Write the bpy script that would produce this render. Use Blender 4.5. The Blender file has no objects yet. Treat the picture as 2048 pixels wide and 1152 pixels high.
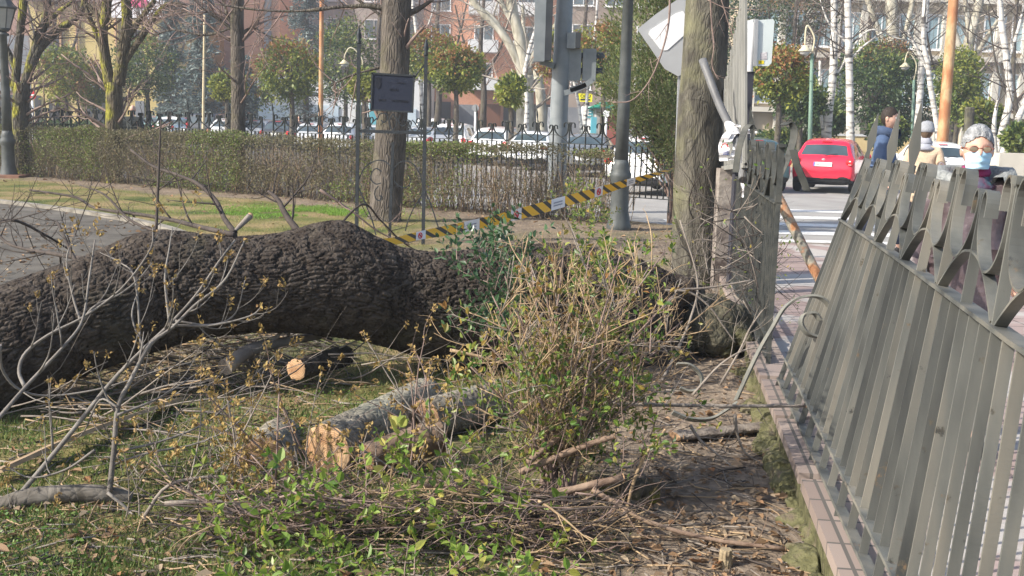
import bpy, bmesh, math, random
import numpy as np
from mathutils import Vector, Matrix, Euler
R = math.radians
random.seed(7); rng = np.random.default_rng(11)
sc = bpy.context.scene
COL = sc.collection
# ------------------------------------------------------------------ camera
FPX = 2200.0; CX, CY = 1024.0, 576.0; CAMH = 1.65
PITCH = math.atan((576-243)/FPX); ROLL = 0.028
cam = bpy.data.cameras.new("camera"); camo = bpy.data.objects.new("camera", cam); COL.objects.link(camo)
cam.sensor_width = 36.0; cam.lens = 36.0*FPX/2048.0; cam.clip_end = 2000; cam.clip_start = 0.05
CM = (Matrix.Rotation(math.pi/2-PITCH, 4, 'X') @ Matrix.Rotation(ROLL, 4, 'Z'))
camo.matrix_world = Matrix.Translation((0, 0, CAMH)) @ CM
sc.camera = camo
M3 = np.array(CM.to_3x3())
# ------------------------------------------------------------------ sky, sun, exposure
SUN_AZ = math.atan2(-0.91, -0.40)      # direction towards the sun, from +Y clockwise: x=sin, y=cos
SUN_EL = R(35)
w = bpy.data.worlds.new("World"); sc.world = w; w.use_nodes = True
nt = w.node_tree; bg = nt.nodes['Background']
sky = nt.nodes.new('ShaderNodeTexSky'); sky.sky_type = 'NISHITA'; sky.sun_disc = False
sky.sun_elevation = SUN_EL; sky.sun_rotation = SUN_AZ
sky.air_density = 1.0; sky.dust_density = 2.0; sky.ozone_density = 1.0
nt.links.new(sky.outputs[0], bg.inputs[0]); bg.inputs[1].default_value = 0.15
sl = bpy.data.lights.new("sun", 'SUN'); slo = bpy.data.objects.new("sun", sl); COL.objects.link(slo)
sl.energy = 4.6; sl.angle = R(0.5); sl.color = (1.0, 0.94, 0.84)
sd = Vector((math.sin(SUN_AZ)*math.cos(SUN_EL), math.cos(SUN_AZ)*math.cos(SUN_EL), math.sin(SUN_EL)))
slo.rotation_euler = (-sd).to_track_quat('-Z', 'Y').to_euler()
sc.view_settings.view_transform = 'Standard'; sc.view_settings.look = 'None'
sc.view_settings.gamma = 1.0; sc.view_settings.exposure = 0.75
sc.cycles.use_denoising = True
try:
    sc.cycles.max_bounces = 6; sc.cycles.transparent_max_bounces = 6; sc.cycles.diffuse_bounces = 3
    sc.cycles.use_adaptive_sampling = True; sc.cycles.adaptive_threshold = 0.02
except Exception: pass

HAZE = 0.0017
# ------------------------------------------------------------------ points from the camera's view
def ray(px, py):
    d = M3 @ np.array([(px-CX)/FPX, -(py-CY)/FPX, -1.0]); return d
def at(px, py, d):
    r = ray(px, py); t = d/r[1]; return np.array([r[0]*t, d, CAMH + r[2]*t])
def gr(px, py, z=0.0):
    r = ray(px, py); t = (z-CAMH)/r[2]; return np.array([r[0]*t, r[1]*t, z])
def ppm(d): return FPX/d

# ------------------------------------------------------------------ numpy noise
def hsh(ix, iy, iz, seed=0):
    h = (ix.astype(np.int64)*374761393 + iy.astype(np.int64)*668265263 + iz.astype(np.int64)*2147483647 + seed*974711) & 0xffffffff
    h = ((h ^ (h >> 13))*1274126177) & 0xffffffff
    h = ((h ^ (h >> 16))*2246822519) & 0xffffffff
    return ((h ^ (h >> 15)) & 0xffffff)/float(0x1000000)
def vn(x, y, z=0.0, seed=0):
    x = np.asarray(x, float); y = np.asarray(y, float); z = np.asarray(z, float)+np.zeros_like(x)
    ix, iy, iz = np.floor(x), np.floor(y), np.floor(z); fx, fy, fz = x-ix, y-iy, z-iz
    fx = fx*fx*(3-2*fx); fy = fy*fy*(3-2*fy); fz = fz*fz*(3-2*fz)
    r = 0
    for a in (0, 1):
        for b in (0, 1):
            for c in (0, 1):
                r = r + hsh(ix+a, iy+b, iz+c, seed)*(fx if a else 1-fx)*(fy if b else 1-fy)*(fz if c else 1-fz)
    return r
def fbm(x, y, z=0.0, seed=0, o=4):
    r = 0; a = .5; x = np.asarray(x, float); y = np.asarray(y, float); z = np.asarray(z, float)
    for k in range(o): r = r+a*vn(x, y, z, seed+k); x, y, z, a = x*2.03, y*2.03, z*2.03, a*.5
    return r
def worley(u, v, wrap=None, seed=0):
    iu, iv = np.floor(u), np.floor(v); f1 = np.full(u.shape, 9.); f2 = np.full(u.shape, 9.); cid = np.zeros(u.shape)
    for a in (-1, 0, 1):
        for b in (-1, 0, 1):
            cu, cv = iu+a, iv+b; hv = np.mod(cv, wrap) if wrap else cv
            px = cu+.1+.8*hsh(cu, hv, hv*0, seed); py = cv+.1+.8*hsh(cu, hv, hv*0+3, seed)
            d = np.hypot(px-u, py-v)
            m = d < f1; f2 = np.where(m, f1, np.minimum(f2, d)); cid = np.where(m, hsh(cu, hv, hv*0+7, seed), cid); f1 = np.where(m, d, f1)
    return f1, f2, cid
def ss(a, b, x): t = np.clip((x-a)/(b-a), 0, 1); return t*t*(3-2*t)

# ------------------------------------------------------------------ mesh builder
BOXF = np.array([[0,3,2,1],[4,5,6,7],[0,1,5,4],[1,2,6,5],[2,3,7,6],[3,0,4,7]])
def norm(v): v = np.asarray(v, float); n = np.linalg.norm(v); return v/n if n > 1e-12 else v
def smooth_path(P, n):
    P = np.asarray(P, float); k = len(P)
    if k < 3:
        t = np.linspace(0, 1, n)[:, None]; return P[0]*(1-t)+P[-1]*t
    Q = np.vstack([2*P[0]-P[1], P, 2*P[-1]-P[-2]]); out = []
    for t in np.linspace(0, k-1-1e-9, n):
        i = int(t); f = t-i; a, b, c, d = Q[i], Q[i+1], Q[i+2], Q[i+3]
        out.append(.5*((2*b)+(c-a)*f+(2*a-5*b+4*c-d)*f*f+(3*b-a-3*c+d)*f**3))
    return np.array(out)
CS = {}
def cs(n):
    if n not in CS: t = np.linspace(0, 2*np.pi, n, endpoint=False); CS[n] = (np.cos(t), np.sin(t))
    return CS[n]
class MB:
    def __init__(s): s.v = []; s.f = []; s.n = 0
    def add(s, V, F, mat=0, smooth=False):
        V = np.asarray(V, float).reshape(-1, 3); F = np.asarray(F, int)
        s.v.append(V); s.f.append((F+s.n, mat, smooth)); s.n += len(V)
    def box(s, c, size, rot=None, mat=0):
        sx, sy, sz = np.asarray(size, float)/2
        V = np.array([[-sx,-sy,-sz],[sx,-sy,-sz],[sx,sy,-sz],[-sx,sy,-sz],[-sx,-sy,sz],[sx,-sy,sz],[sx,sy,sz],[-sx,sy,sz]])
        if rot is not None: V = V @ np.array(rot).T
        s.add(V+np.asarray(c), BOXF, mat)
    def bar(s, a, b, wv, tv, mat=0):   # rectangular bar from a to b; wv, tv half vectors of its section
        a, b, wv, tv = map(lambda q: np.asarray(q, float), (a, b, wv, tv))
        V = [a-wv-tv, a+wv-tv, a+wv+tv, a-wv+tv, b-wv-tv, b+wv-tv, b+wv+tv, b-wv+tv]; s.add(V, BOXF, mat)
    def tube(s, P, r, n=8, cap=True, mat=0, smooth=True):
        P = np.asarray(P, float); m = len(P); r = np.broadcast_to(np.asarray(r, float), (m,))
        T = np.gradient(P, axis=0); T /= (np.linalg.norm(T, axis=1)[:, None]+1e-12)
        a = np.array([0, 0, 1.]) if abs(T[0][2]) < .9 else np.array([1., 0, 0])
        u = norm(np.cross(T[0], a)); U = np.empty((m, 3))
        for i in range(m):
            u = u-T[i]*(u @ T[i]); u = u/(math.sqrt(u @ u)+1e-12); U[i] = u
        W = np.cross(T, U); c, q = cs(n)
        V = P[:, None, :]+r[:, None, None]*(U[:, None, :]*c[None, :, None]+W[:, None, :]*q[None, :, None])
        i = np.arange(m-1)[:, None]*n; j = np.arange(n)[None, :]; k = (j+1) % n
        F = np.stack([i+j, i+k, i+n+k, i+n+j], -1).reshape(-1, 4)
        base = s.n; s.add(V, F, mat, smooth)
        if cap and r[0] > 0.0015:
            s.f.append((np.arange(n)[::-1][None, :]+base, mat, False)); s.f.append((np.arange(n)[None, :]+base+(m-1)*n, mat, False))
    def strip(s, P, nv, wd, th, mat=0):  # flat bar swept along P; wide across nv, thin in its own plane
        P = np.asarray(P, float); m = len(P); nv = norm(nv)
        T = np.gradient(P, axis=0); T /= np.linalg.norm(T, axis=1)[:, None]+1e-12
        B = np.cross(T, nv); B /= np.linalg.norm(B, axis=1)[:, None]+1e-12
        a, b = nv*wd/2, B*th/2
        V = np.stack([P-a-b, P+a-b, P+a+b, P-a+b], 1)
        i = np.arange(m-1)[:, None]*4; j = np.arange(4)[None, :]; k = (j+1) % 4
        base = s.n; s.add(V, np.stack([i+j, i+k, i+4+k, i+4+j], -1).reshape(-1, 4), mat)
        s.f.append((np.array([[3, 2, 1, 0]])+base, mat, False)); s.f.append((np.array([[0, 1, 2, 3]])+base+(m-1)*4, mat, False))
    def lathe(s, prof, c=(0, 0, 0), n=16, mat=0, smooth=True, M=None):
        prof = np.asarray(prof, float); m = len(prof); co, si = cs(n)
        V = np.stack([prof[:, 0][:, None]*co, prof[:, 0][:, None]*si, np.repeat(prof[:, 1][:, None], n, 1)], -1).reshape(-1, 3)
        if M is not None: V = V @ np.array(M).T
        i = np.arange(m-1)[:, None]*n; j = np.arange(n)[None, :]; k = (j+1) % n
        base = s.n; s.add(V+np.asarray(c), np.stack([i+j, i+k, i+n+k, i+n+j], -1).reshape(-1, 4), mat, smooth)
        if prof[0, 0] > 1e-4: s.f.append((np.arange(n)[::-1][None, :]+base, mat, False))
        if prof[-1, 0] > 1e-4: s.f.append((np.arange(n)[None, :]+base+(m-1)*n, mat, False))
    def prism(s, P2, M, depth, mat=0):  # outline P2 (u,v) placed by matrix M (4x4), extruded along local w by depth
        P2 = np.asarray(P2, float); k = len(P2); M = np.array(M)
        V = np.vstack([np.c_[P2, np.zeros(k), np.ones(k)], np.c_[P2, np.full(k, depth), np.ones(k)]]) @ M.T
        base = s.n; i = np.arange(k); j = (i+1) % k
        s.add(V[:, :3], np.stack([i, j, j+k, i+k], -1), mat)
        s.f.append((i[::-1][None, :]+base, mat, False)); s.f.append(((i+k)[None, :]+base, mat, False))
    def ell(s, c, r, n=12, m=8, mat=0, rot=None, smooth=True):
        th = np.linspace(0, np.pi, m+1); co, si = cs(n)
        V = np.stack([np.sin(th)[:, None]*co, np.sin(th)[:, None]*si, np.repeat(-np.cos(th)[:, None], n, 1)], -1).reshape(-1, 3)*np.asarray(r, float)
        if rot is not None: V = V @ np.array(rot).T
        i = np.arange(m)[:, None]*n; j = np.arange(n)[None, :]; k = (j+1) % n
        s.add(V+np.asarray(c), np.stack([i+j, i+k, i+n+k, i+n+j], -1).reshape(-1, 4), mat, smooth)
    def leaves(s, P, D, L, asp=.45, mat=0, fold=.18, N=None, detail=True, curl=.0):
        P = np.asarray(P, float); n = len(P)
        if not n: return
        D = np.asarray(D, float); D = D/(np.linalg.norm(D, axis=1)[:, None]+1e-9)
        if N is None: N = rng.normal(size=(n, 3))+np.array([0, 0, .8])
        S = np.cross(D, N); S /= np.linalg.norm(S, axis=1)[:, None]+1e-9; N = np.cross(S, D)
        L = np.broadcast_to(np.asarray(L, float), (n,))[:, None]; W = L*asp/2
        i = np.arange(n)[:, None]
        if detail:
            V = np.stack([P, P+D*L*.33+S*W+N*W*fold*2, P+D*L*.68+S*W*.8+N*(W*fold*2-L*curl*.5), P+D*L-N*L*curl,
                          P+D*L*.68-S*W*.8+N*(W*fold*2-L*curl*.5), P+D*L*.33-S*W+N*W*fold*2], 1)
            F = np.concatenate([i*6+np.array([[0, 1, 2, 3]]), i*6+np.array([[0, 3, 4, 5]])])
        else:
            V = np.stack([P, P+D*L*.5+S*W, P+D*L, P+D*L*.5-S*W], 1); F = i*4+np.array([[0, 1, 2, 3]])
        s.add(V, F, mat)
    def build(s, name, mats, parent=None, loc=None, root=None):
        me = bpy.data.meshes.new(name)
        V = np.concatenate(s.v) if s.v else np.zeros((0, 3))
        o0 = None
        if root is not None: o0 = np.array(root.location)
        elif loc is not None: o0 = np.asarray(loc, float)
        if o0 is not None: V = V-o0
        me.vertices.add(len(V)); me.vertices.foreach_set('co', V.astype(np.float32).ravel())
        tot = np.concatenate([np.full(len(F), F.shape[1]) for F, _, _ in s.f]); idx = np.concatenate([F.ravel() for F, _, _ in s.f])
        me.loops.add(len(idx)); me.loops.foreach_set('vertex_index', idx.astype(np.int32))
        me.polygons.add(len(tot)); st = np.concatenate([[0], np.cumsum(tot)[:-1]])
        me.polygons.foreach_set('loop_start', st.astype(np.int32)); me.polygons.foreach_set('loop_total', tot.astype(np.int32))
        me.polygons.foreach_set('material_index', np.concatenate([np.full(len(F), m) for F, m, _ in s.f]).astype(np.int32))
        me.polygons.foreach_set('use_smooth', np.concatenate([np.full(len(F), b) for F, _, b in s.f]).astype(bool))
        for m in (mats if isinstance(mats, (list, tuple)) else [mats]): me.materials.append(m)
        me.update(); me.validate()
        o = bpy.data.objects.new(name, me); COL.objects.link(o)
        if parent is not None: o.parent = parent
        elif loc is not None: o.location = loc
        return o
def tag(o, label, cat, group=None):
    o['label'] = label; o['category'] = cat
    if group: o['group'] = group
    return o
def thing(name, label, cat, loc=(0, 0, 0), group=None):
    o = bpy.data.objects.new(name, None); COL.objects.link(o); o.location = [float(q) for q in loc]; o.empty_display_size = .2
    return tag(o, label, cat, group)
def struct(o, kind='structure'): o['kind'] = kind; return o
def dup(t, loc, rz=0.0, label=None, scale=None):
    c = t.copy(); COL.objects.link(c); c.location = [float(q) for q in loc]; c.rotation_euler = (0, 0, rz)
    if scale: c.scale = (scale,)*3 if not isinstance(scale, tuple) else scale
    if label: c['label'] = label
    for ch in t.children:
        d = ch.copy(); COL.objects.link(d); d.parent = c
        for g in ch.children:
            e = g.copy(); COL.objects.link(e); e.parent = d
    return c

# ------------------------------------------------------------------ materials
def mk(name):
    m = bpy.data.materials.new(name); m.use_nodes = True; t = m.node_tree; return m, t, t.nodes['Principled BSDF'], t.nodes.new, t.links.new
def ramp(t, fac, cols, pos=None):
    r = t.nodes.new('ShaderNodeValToRGB'); e = r.color_ramp.elements; n = len(cols)
    while len(e) < n: e.new(.5)
    for i, c in enumerate(cols): e[i].position = pos[i] if pos else (i/(n-1) if n > 1 else 0); e[i].color = (*c, 1)
    t.links.new(fac, r.inputs[0]); return r.outputs[0]
def pm(name, cols, scale=5, rough=.8, bump=.0, bscale=None, st=(1, 1, 1), spec=.3, det=6, lo=.3, hi=.7, metal=0, coat=0):
    m, t, b, nn, ln = mk(name); tc = nn('ShaderNodeTexCoord'); mp = nn('ShaderNodeMapping'); mp.inputs[3].default_value = st
    ln(tc.outputs['Object'], mp.inputs[0]); nz = nn('ShaderNodeTexNoise'); nz.inputs['Scale'].default_value = scale; nz.inputs['Detail'].default_value = det
    ln(mp.outputs[0], nz.inputs[0])
    cols = cols if isinstance(cols[0], (tuple, list)) else [cols, cols]
    k = len(cols); pos = [lo+(hi-lo)*i/(k-1) for i in range(k)]
    ln(ramp(t, nz.outputs[0], cols, pos), b.inputs['Base Color'])
    b.inputs['Roughness'].default_value = rough; b.inputs['Specular IOR Level'].default_value = spec; b.inputs['Metallic'].default_value = metal
    b.inputs['Coat Weight'].default_value = coat; b.inputs['Coat Roughness'].default_value = .08
    if bump:
        n2 = nn('ShaderNodeTexNoise'); n2.inputs['Scale'].default_value = bscale or scale*4; n2.inputs['Detail'].default_value = 5; ln(mp.outputs[0], n2.inputs[0])
        bp = nn('ShaderNodeBump'); bp.inputs['Strength'].default_value = bump; bp.inputs['Distance'].default_value = .02; ln(n2.outputs[0], bp.inputs['Height']); ln(bp.outputs[0], b.inputs['Normal'])
    return m
def leafm(name, cols, trans=.3, rough=.5, spec=.35):
    m, t, b, nn, ln = mk(name); g = nn('ShaderNodeNewGeometry')
    c = ramp(t, g.outputs['Random Per Island'], cols); ln(c, b.inputs['Base Color'])
    b.inputs['Roughness'].default_value = rough; b.inputs['Specular IOR Level'].default_value = spec
    if trans:
        tr = nn('ShaderNodeBsdfTranslucent'); ln(c, tr.inputs[0]); mx = nn('ShaderNodeMixShader'); mx.inputs[0].default_value = trans
        ln(b.outputs[0], mx.inputs[1]); ln(tr.outputs[0], mx.inputs[2]); ln(mx.outputs[0], t.nodes['Material Output'].inputs[0])
    return m
def barkm(name, c1, c2, moss=None, scale=9, st=(1, 1, .22), bump=.8, mossside=None, dist=.03, mr=(.58, .80)):
    m, t, b, nn, ln = mk(name); tc = nn('ShaderNodeTexCoord'); mp = nn('ShaderNodeMapping'); mp.inputs[3].default_value = st
    nz = nn('ShaderNodeTexNoise'); nz.inputs['Scale'].default_value = 3; ln(tc.outputs['Object'], nz.inputs[0])
    ad = nn('ShaderNodeMixRGB'); ad.inputs[0].default_value = .12; ln(tc.outputs['Object'], ad.inputs[1]); ln(nz.outputs[1], ad.inputs[2]); ln(ad.outputs[0], mp.inputs[0])
    vo = nn('ShaderNodeTexVoronoi'); vo.feature = 'DISTANCE_TO_EDGE'; vo.inputs['Scale'].default_value = scale; ln(mp.outputs[0], vo.inputs[0])
    n2 = nn('ShaderNodeTexNoise'); n2.inputs['Scale'].default_value = 14; n2.inputs['Detail'].default_value = 6; ln(mp.outputs[0], n2.inputs[0])
    col = ramp(t, n2.outputs[0], [c1, c2], [.35, .68])
    if moss:
        n3 = nn('ShaderNodeTexNoise'); n3.inputs['Scale'].default_value = 2.2; n3.inputs['Detail'].default_value = 5; ln(tc.outputs['Object'], n3.inputs[0])
        f = n3.outputs[0]
        if mossside is not None:
            gm = nn('ShaderNodeNewGeometry'); dp = nn('ShaderNodeVectorMath'); dp.operation = 'DOT_PRODUCT'; dp.inputs[1].default_value = mossside
            ln(gm.outputs['Normal'], dp.inputs[0]); ml = nn('ShaderNodeMath'); ml.operation = 'MULTIPLY_ADD'; ml.inputs[1].default_value = .12; ln(dp.outputs['Value'], ml.inputs[0]); ln(n3.outputs[0], ml.inputs[2]); f = ml.outputs[0]
        mk_ = ramp(t, f, [(0, 0, 0), (.75, .75, .75)], list(mr)); mx = nn('ShaderNodeMixRGB'); ln(mk_, mx.inputs[0]); ln(col, mx.inputs[1]); mx.inputs[2].default_value = (*moss, 1); col = mx.outputs[0]
    ln(col, b.inputs['Base Color']); b.inputs['Roughness'].default_value = .9; b.inputs['Specular IOR Level'].default_value = .15
    rr = ramp(t, vo.outputs[0], [(0, 0, 0), (1, 1, 1)], [0, .25]); ma = nn('ShaderNodeMath'); ma.operation = 'MULTIPLY_ADD'; ma.inputs[1].default_value = .4; ln(n2.outputs[0], ma.inputs[0]); ln(rr, ma.inputs[2])
    bp = nn('ShaderNodeBump'); bp.inputs['Strength'].default_value = bump; bp.inputs['Distance'].default_value = dist; ln(ma.outputs[0], bp.inputs['Height']); ln(bp.outputs[0], b.inputs['Normal'])
    return m
def ringsm(name, c1, c2, c3, ctr=None):
    m, t, b, nn, ln = mk(name); tc = nn('ShaderNodeTexCoord'); wv = nn('ShaderNodeTexNoise'); wv.inputs['Scale'].default_value = 9; wv.inputs['Detail'].default_value = 8
    ln(tc.outputs['Object'], wv.inputs[0]); col = ramp(t, wv.outputs[0], [c1, c2, c3], [.34, .5, .68])
    mp = nn('ShaderNodeMapping'); mp.inputs[1].default_value = [-q for q in ctr] if ctr is not None else (0, 0, 0); ln(tc.outputs['Object'], mp.inputs[0])
    w2 = nn('ShaderNodeTexWave'); w2.wave_type = 'RINGS'; w2.rings_direction = 'SPHERICAL'; w2.inputs['Scale'].default_value = 34; w2.inputs['Distortion'].default_value = 3.5; w2.inputs['Detail'].default_value = 3; w2.inputs['Detail Scale'].default_value = 1.2; ln(mp.outputs[0], w2.inputs[0])
    mx = nn('ShaderNodeMixRGB'); mx.blend_type = 'MULTIPLY'; mx.inputs[0].default_value = 1 if ctr is not None else 0; ln(col, mx.inputs[1]); ln(ramp(t, w2.outputs[0], [(.74, .68, .62), (1.05, 1.05, 1.05)], [.1, .8]), mx.inputs[2]); ln(mx.outputs[0], b.inputs['Base Color'])
    bp = nn('ShaderNodeBump'); bp.inputs['Strength'].default_value = .3; bp.inputs['Distance'].default_value = .003; ln(wv.outputs[0], bp.inputs['Height']); ln(bp.outputs[0], b.inputs['Normal'])
    b.inputs['Roughness'].default_value = .85; b.inputs['Specular IOR Level'].default_value = .15; return m
def paintm(name, c, rough=.25, coat=.6):
    return pm(name, [tuple(q*.93 for q in c), c], 30, rough, spec=.5, coat=coat)
def text_mesh(txt, size, name, mat, parent, M, ext=.002):
    cu = bpy.data.curves.new(name, 'FONT'); cu.body = txt; cu.size = size; cu.extrude = ext; cu.align_x = 'CENTER'; cu.align_y = 'CENTER'
    o = bpy.data.objects.new(name, cu); COL.objects.link(o); dg = bpy.context.evaluated_depsgraph_get()
    me = bpy.data.meshes.new_from_object(o.evaluated_get(dg)); bpy.data.objects.remove(o); bpy.data.curves.remove(cu)
    me.transform(M); me.materials.clear(); me.materials.append(mat); me.name = name
    o = bpy.data.objects.new(name, me); COL.objects.link(o); o.parent = parent; return o

TAN = (.36, .27, .17)
M_bark_dark = barkm('bark_dark', (.035, .027, .022), (.085, .070, .058), moss=(.05, .05, .03), scale=34, st=(1, 1, 1), bump=.5, dist=.010)
M_bark_grey = barkm('bark_grey', (.062, .053, .045), (.145, .125, .105), moss=(.13, .12, .07), mossside=(-.9, -.2, 0), scale=24, st=(1, 1, .18), bump=.9, dist=.016)
M_bark_moss = barkm('bark_mossy', (.06, .05, .035), (.14, .115, .08), moss=(.30, .29, .03), mossside=(-.9, .0, .1), mr=(.50, .66), scale=16, st=(1, 1, .2), bump=.9)
M_bark_big = barkm('bark_lichen', (.05, .046, .039), (.135, .125, .10), moss=(.22, .215, .12), mossside=(-1, .0, 0), scale=42, st=(1, 1, .16), bump=.7, dist=.010)
M_plane = pm('plane_bark', [(.22, .20, .15), (.42, .39, .31), (.55, .52, .44)], 4, .85, .3, 12, st=(1, 1, .4))
M_birch = None
M_twig_dark = pm('twig_dark', [(.035, .028, .025), (.085, .068, .058)], 12, .85, .3)
M_twig_pale = pm('twig_pale', [(.15, .125, .105), (.29, .25, .21)], 9, .75, .3, 60)
M_twig_tan = pm('twig_tan', [(.22, .15, .09), (.44, .32, .19)], 9, .75, .2, 60)
M_twig_red = pm('twig_reddish', [(.16, .11, .09), (.30, .22, .19)], 9, .8)
M_iron_dark = pm('iron_dark', [(.018, .022, .026), (.035, .041, .047)], 20, .6, .1, spec=.3)
M_iron_green = pm('iron_greenish', [(.03, .034, .032), (.06, .065, .058)], 15, .6, .1, spec=.3)
M_cut = ringsm('cut_wood', (.34, .19, .10), (.52, .33, .19), (.60, .42, .27))
M_cut_brown = ringsm('cut_wood_brown', (.22, .13, .075), (.38, .24, .14), (.46, .32, .20))
M_white = pm('white_paint', [(.72, .72, .72), (.80, .80, .80)], 4, .5)
M_grey = pm('grey_metal', [(.26, .27, .28), (.36, .37, .38)], 3, .5, spec=.5)
M_black = pm('black_plastic', [(.012, .012, .013), (.03, .03, .032)], 8, .5)
M_glass = pm('window_glass', [(.05, .07, .09), (.10, .14, .17)], .5, .08, spec=.8)
M_red = pm('red_plastic', [(.55, .02, .03), (.65, .03, .04)], 5, .25, spec=.5)
M_birch, t, b, nn, ln = mk('birch_bark'); tc = nn('ShaderNodeTexCoord'); mp = nn('ShaderNodeMapping'); mp.inputs[3].default_value = (1, 1, 4.5); ln(tc.outputs['Object'], mp.inputs[0])
nz = nn('ShaderNodeTexNoise'); nz.inputs['Scale'].default_value = 1.6; nz.inputs['Detail'].default_value = 7; ln(mp.outputs[0], nz.inputs[0])
ln(ramp(t, nz.outputs[0], [(.06, .055, .05), (.30, .28, .26), (.55, .53, .49), (.66, .64, .60)], [.36, .43, .5, .8]), b.inputs['Base Color']); b.inputs['Roughness'].default_value = .75
# ================================================================== GROUND
FA, FB = .745, .128                       # the railing's base line: x = FA + FB*y
FD = norm([FB, 1, 0]); FN = np.array([FD[1], -FD[0], 0])   # along the railing, and across it (towards the street)
def fx(y): return FA+FB*np.asarray(y, float)
h0, h1 = gr(30, 352), gr(1215, 452); HS = (h1[1]-h0[1])/(h1[0]-h0[0])
def yh(x): return h0[1]+HS*(np.asarray(x, float)-h0[0])      # base line of the clipped hedge
HD = norm([1, HS, 0]); HN = np.array([HD[1], -HD[0], 0])     # along the hedge; HN points to the camera's side
if HN[1] > 0: HN = -HN
def hgt(x, y): return .07*(fbm(np.asarray(x)*1.3, np.asarray(y)*1.3, 0, 3, 4)-.47)+.02*(vn(np.asarray(x)*9, np.asarray(y)*9, 0, 5)-.5)
def grassy(x, y):
    x = np.asarray(x, float); y = np.asarray(y, float); n = fbm(x*1.1, y*1.1, 0, 21, 4)-.47
    near = ss(.55, -.15, x-.10*(y-4)+n*1.3)*ss(10, 8.6, y)
    near = near*ss(-.34, .16, n+.06-.10*ss(4.6, 5.6, y)*ss(-.5, -1.2, x))
    far = ss(.5, 1.5, yh(x)-y+n*2.2)*ss(-.4, -1.9, x+n*2)*ss(8.4, 9.5, y)
    mid = .35*ss(.0, .25, n)*ss(8.4, 9.5, y)
    return np.clip(np.maximum(np.maximum(near, far), mid), 0, 1)
M_park, t, b, nn, ln = mk('park_ground'); tc = nn('ShaderNodeTexCoord'); av = nn('ShaderNodeAttribute'); av.attribute_name = 'cover'
n1 = nn('ShaderNodeTexNoise'); n1.inputs['Scale'].default_value = 3.5; n1.inputs['Detail'].default_value = 10; ln(tc.outputs['Object'], n1.inputs[0])
n2 = nn('ShaderNodeTexNoise'); n2.inputs['Scale'].default_value = 28; n2.inputs['Detail'].default_value = 8; ln(tc.outputs['Object'], n2.inputs[0])
n3 = nn('ShaderNodeTexNoise'); n3.inputs['Scale'].default_value = .9; n3.inputs['Detail'].default_value = 6; ln(tc.outputs['Object'], n3.inputs[0])
s1 = ramp(t, n2.outputs[0], [(.085, .063, .046), (.20, .155, .115), (.33, .265, .20)], [.3, .5, .72])
s2 = ramp(t, n1.outputs[0], [(.13, .10, .075), (.27, .215, .16)], [.35, .65]); sm = nn('ShaderNodeMixRGB'); sm.inputs[0].default_value = .5; ln(s1, sm.inputs[1]); ln(s2, sm.inputs[2])
g1 = ramp(t, n3.outputs[0], [(.06, .085, .025), (.15, .145, .05), (.25, .19, .095)], [.33, .46, .6])
mx = nn('ShaderNodeMixRGB'); ln(av.outputs['Fac'], mx.inputs[0]); ln(sm.outputs[0], mx.inputs[1]); ln(g1, mx.inputs[2]); ln(mx.outputs[0], b.inputs['Base Color'])
b.inputs['Roughness'].default_value = .95; b.inputs['Specular IOR Level'].default_value = .1
bp = nn('ShaderNodeBump'); bp.inputs['Strength'].default_value = .8; bp.inputs['Distance'].default_value = .03; ln(n2.outputs[0], bp.inputs['Height']); ln(bp.outputs[0], b.inputs['Normal'])
M_asph = pm('asphalt', [(.075, .074, .072), (.12, .118, .112)], 2, .9, .3, 90)
M_asphP = pm('path_asphalt', [(.065, .056, .045), (.10, .09, .075), (.145, .13, .108)], 2.5, .95, .4, 80, det=10)  # asphalt tone made browner and darker to hold the shade over the path
M_kerb = pm('kerb_stone', [(.15, .135, .11), (.29, .265, .225)], 5, .9, .4)
M_line = pm('road_paint', [(.38, .37, .35), (.68, .67, .64)], 7, .8, .1, lo=.25, hi=.5)
gm = MB(); X = np.array([-260, 260.]); gm.add([[-160, -20, -.1], [160, -20, -.1], [160, 140, -.1], [-160, 140, -.1]], [[0, 1, 2, 3]])
struct(gm.build('ground', M_asph))
nu, nv = 220, 300; uu = np.linspace(0, 1, nu); vv = np.linspace(0, 1, nv)**1.6
U, V = np.meshgrid(uu, vv); X = np.full_like(U, 0); Y = 1.2+V*16
for k in range(6):
    X = -16+U*(fx(Y)-.03+16); Y = 1.2+V*(yh(X)+1.3-1.2)
Z = hgt(X, Y); pg = MB(); I = (np.arange(nv-1)[:, None]*nu+np.arange(nu-1)[None, :])
pg.add(np.stack([X, Y, Z], -1), np.stack([I, I+1, I+nu+1, I+nu], -1).reshape(-1, 4), 0, True)
po = struct(pg.build('park_soil', M_park)); at_ = po.data.attributes.new('cover', 'FLOAT', 'POINT'); at_.data.foreach_set('value', grassy(X, Y).astype(np.float32).ravel())
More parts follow.
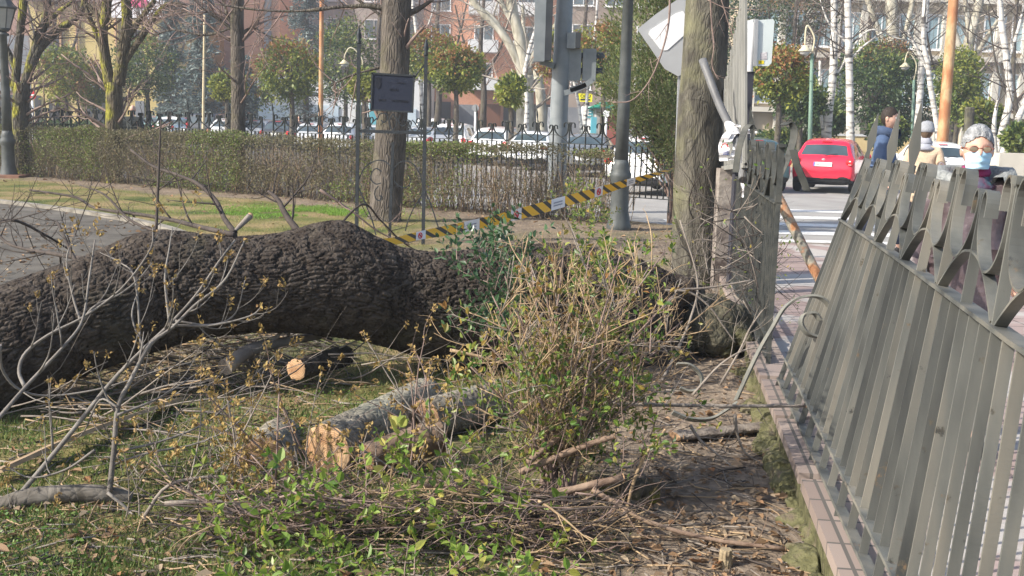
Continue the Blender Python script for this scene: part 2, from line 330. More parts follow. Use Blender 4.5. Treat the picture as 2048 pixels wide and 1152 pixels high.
# winding path with its kerb
kp = smooth_path([gr(a, c)[:2].tolist()+[0] for a, c in [(-420, 372), (-150, 396), (0, 413), (110, 427), (200, 441), (290, 459), (360, 482), (420, 520), (440, 560)]], 60)
npth = smooth_path([gr(a, c)[:2].tolist()+[0] for a, c in [(-700, 560), (-400, 610), (-150, 640), (60, 640), (200, 630), (320, 620), (380, 600), (420, 590), (445, 575)]], 60)
pp = MB(); Vp = np.stack([kp, npth], 1); Vp[:, :, 2] = .052; I = np.arange(59)*2
pp.add(Vp, np.stack([I, I+1, I+3, I+2], -1)); struct(pp.build('path', M_asphP))
kb = MB(); T = np.gradient(kp, axis=0); T /= np.linalg.norm(T, axis=1)[:, None]; Nn = np.c_[-T[:, 1], T[:, 0], T[:, 2]]
a = kp-Nn*.0; c = kp+Nn*.14; Vk = np.stack([a+[0, 0, -.05], a+[0, 0, .105], c+[0, 0, .105], c+[0, 0, -.05]], 1); I = np.arange(59)[:, None]*4; j = np.arange(4)[None, :]
kb.add(Vk, np.stack([I+j, I+(j+1) % 4, I+4+(j+1) % 4, I+4+j], -1).reshape(-1, 4)); struct(kb.build('path_kerb', M_kerb))
# street side: tiled pavement, crossing and kerb
M_tile, t, b, nn, ln = mk('pavement_tiles'); tc = nn('ShaderNodeTexCoord'); br = nn('ShaderNodeTexBrick'); br.inputs['Scale'].default_value = 1; br.inputs['Brick Width'].default_value = .4; br.inputs['Row Height'].default_value = .4; br.offset = 0
br.inputs['Mortar Size'].default_value = .012; br.inputs['Color1'].default_value = (.27, .195, .17, 1); br.inputs['Color2'].default_value = (.34, .26, .235, 1); br.inputs['Mortar'].default_value = (.13, .10, .09, 1); ln(tc.outputs['Object'], br.inputs[0])
n1 = nn('ShaderNodeTexNoise'); n1.inputs['Scale'].default_value = 1.1; n1.inputs['Detail'].default_value = 6; ln(tc.outputs['Object'], n1.inputs[0])
ck = nn('ShaderNodeTexChecker'); ck.inputs['Scale'].default_value = .42; ck.inputs[1].default_value = (1, 1, 1, 1); ck.inputs[2].default_value = (0, 0, 0, 1); ln(tc.outputs['Object'], ck.inputs[0])
mx = nn('ShaderNodeMixRGB'); ln(ramp(t, n1.outputs[0], [(0, 0, 0), (1, 1, 1)], [.5, .56]), mx.inputs[0]); ln(br.outputs[0], mx.inputs[1]); mx.inputs[2].default_value = (.40, .37, .34, 1)
ln(mx.outputs[0], b.inputs['Base Color']); b.inputs['Roughness'].default_value = .85
yk = gr(1600, 494, 0)[1]
pv = MB(); ys = [-2, yk-.0]
xs = lambda y: fx(y)+.16
pv.add([[xs(-2), -2, .05], [14, -2, .05], [14, yk, .05], [xs(yk), yk, .05]], [[0, 1, 2, 3]]); struct(pv.build('pavement', M_tile))
kk = MB(); kk.box(((xs(yk)+14)/2, yk+.075, -.025), (14-xs(yk), .15, .16)); struct(kk.build('pavement_kerb', M_kerb))
rd = MB(); rd.add([[-2, yk+.15, -.094], [40, yk+.15, -.094], [40, 52, -.094], [-2, 52, -.094]], [[0, 1, 2, 3]]); struct(rd.build('road', pm('road_asphalt', [(.27, .255, .235), (.35, .335, .31)], 1.2, .9, .3, 60)))
for k, (y0, y1) in enumerate([(16.9, 17.5), (18.4, 19.05), (20.0, 20.65), (21.7, 22.35), (23.5, 24.2)]):
    q = MB(); xa = .3*k
    q.add([[2.2+xa, y0, -.089], [9+xa, y0, -.089], [9+xa, y1, -.089], [2.2+xa, y1, -.089]], [[0, 1, 2, 3]]); struct(q.build('crossing_stripe', M_line))
# low retaining wall under the railing
M_brickc, t, b, nn, ln = mk('coping_brick'); tc = nn('ShaderNodeTexCoord'); br = nn('ShaderNodeTexBrick'); br.inputs['Scale'].default_value = 1; br.inputs['Brick Width'].default_value = .24; br.inputs['Row Height'].default_value = 5; br.offset = 0
br.inputs['Mortar Size'].default_value = .008; br.inputs['Color1'].default_value = (.22, .17, .145, 1); br.inputs['Color2'].default_value = (.30, .24, .205, 1); br.inputs['Mortar'].default_value = (.10, .09, .08, 1)
mp = nn('ShaderNodeMapping'); mp.inputs[2].default_value = (0, 0, -math.pi/2+math.atan(FB)); ln(tc.outputs['Object'], mp.inputs[0]); ln(mp.outputs[0], br.inputs[0]); ln(br.outputs[0], b.inputs['Base Color']); b.inputs['Roughness'].default_value = .9
M_mossw = pm('mossy_mortar', [(.14, .11, .08), (.125, .12, .058), (.07, .068, .03), (.18, .15, .10)], 9, .95, 1, 40)
wl = thing('retaining_wall', 'low mossy kerb wall with pink brick coping under the leaning railing', 'wall', (fx(6), 6, 0))
def wbox(m, y0, y1, o0, o1, z0, z1, mat=0, wob=0):
    n = max(2, int((y1-y0)/.08)); ys = np.linspace(y0, y1, n); base = np.c_[fx(ys), ys, 0*ys]
    A = base+FN*o0; B = base+FN*o1
    if wob: A = A+FN*((fbm(ys*3, ys*0, 0, 4)-.5)*wob)[:, None]
    V = np.stack([A+[0, 0, z0], A+[0, 0, z1], B+[0, 0, z1], B+[0, 0, z0]], 1); I = np.arange(n-1)[:, None]*4; j = np.arange(4)[None, :]
    base = m.n; m.add(V, np.stack([I+j, I+(j+1) % 4, I+4+(j+1) % 4, I+4+j], -1).reshape(-1, 4), mat); m.f.append((np.array([[3, 2, 1, 0]])+base, mat, False)); m.f.append((np.array([[0, 1, 2, 3]])+base+4*(n-1), mat, False))
m = MB(); wbox(m, 1.5, 17, -.05, .15, -.1, .10, wob=.05); m.build('wall_face', M_mossw, wl, root=wl)
m = MB()
for y0, y1 in [(1.5, 4.6), (4.68, 5.6), (5.66, 6.5), (6.6, 17)]: wbox(m, y0, y1, -.055, .155, .101, .152)
m.build('coping', M_brickc, wl, root=wl)
for k in range(26):   # mossy mortar lumps against the wall
    y = 3.4+k*.16+random.uniform(-.07, .07); p = np.array([fx(y), y, -.02])-FN*random.uniform(.03, .10)
    m = MB(); r = random.uniform(.05, .11); m.ell(p, (r*.9, r*1.6, r*random.uniform(.6, 1.3)), 26, 20)
    Vv = m.v[0]; m.v[0] = Vv+(fbm(Vv[:, 0]*13, Vv[:, 1]*13, Vv[:, 2]*13, k)-.5)[:, None]*.16*norm([-1, -.3, .5])
    m.build('moss_cushion', M_mossw, wl, root=wl)

# ================================================================== GRASS, LEAF LITTER, TWIG LITTER (uncountable)
def scatter(n, xr, yr, fn, seed):
    r = np.random.default_rng(seed); x = r.uniform(*xr, n); y = 1/np.sqrt(r.uniform(1/yr[1]**2, 1/yr[0]**2, n)) if yr[0] > 0 else r.uniform(*yr, n)
    k = r.uniform(size=n) < fn(x, y); return x[k], y[k]
M_grass = leafm('grass_blades', [(.05, .085, .02), (.08, .14, .03), (.14, .19, .05), (.26, .23, .10)], .3, .6)
M_grassF = leafm('lawn_blades', [(.12, .16, .04), (.18, .21, .05), (.27, .25, .09), (.34, .28, .14)], .3, .6)
def onpath(x, y): # true where the asphalt path is
    xk = np.interp(y, kp[::-1, 1], kp[::-1, 0]); xn_ = x
    yk_ = np.interp(x, kp[:, 0], kp[:, 1]); yn_ = np.interp(x, npth[:, 0], npth[:, 1]); return (y < yk_+.16) & (y > yn_) & (x < kp[-1, 0])
def blades(n, xr, yr, L, mat, name, seed):
    x, y = scatter(n, xr, yr, lambda a, c: (grassy(a, c)**1.3)*(~onpath(a, c))*(a < fx(c)-.15), seed); k = len(x); m = MB()
    P = np.c_[x, y, hgt(x, y)-.004]; D = np.c_[rng.normal(0, .5, k), rng.normal(0, .5, k), rng.uniform(.5, 1.2, k)]
    m.leaves(P, D, rng.uniform(.4, 1.2, k)*L*(.4+1.0*fbm(x*2, y*2, 0, 9)), .16, 0, 0, detail=False); o = m.build(name, mat); o['kind'] = 'stuff'
    return o
blades(125000, (-4.6, 1.2), (3.6, 9.5), .043, M_grass, 'grass', 1)
blades(46000, (-13, 2.0), (9.5, 26), .055, M_grassF, 'lawn_grass', 2)
M_grassB = leafm('bright_blades', [(.12, .24, .03), (.17, .32, .04), (.24, .36, .06)], .35, .6)
pc_ = gr(600, 426); xx, yy = pc_[0]+rng.normal(0, .75, 16000), pc_[1]+rng.normal(0, .7, 16000); kk_ = (fbm(xx*1.3, yy*1.3, 0, 91) > .44) & ~onpath(xx, yy); xx, yy = xx[kk_], yy[kk_]
m = MB(); m.leaves(np.c_[xx, yy, hgt(xx, yy)-.004], np.c_[rng.normal(0, .5, len(xx)), rng.normal(0, .5, len(xx)), rng.uniform(.5, 1.2, len(xx))], rng.uniform(.03, .06, len(xx)), .16, 0, 0, detail=False); o = m.build('lush_grass', M_grassB); o['kind'] = 'stuff'
# low broad-leaved weeds in the lawn
x, y = scatter(12000, (-2.6, .6), (3.6, 6.5), lambda a, c: grassy(a, c)*(fbm(a*1.7, c*1.7, 0, 31) > .5), 3); k = len(x); m = MB()
m.leaves(np.c_[x, y, hgt(x, y)+rng.uniform(0, .035, k)], np.c_[rng.normal(0, 1, k), rng.normal(0, 1, k), rng.uniform(0, .6, k)], rng.uniform(.012, .026, k), .55, 0, .1, detail=False)
o = m.build('ground_cover', leafm('weed_leaves', [(.05, .11, .02), (.10, .18, .03), (.17, .24, .06)], .25)); o['kind'] = 'stuff'
M_litter = leafm('dead_leaves', [(.11, .07, .04), (.22, .135, .075), (.30, .20, .12), (.17, .12, .08), (.33, .26, .18), (.26, .13, .06)], .15, .8, .15)
def litter(n, xr, yr, fn, L, seed, m):
    x, y = scatter(n, xr, yr, fn, seed); k = len(x); nz = rng.normal(0, .35, (k, 3)); nz[:, 2] = 1
    m.leaves(np.c_[x, y, hgt(x, y)+rng.uniform(.003, .03, k)], np.c_[rng.normal(0, 1, k), rng.normal(0, 1, k), rng.normal(0, .25, k)], rng.uniform(.3, 1.5, k)*L, .55, 0, .2, N=nz, curl=.2)
m = MB()
litter(4300, (-4.4, 1.6), (3.6, 9), lambda a, c: (.22+.5*(fbm(a*1.5, c*1.5, 0, 77) > .5)+.3*(a > .3))*(a < fx(c)-.1), .048, 5, m)
litter(5200, (-13, 3), (9, 26), lambda a, c: (.14+.75*ss(2.2, .4, yh(a)-c))*(c < yh(a)+.6)*(a < fx(c)-.1), .08, 6, m)
litter(2600, (.1, 2), (3.4, 9), lambda a, c: (a > .15+.0*c)*(a < fx(c)-.05)*(fbm(a*4, c*4, 0, 44) > .45), .034, 7, m)
x, y = scatter(5200, (-13, -1.5), (8.5, 20), lambda a, c: onpath(a, c)*(.25+.6*(fbm(a*1.2, c*1.2, 0, 88) > .5)), 9); k = len(x)
m.leaves(np.c_[x, y, .056+rng.uniform(0, .02, k)], np.c_[rng.normal(0, 1, k), rng.normal(0, 1, k), rng.normal(0, .2, k)], rng.uniform(.02, .09, k), .55, 0, .2, N=np.c_[rng.normal(0, .3, k), rng.normal(0, .3, k), np.ones(k)], curl=.2)
o = m.build('fallen_leaves', M_litter); o['kind'] = 'stuff'
m = MB(); x, y = scatter(4200, (-2.6, 1.6), (3.6, 8.6), lambda a, c: (.45-.1*(a > .3))*(a < fx(c)-.05), 8)
for a, c in zip(x, y):
    an = random.uniform(0, 6.3); L = random.uniform(.05, .32); d = np.array([math.cos(an), math.sin(an), random.uniform(-.05, .12)]); p = np.array([a, c, hgt(a, c)+.012])
    sd_ = np.array([-d[1], d[0], 0])*random.uniform(-.06, .06)*L*3
    m.tube([p-d*L/2, p+sd_, p+d*L/2], random.uniform(.0015, .0045), 4, mat=random.randrange(3))
o = m.build('twig_litter', [M_twig_tan, M_twig_pale, M_twig_dark]); o['kind'] = 'stuff'
# ================================================================== THE FALLEN TRUNK
TR = [(-760, 745, 975, 5.35), (-430, 690, 935, 5.5), (-170, 622, 880, 5.75), (-60, 600, 845, 5.9), (40, 562, 795, 6.05), (120, 534, 765, 6.2), (200, 505, 737, 6.3), (290, 474, 708, 6.45), (380, 464, 684, 6.55), (480, 468, 670, 6.65),
      (570, 466, 666, 6.75), (650, 462, 672, 6.85), (720, 472, 682, 6.95), (780, 493, 695, 7.05), (860, 502, 718, 7.15), (950, 496, 738, 7.3), (1040, 488, 752, 7.45), (1130, 485, 764, 7.6), (1220, 500, 770, 7.8), (1300, 530, 760, 7.95)]
ctl = []; rad = []
for px, t0, b0, d in TR:
    ctl.append(at(px, (t0+b0)/2, d)); rad.append((b0-t0)/2/ppm(d))
NS, NC = 980, 300
C_ = smooth_path(ctl, NS); Rr = smooth_path(np.c_[rad, rad, rad], NS)[:, 0]
T = np.gradient(C_, axis=0); T /= np.linalg.norm(T, axis=1)[:, None]; up = np.array([0, 0, 1.]); Sd = np.cross(T, up); Sd /= np.linalg.norm(Sd, axis=1)[:, None]; Up = np.cross(Sd, T)
sl_ = np.concatenate([[0], np.cumsum(np.linalg.norm(np.diff(C_, axis=0), axis=1))])
th = np.linspace(0, 2*np.pi, NC, endpoint=False)      # 0: away/camera side axis, pi/2: top
SS, TH = np.meshgrid(sl_, th, indexing='ij'); RR = Rr[:, None]+0*TH
co, si = np.cos(TH), np.sin(TH)
pxc = CX+FPX*((C_-[0, 0, CAMH]) @ M3[:, 0])/-((C_-[0, 0, CAMH]) @ M3[:, 2]); s_at = lambda q: np.interp(q, pxc, sl_)
sb = s_at(672)
dirv = Sd[:, None, :]*co[..., None]+Up[:, None, :]*si[..., None]
wr = 76; cc = TH/(2*np.pi)*wr
wx = fbm(SS*3, co*2, si*2, 61, 3); wy = fbm(SS*3+9, co*2, si*2, 62, 3)
f1, f2, cid = worley(SS/.095+(wx-.5)*3.0, cc+(wy-.5)*4.0, None, 5)
# close the seam on the far side: blend with a shifted copy near theta = 0
e = f2-f1; plate = ss(.02, .22, e)
g1, g2, _ = worley(SS/.045+(wx-.5)*3, cc*1.9+(wy-.5)*6, None, 8); fine = ss(.0, .35, g2-g1)
lump = fbm(SS*2.2, co*1.3, si*1.3, 70, 4)-.47
bul = np.exp(-(np.where(SS < sb, (SS-sb)/.26, (SS-sb)/.13))**2-((TH-1.75)/.8)**2)*.075
shl = np.exp(-((SS-s_at(335))/.14)**2-((TH-1.7)/.7)**2)*.03
disp = plate*.015+cid*plate*.006+fine*.0025*plate+(fbm(SS*40, co*14, si*14, 80, 3)-.5)*.006+lump*.045+bul+shl-.02
disp *= 1
P = C_[:, None, :]+dirv*(RR+disp)[..., None]
tr = thing('fallen_tree', 'huge fallen tree trunk with dark ridged bark lying across the lawn', 'tree trunk', C_[NS//2]*[1, 1, 0])
m = MB(); I = np.arange(NS-1)[:, None]*NC; j = np.arange(NC)[None, :]; k = (j+1) % NC
m.add(P, np.stack([I+j, I+NC+j, I+NC+k, I+k], -1).reshape(-1, 4), 0, True)
m.f.append((np.arange(NC)[None, :], 0, False)); m.f.append((np.arange(NC)[::-1][None, :]+(NS-1)*NC, 0, False))
m.build('trunk', M_bark_dark, tr, root=tr)
# root flare and torn roots at the far end, behind the cut shrub
EC = C_[-1]
for k, (dx, dy, dz, r) in enumerate([(.35, -.35, -.3, .14), (.4, .1, -.05, .15), (.42, .3, .2, .12), (.3, -.1, .30, .13), (.30, .45, -.25, .13)]):
    m = MB(); Pp = smooth_path([EC-T[-1]*.25+np.array([0, dy*.5, dz*.5]), EC+[dx*.4, dy*.8, dz*.8], EC+[dx, dy*1.2, dz*1.05-.04]], 14)
    m.tube(Pp, np.linspace(r*1.7, r*.6, 14), 18); Vv = m.v[0]; m.v[0] = Vv+(fbm(Vv[:, 0]*9, Vv[:, 1]*9, Vv[:, 2]*9, k)-.5)[:, None]*.08*norm([-.2, -1, .6])
    m.build('root', M_bark_dark, tr, root=tr)
# the mossy butt standing in the ground beside the railing
def lumpy(m, c, r, n=56, mm=34, amp=.1, fr=4, seed=0, rot=None):
    a = m.n; k = len(m.v); m.ell(c, r, n, mm, rot=rot); V = m.v[k]; d = V-np.asarray(c); d /= np.linalg.norm(d, axis=1)[:, None]+1e-9
    f1, f2, _ = worley(V[:, 0]*18+V[:, 2]*7, V[:, 1]*10+V[:, 2]*20, None, seed)
    m.v[k] = V+d*((fbm(V[:, 0]*fr, V[:, 1]*fr, V[:, 2]*fr, seed)-.47)*amp*2+ss(0, .3, f2-f1)*.018)[:, None]
M_moss2 = barkm('stump_bark', (.045, .042, .03), (.11, .10, .07), moss=(.13, .135, .035), scale=24, st=(1, 1, 1), bump=.6, dist=.012)
c = at(1425, 652, 8.0); st = thing('mossy_stump', 'mossy dark trunk butt lying between the lichen tree and the upright railing', 'tree stump', (c[0], c[1], 0))
m = MB(); lumpy(m, c-[.02, 0, .02], (.30, .34, .24), amp=.09, seed=3); m.build('bark', M_moss2, st, root=st)
for q, (x2, y2) in enumerate([(1500, 690), (1350, 715), (1455, 715)]):
    e2 = at(x2, y2, 7.7); m = MB(); m.tube(smooth_path([c, (c+e2)/2+[0, 0, .05], e2], 10), np.linspace(.16, .05, 10), 14); m.build('root', M_moss2, st, root=st)

# ================================================================== TWIGS, SHOOTS, BUDS
def grow(m, p, d, L, r, lev, nb, mat=0, wig=.25, up=.12, tips=None, seg=6, nside=5, spread=.7, shrink=.6, lean=None, t0=.25, taper=.35):
    pts = [np.asarray(p, float)]; d = norm(d); wv = rng.normal(0, 1, 3)
    for i in range(seg):
        wv = .6*wv+rng.normal(0, .6, 3); d = norm(d+wv*wig/seg*2.0+np.array([0, 0, up/seg*2])+(lean/seg if lean is not None else 0)); pts.append(pts[-1]+d*L/seg)
    pts = np.array(pts); rr = np.linspace(r, r*taper, seg+1); m.tube(pts, rr, nside if lev > 0 else max(3, nside-1), cap=(r > .003), mat=mat)
    if tips is not None: tips.append((pts[-1], d, lev))
    if lev > 0:
        for b in range(nb):
            t = t0+(1-t0)*(b+random.random())/nb; f = t*seg; i = min(int(f), seg-1); q = pts[i]+(pts[i+1]-pts[i])*(f-i)
            dd = norm(pts[i+1]-pts[i]); s = norm(np.cross(dd, rng.normal(size=3))); nd = norm(dd*random.uniform(.55, 1.0)+s*spread)
            grow(m, q, nd, L*shrink*random.uniform(.6, 1.15)*(1.15-.5*t), r*(1-(1-taper)*t)*.62, lev-1, max(1, int(nb*.7)), mat, wig, up, tips, max(3, seg-1), nside, spread, shrink, lean, t0, taper)
    return pts
M_bud = leafm('bud_clusters', [(.22, .14, .05), (.33, .23, .08), (.40, .29, .11), (.28, .17, .09)], .2, .7, .2)
def buds(m, tips, L=.020, n=9, mat=0):
    for p, d, lev in tips:
        k = n+random.randrange(-3, 4)
        D = rng.normal(0, 1, (k, 3))+np.asarray(d)*.7; Pp = np.asarray(p)+rng.normal(0, .006, (k, 3))+np.outer(rng.uniform(-.025, .006, k), d)
        m.leaves(Pp, D, rng.uniform(.5, 1.1, k)*L, .55, mat, .2)
def pxpath(pts, d0, d1=None, n=None):
    d1 = d0 if d1 is None else d1; k = len(pts); P = [at(x, y, d0+(d1-d0)*i/(k-1)) for i, (x, y) in enumerate(pts)]
    return smooth_path(P, n or max(8, 4*k))
def shoots(m, P, r0, n, L, tips, mat=0, lev=1, t0=.2, up=.5, nb=3, wig=.3, spread=.9):
    for i in range(n):
        t = t0+(1-t0)*(i+random.random())/n; k = min(int(t*(len(P)-1)), len(P)-2); d = norm(P[k+1]-P[k]); s = norm(np.cross(d, rng.normal(size=3)))
        grow(m, P[k], d*.8+s*spread, L*random.uniform(.5, 1.2)*(1.2-.6*t), r0*.42*(1.1-.6*t), lev, nb, mat, wig, up, tips, 6, 5, .8, .55)
# --- the cut limb at bottom left with its pale, budding shoots
bo = thing('fallen_bough', 'sawn grey limb at bottom left with tall pale shoots rising before the trunk', 'branch', gr(120, 1030))
m = MB(); P = pxpath([(-140, 1075), (-60, 1042), (10, 1012), (70, 994), (150, 987), (215, 990), (262, 1000)], 4.35, 4.5, 40)
m.tube(P, np.linspace(.046, .036, 40)+.0015*np.sin(np.arange(40)*.45), 18); m.build('limb', barkm('limb_bark', (.085, .075, .062), (.19, .17, .145), scale=26, st=(1, 1, 1), bump=.4, dist=.006), bo, root=bo)
SH = [([(5, 1028), (60, 965), (140, 868), (222, 765), (285, 700), (340, 648), (392, 590), (440, 520), (470, 480)], 4.4, 4.9, .016, 5),
      ([(218, 992), (228, 900), (236, 815), (262, 760), (300, 690), (345, 655), (390, 610), (450, 560), (490, 480)], 4.45, 4.8, .016, 5),
      ([(-40, 880), (20, 810), (62, 762), (130, 690), (165, 640), (178, 560), (190, 480)], 4.3, 4.8, .013, 4),
      ([(50, 775), (38, 742), (52, 705), (100, 668), (170, 632), (245, 575), (300, 500), (306, 455)], 4.5, 4.8, .011, 4),
      ([(165, 642), (190, 612), (240, 588), (275, 560), (305, 525)], 4.7, 4.9, .008, 3),
      ([(162, 645), (145, 590), (133, 520), (150, 470)], 4.7, 4.9, .008, 3),
      ([(340, 655), (330, 560), (338, 500), (345, 455)], 4.7, 4.9, .008, 2),
      ([(350, 642), (420, 650), (470, 628), (490, 560)], 4.7, 4.8, .008, 3),
      ([(340, 650), (420, 651), (500, 632), (525, 610)], 4.7, 4.75, .008, 3),
      ([(290, 700), (265, 640), (270, 600), (282, 580)], 4.7, 4.9, .007, 2),
      ([(282, 700), (270, 560), (240, 525), (200, 505)], 4.75, 5.2, .007, 2),
      ([(0, 690), (5, 740), (40, 780), (100, 792), (190, 780), (260, 760), (320, 740), (400, 720)], 4.6, 4.9, .009, 5),
      ([(235, 830), (310, 800), (360, 770), (410, 735)], 4.5, 4.8, .008, 3),
      ([(236, 815), (200, 800), (170, 860), (150, 880)], 4.5, 4.6, .007, 2),
      ([(215, 985), (260, 1030), (210, 1070), (80, 1060), (10, 1020)], 4.35, 4.3, .009, 3),
      ([(190, 900), (130, 940), (60, 955), (10, 930)], 4.4, 4.4, .008, 3),
      ([(228, 905), (330, 880), (420, 840), (500, 760), (560, 700)], 4.5, 4.9, .008, 5),
      ([(224, 930), (300, 905), (390, 888), (470, 850), (520, 790)], 4.5, 4.7, .008, 5)]
SM = pm('shoot_bark', [(.12, .105, .092), (.22, .20, .178)], 9, .7, .2, 60)
for pts, d0, d1, r, nsh in SH:
    m = MB(); P = pxpath(pts, d0, d1); tips = []; m.tube(P, np.linspace(r, r*.32, len(P))*.8, 8); tips.append((P[-1], norm(P[-1]-P[-2]), 0))
    shoots(m, P, r, nsh, .30, tips, up=.75, nb=2)
    so = m.build('shoot', SM, bo, root=bo); m = MB(); buds(m, [q for q in tips if random.random() < .6], .022, 9)
    if m.v: e = m.build('blossoms', M_bud, so, root=bo)
# --- dark branches lying over and behind the trunk
def branch(label, pts, d0, d1, r, mat, nsh=7, L=.45, grp=None, name='broken_branch', bud=False, lev=1, up=.3, spread=.9, lift=True, cut=False):
    P = pxpath(pts, d0, d1); t_ = thing(name, label, 'branch', (P[len(P)//2][0], P[len(P)//2][1], max(0, P[:, 2].min())), grp)
    m = MB(); m.tube(P, np.linspace(r, r*.45, len(P)), 8); m.build('stem', mat, t_, root=t_); tips = []
    if nsh:
        m = MB(); shoots(m, P, r, nsh, L, tips, lev=lev, up=up, spread=spread); so = m.build('twigs', mat, t_, root=t_)
        if bud: q = MB(); buds(q, tips, .026, 9); q.build('blossoms', M_bud, t_, root=t_)
    if cut: m = MB(); m.ell(P[0], (r*.95,)*3, 10, 6); m.build('cut_end', M_cut, t_, root=t_)
    return t_
branch('long dark branch slanting over the left end of the trunk towards the path', [(470, 470), (392, 452), (344, 440), (273, 428), (190, 416), (150, 394), (60, 380)], 6.6, 8.6, .017, M_twig_dark, 9, .6, up=.25)
branch('dark branch arching high against the hedge left of the bulge on the trunk', [(470, 466), (448, 436), (432, 402), (396, 368), (350, 348), (305, 332), (262, 300)], 6.8, 7.8, .018, M_twig_dark, 8, .6)
branch('short thick dark branch stub leaning up behind the trunk in front of the bright grass', [(600, 468), (572, 430), (556, 400), (537, 383)], 7.0, 7.3, .024, M_twig_dark, 4, .45)
branch('thin dark branch lying over the asphalt path at the far left', [(180, 520), (110, 508), (60, 500), (15, 486), (-20, 450)], 6.6, 7.4, .016, M_twig_dark, 7, .55)
branch('straight upright dark twig standing behind the trunk against the hedge', [(312, 462), (315, 400), (319, 300), (322, 240)], 6.8, 7.0, .011, M_twig_dark, 5, .35)
branch('forked dark branch rising behind the trunk above the path kerb', [(155, 530), (138, 495), (118, 450), (108, 440)], 6.6, 7.0, .013, M_twig_dark, 6, .5)
branch('sawn grey branch stub with pale end lying on top of the trunk', [(500, 432), (482, 450), (466, 466)], 6.9, 6.8, .022, M_twig_pale, 0, cut=True)
branch('loose thin branch crossing the foot of the scrolled iron sign frame', [(640, 500), (720, 410), (760, 440), (800, 480), (830, 500)], 9.5, 10.5, .012, M_twig_dark, 6, .5)
branch('thin grey branch lying under the sign frame towards the tape', [(640, 380), (700, 420), (760, 465), (820, 490)], 10.5, 10.8, .012, M_twig_red, 6, .5)
branch('tangled dark branches on the path at the left edge', [(-60, 470), (20, 440), (90, 470), (140, 500)], 7.2, 7.6, .013, M_twig_dark, 9, .6)
branch('fine dark branch sprawling over the trunk beside the path kerb', [(330, 470), (260, 440), (210, 390), (160, 370)], 6.9, 7.6, .011, M_twig_dark, 9, .5)
# --- budding twigs in the middle of the picture
branch('long arching budding twig reaching from bottom left up to the sawn logs', [(130, 1098), (200, 1080), (273, 1051), (328, 978), (390, 957), (461, 957), (527, 989), (620, 1030)], 4.25, 4.4, .010, M_twig_pale, 10, .38, bud=True, up=.6)
branch('pale twig lying flat left of the sawn logs above the grass', [(330, 1008), (400, 1002), (450, 1006), (547, 1024), (640, 1032)], 4.3, 4.35, .012, M_twig_pale, 6, .30, bud=True, up=.6)
branch('upright crooked twig standing in front of the brown log face', [(424, 1132), (458, 1102), (464, 1063), (453, 1005), (467, 958), (470, 887), (455, 800)], 4.2, 4.35, .009, M_twig_pale, 6, .30, bud=True, up=.4)
bc = thing('budding_bough', 'broad spray of purplish budding twigs before the sawn logs', 'branch', gr(640, 1010))
for k in range(17):
    x0 = 470+k*30+random.uniform(-25, 25); y0 = 985+random.uniform(-40, 50); d = 4.55+random.uniform(-.15, .2); p = at(x0, y0, d); m = MB(); tips = []
    tgt = at(x0-random.uniform(-40, 190), random.uniform(735, 900), d+random.uniform(-.2, .2)); dd = tgt-p; L = np.linalg.norm(dd)
    grow(m, p, dd, L*1.05, random.uniform(.004, .0065), 1, random.randrange(3, 6), 0, .35, .15, tips, 8, 5, .75, .45)
    so = m.build('twig', random.choice([M_twig_pale, M_twig_red, M_twig_pale]), bc, root=bc); m = MB(); buds(m, tips, .025, 10); m.build('blossoms', M_bud, so, root=bc)
b2 = thing('budding_bough', 'low tangle of budding twigs between the left grass and the pale shoots', 'branch', gr(330, 960))
for k in range(13):
    x0 = 250+k*30; y0 = 1000+random.uniform(-90, 20); d = 4.6+random.uniform(-.1, .3); p = at(x0, y0, d); m = MB(); tips = []
    tgt = at(x0-random.uniform(-150, 200), random.uniform(760, 930), d+random.uniform(-.1, .3)); dd = tgt-p
    grow(m, p, dd, np.linalg.norm(dd)*1.1, random.uniform(.0035, .006), 1, 4, 0, .4, .1, tips, 8, 5, .8, .5)
    so = m.build('twig', random.choice([M_twig_pale, M_twig_dark, M_twig_pale]), b2, root=b2); m = MB(); buds(m, tips, .024, 9); m.build('blossoms', M_bud, so, root=b2)
b3 = thing('budding_bough', 'budding twigs before the dark trunk, just left of the cut shrub', 'branch', gr(880, 900))
for k in range(11):
    x0 = random.uniform(800, 980); y0 = random.uniform(850, 930); d = 4.9+random.uniform(-.1, .2); p = at(x0, y0, d); m = MB(); tips = []
    tgt = at(x0+random.uniform(-170, 40), random.uniform(670, 820), d+random.uniform(-.1, .2)); dd = tgt-p
    grow(m, p, dd, np.linalg.norm(dd)*1.1, random.uniform(.0035, .006), 1, 4, 0, .4, .1, tips, 8, 5, .8, .5)
    so = m.build('twig', random.choice([M_twig_pale, M_twig_red]), b3, root=b3); m = MB(); buds(m, tips, .024, 9); m.build('blossoms', M_bud, so, root=b3)
# --- brushwood under the arch of the trunk (nobody could count it)
m = MB()
for k in range(330):
    x = random.triangular(120, 780, 380) if k % 3 else random.uniform(0, 420); y = random.uniform(672, 770) if k % 3 else random.uniform(700, 850)
    p = gr(x, y+20, .0); p[1] = max(p[1], 5.2); p[2] = random.uniform(.01, .22)*(1 if y < 760 else .4); an = random.uniform(-.5, .5)+(math.pi if random.random() < .5 else 0)
    d = np.array([math.cos(an), math.sin(an)*.8, random.uniform(-.2, .35)])
    grow(m, p, d, random.uniform(.25, .8), random.uniform(.003, .009), 1 if random.random() < .5 else 0, 3, random.choice([0, 0, 1, 2]), .5, -.05, None, 6, 4)
o = m.build('brushwood', [M_twig_pale, M_twig_tan, M_twig_dark]); o['kind'] = 'stuff'
branch('pale grey limb lying in the brushwood below the arch of the trunk', [(450, 735), (500, 700), (560, 685), (640, 672)], 6.3, 7.0, .05, M_twig_pale, 5, .5)
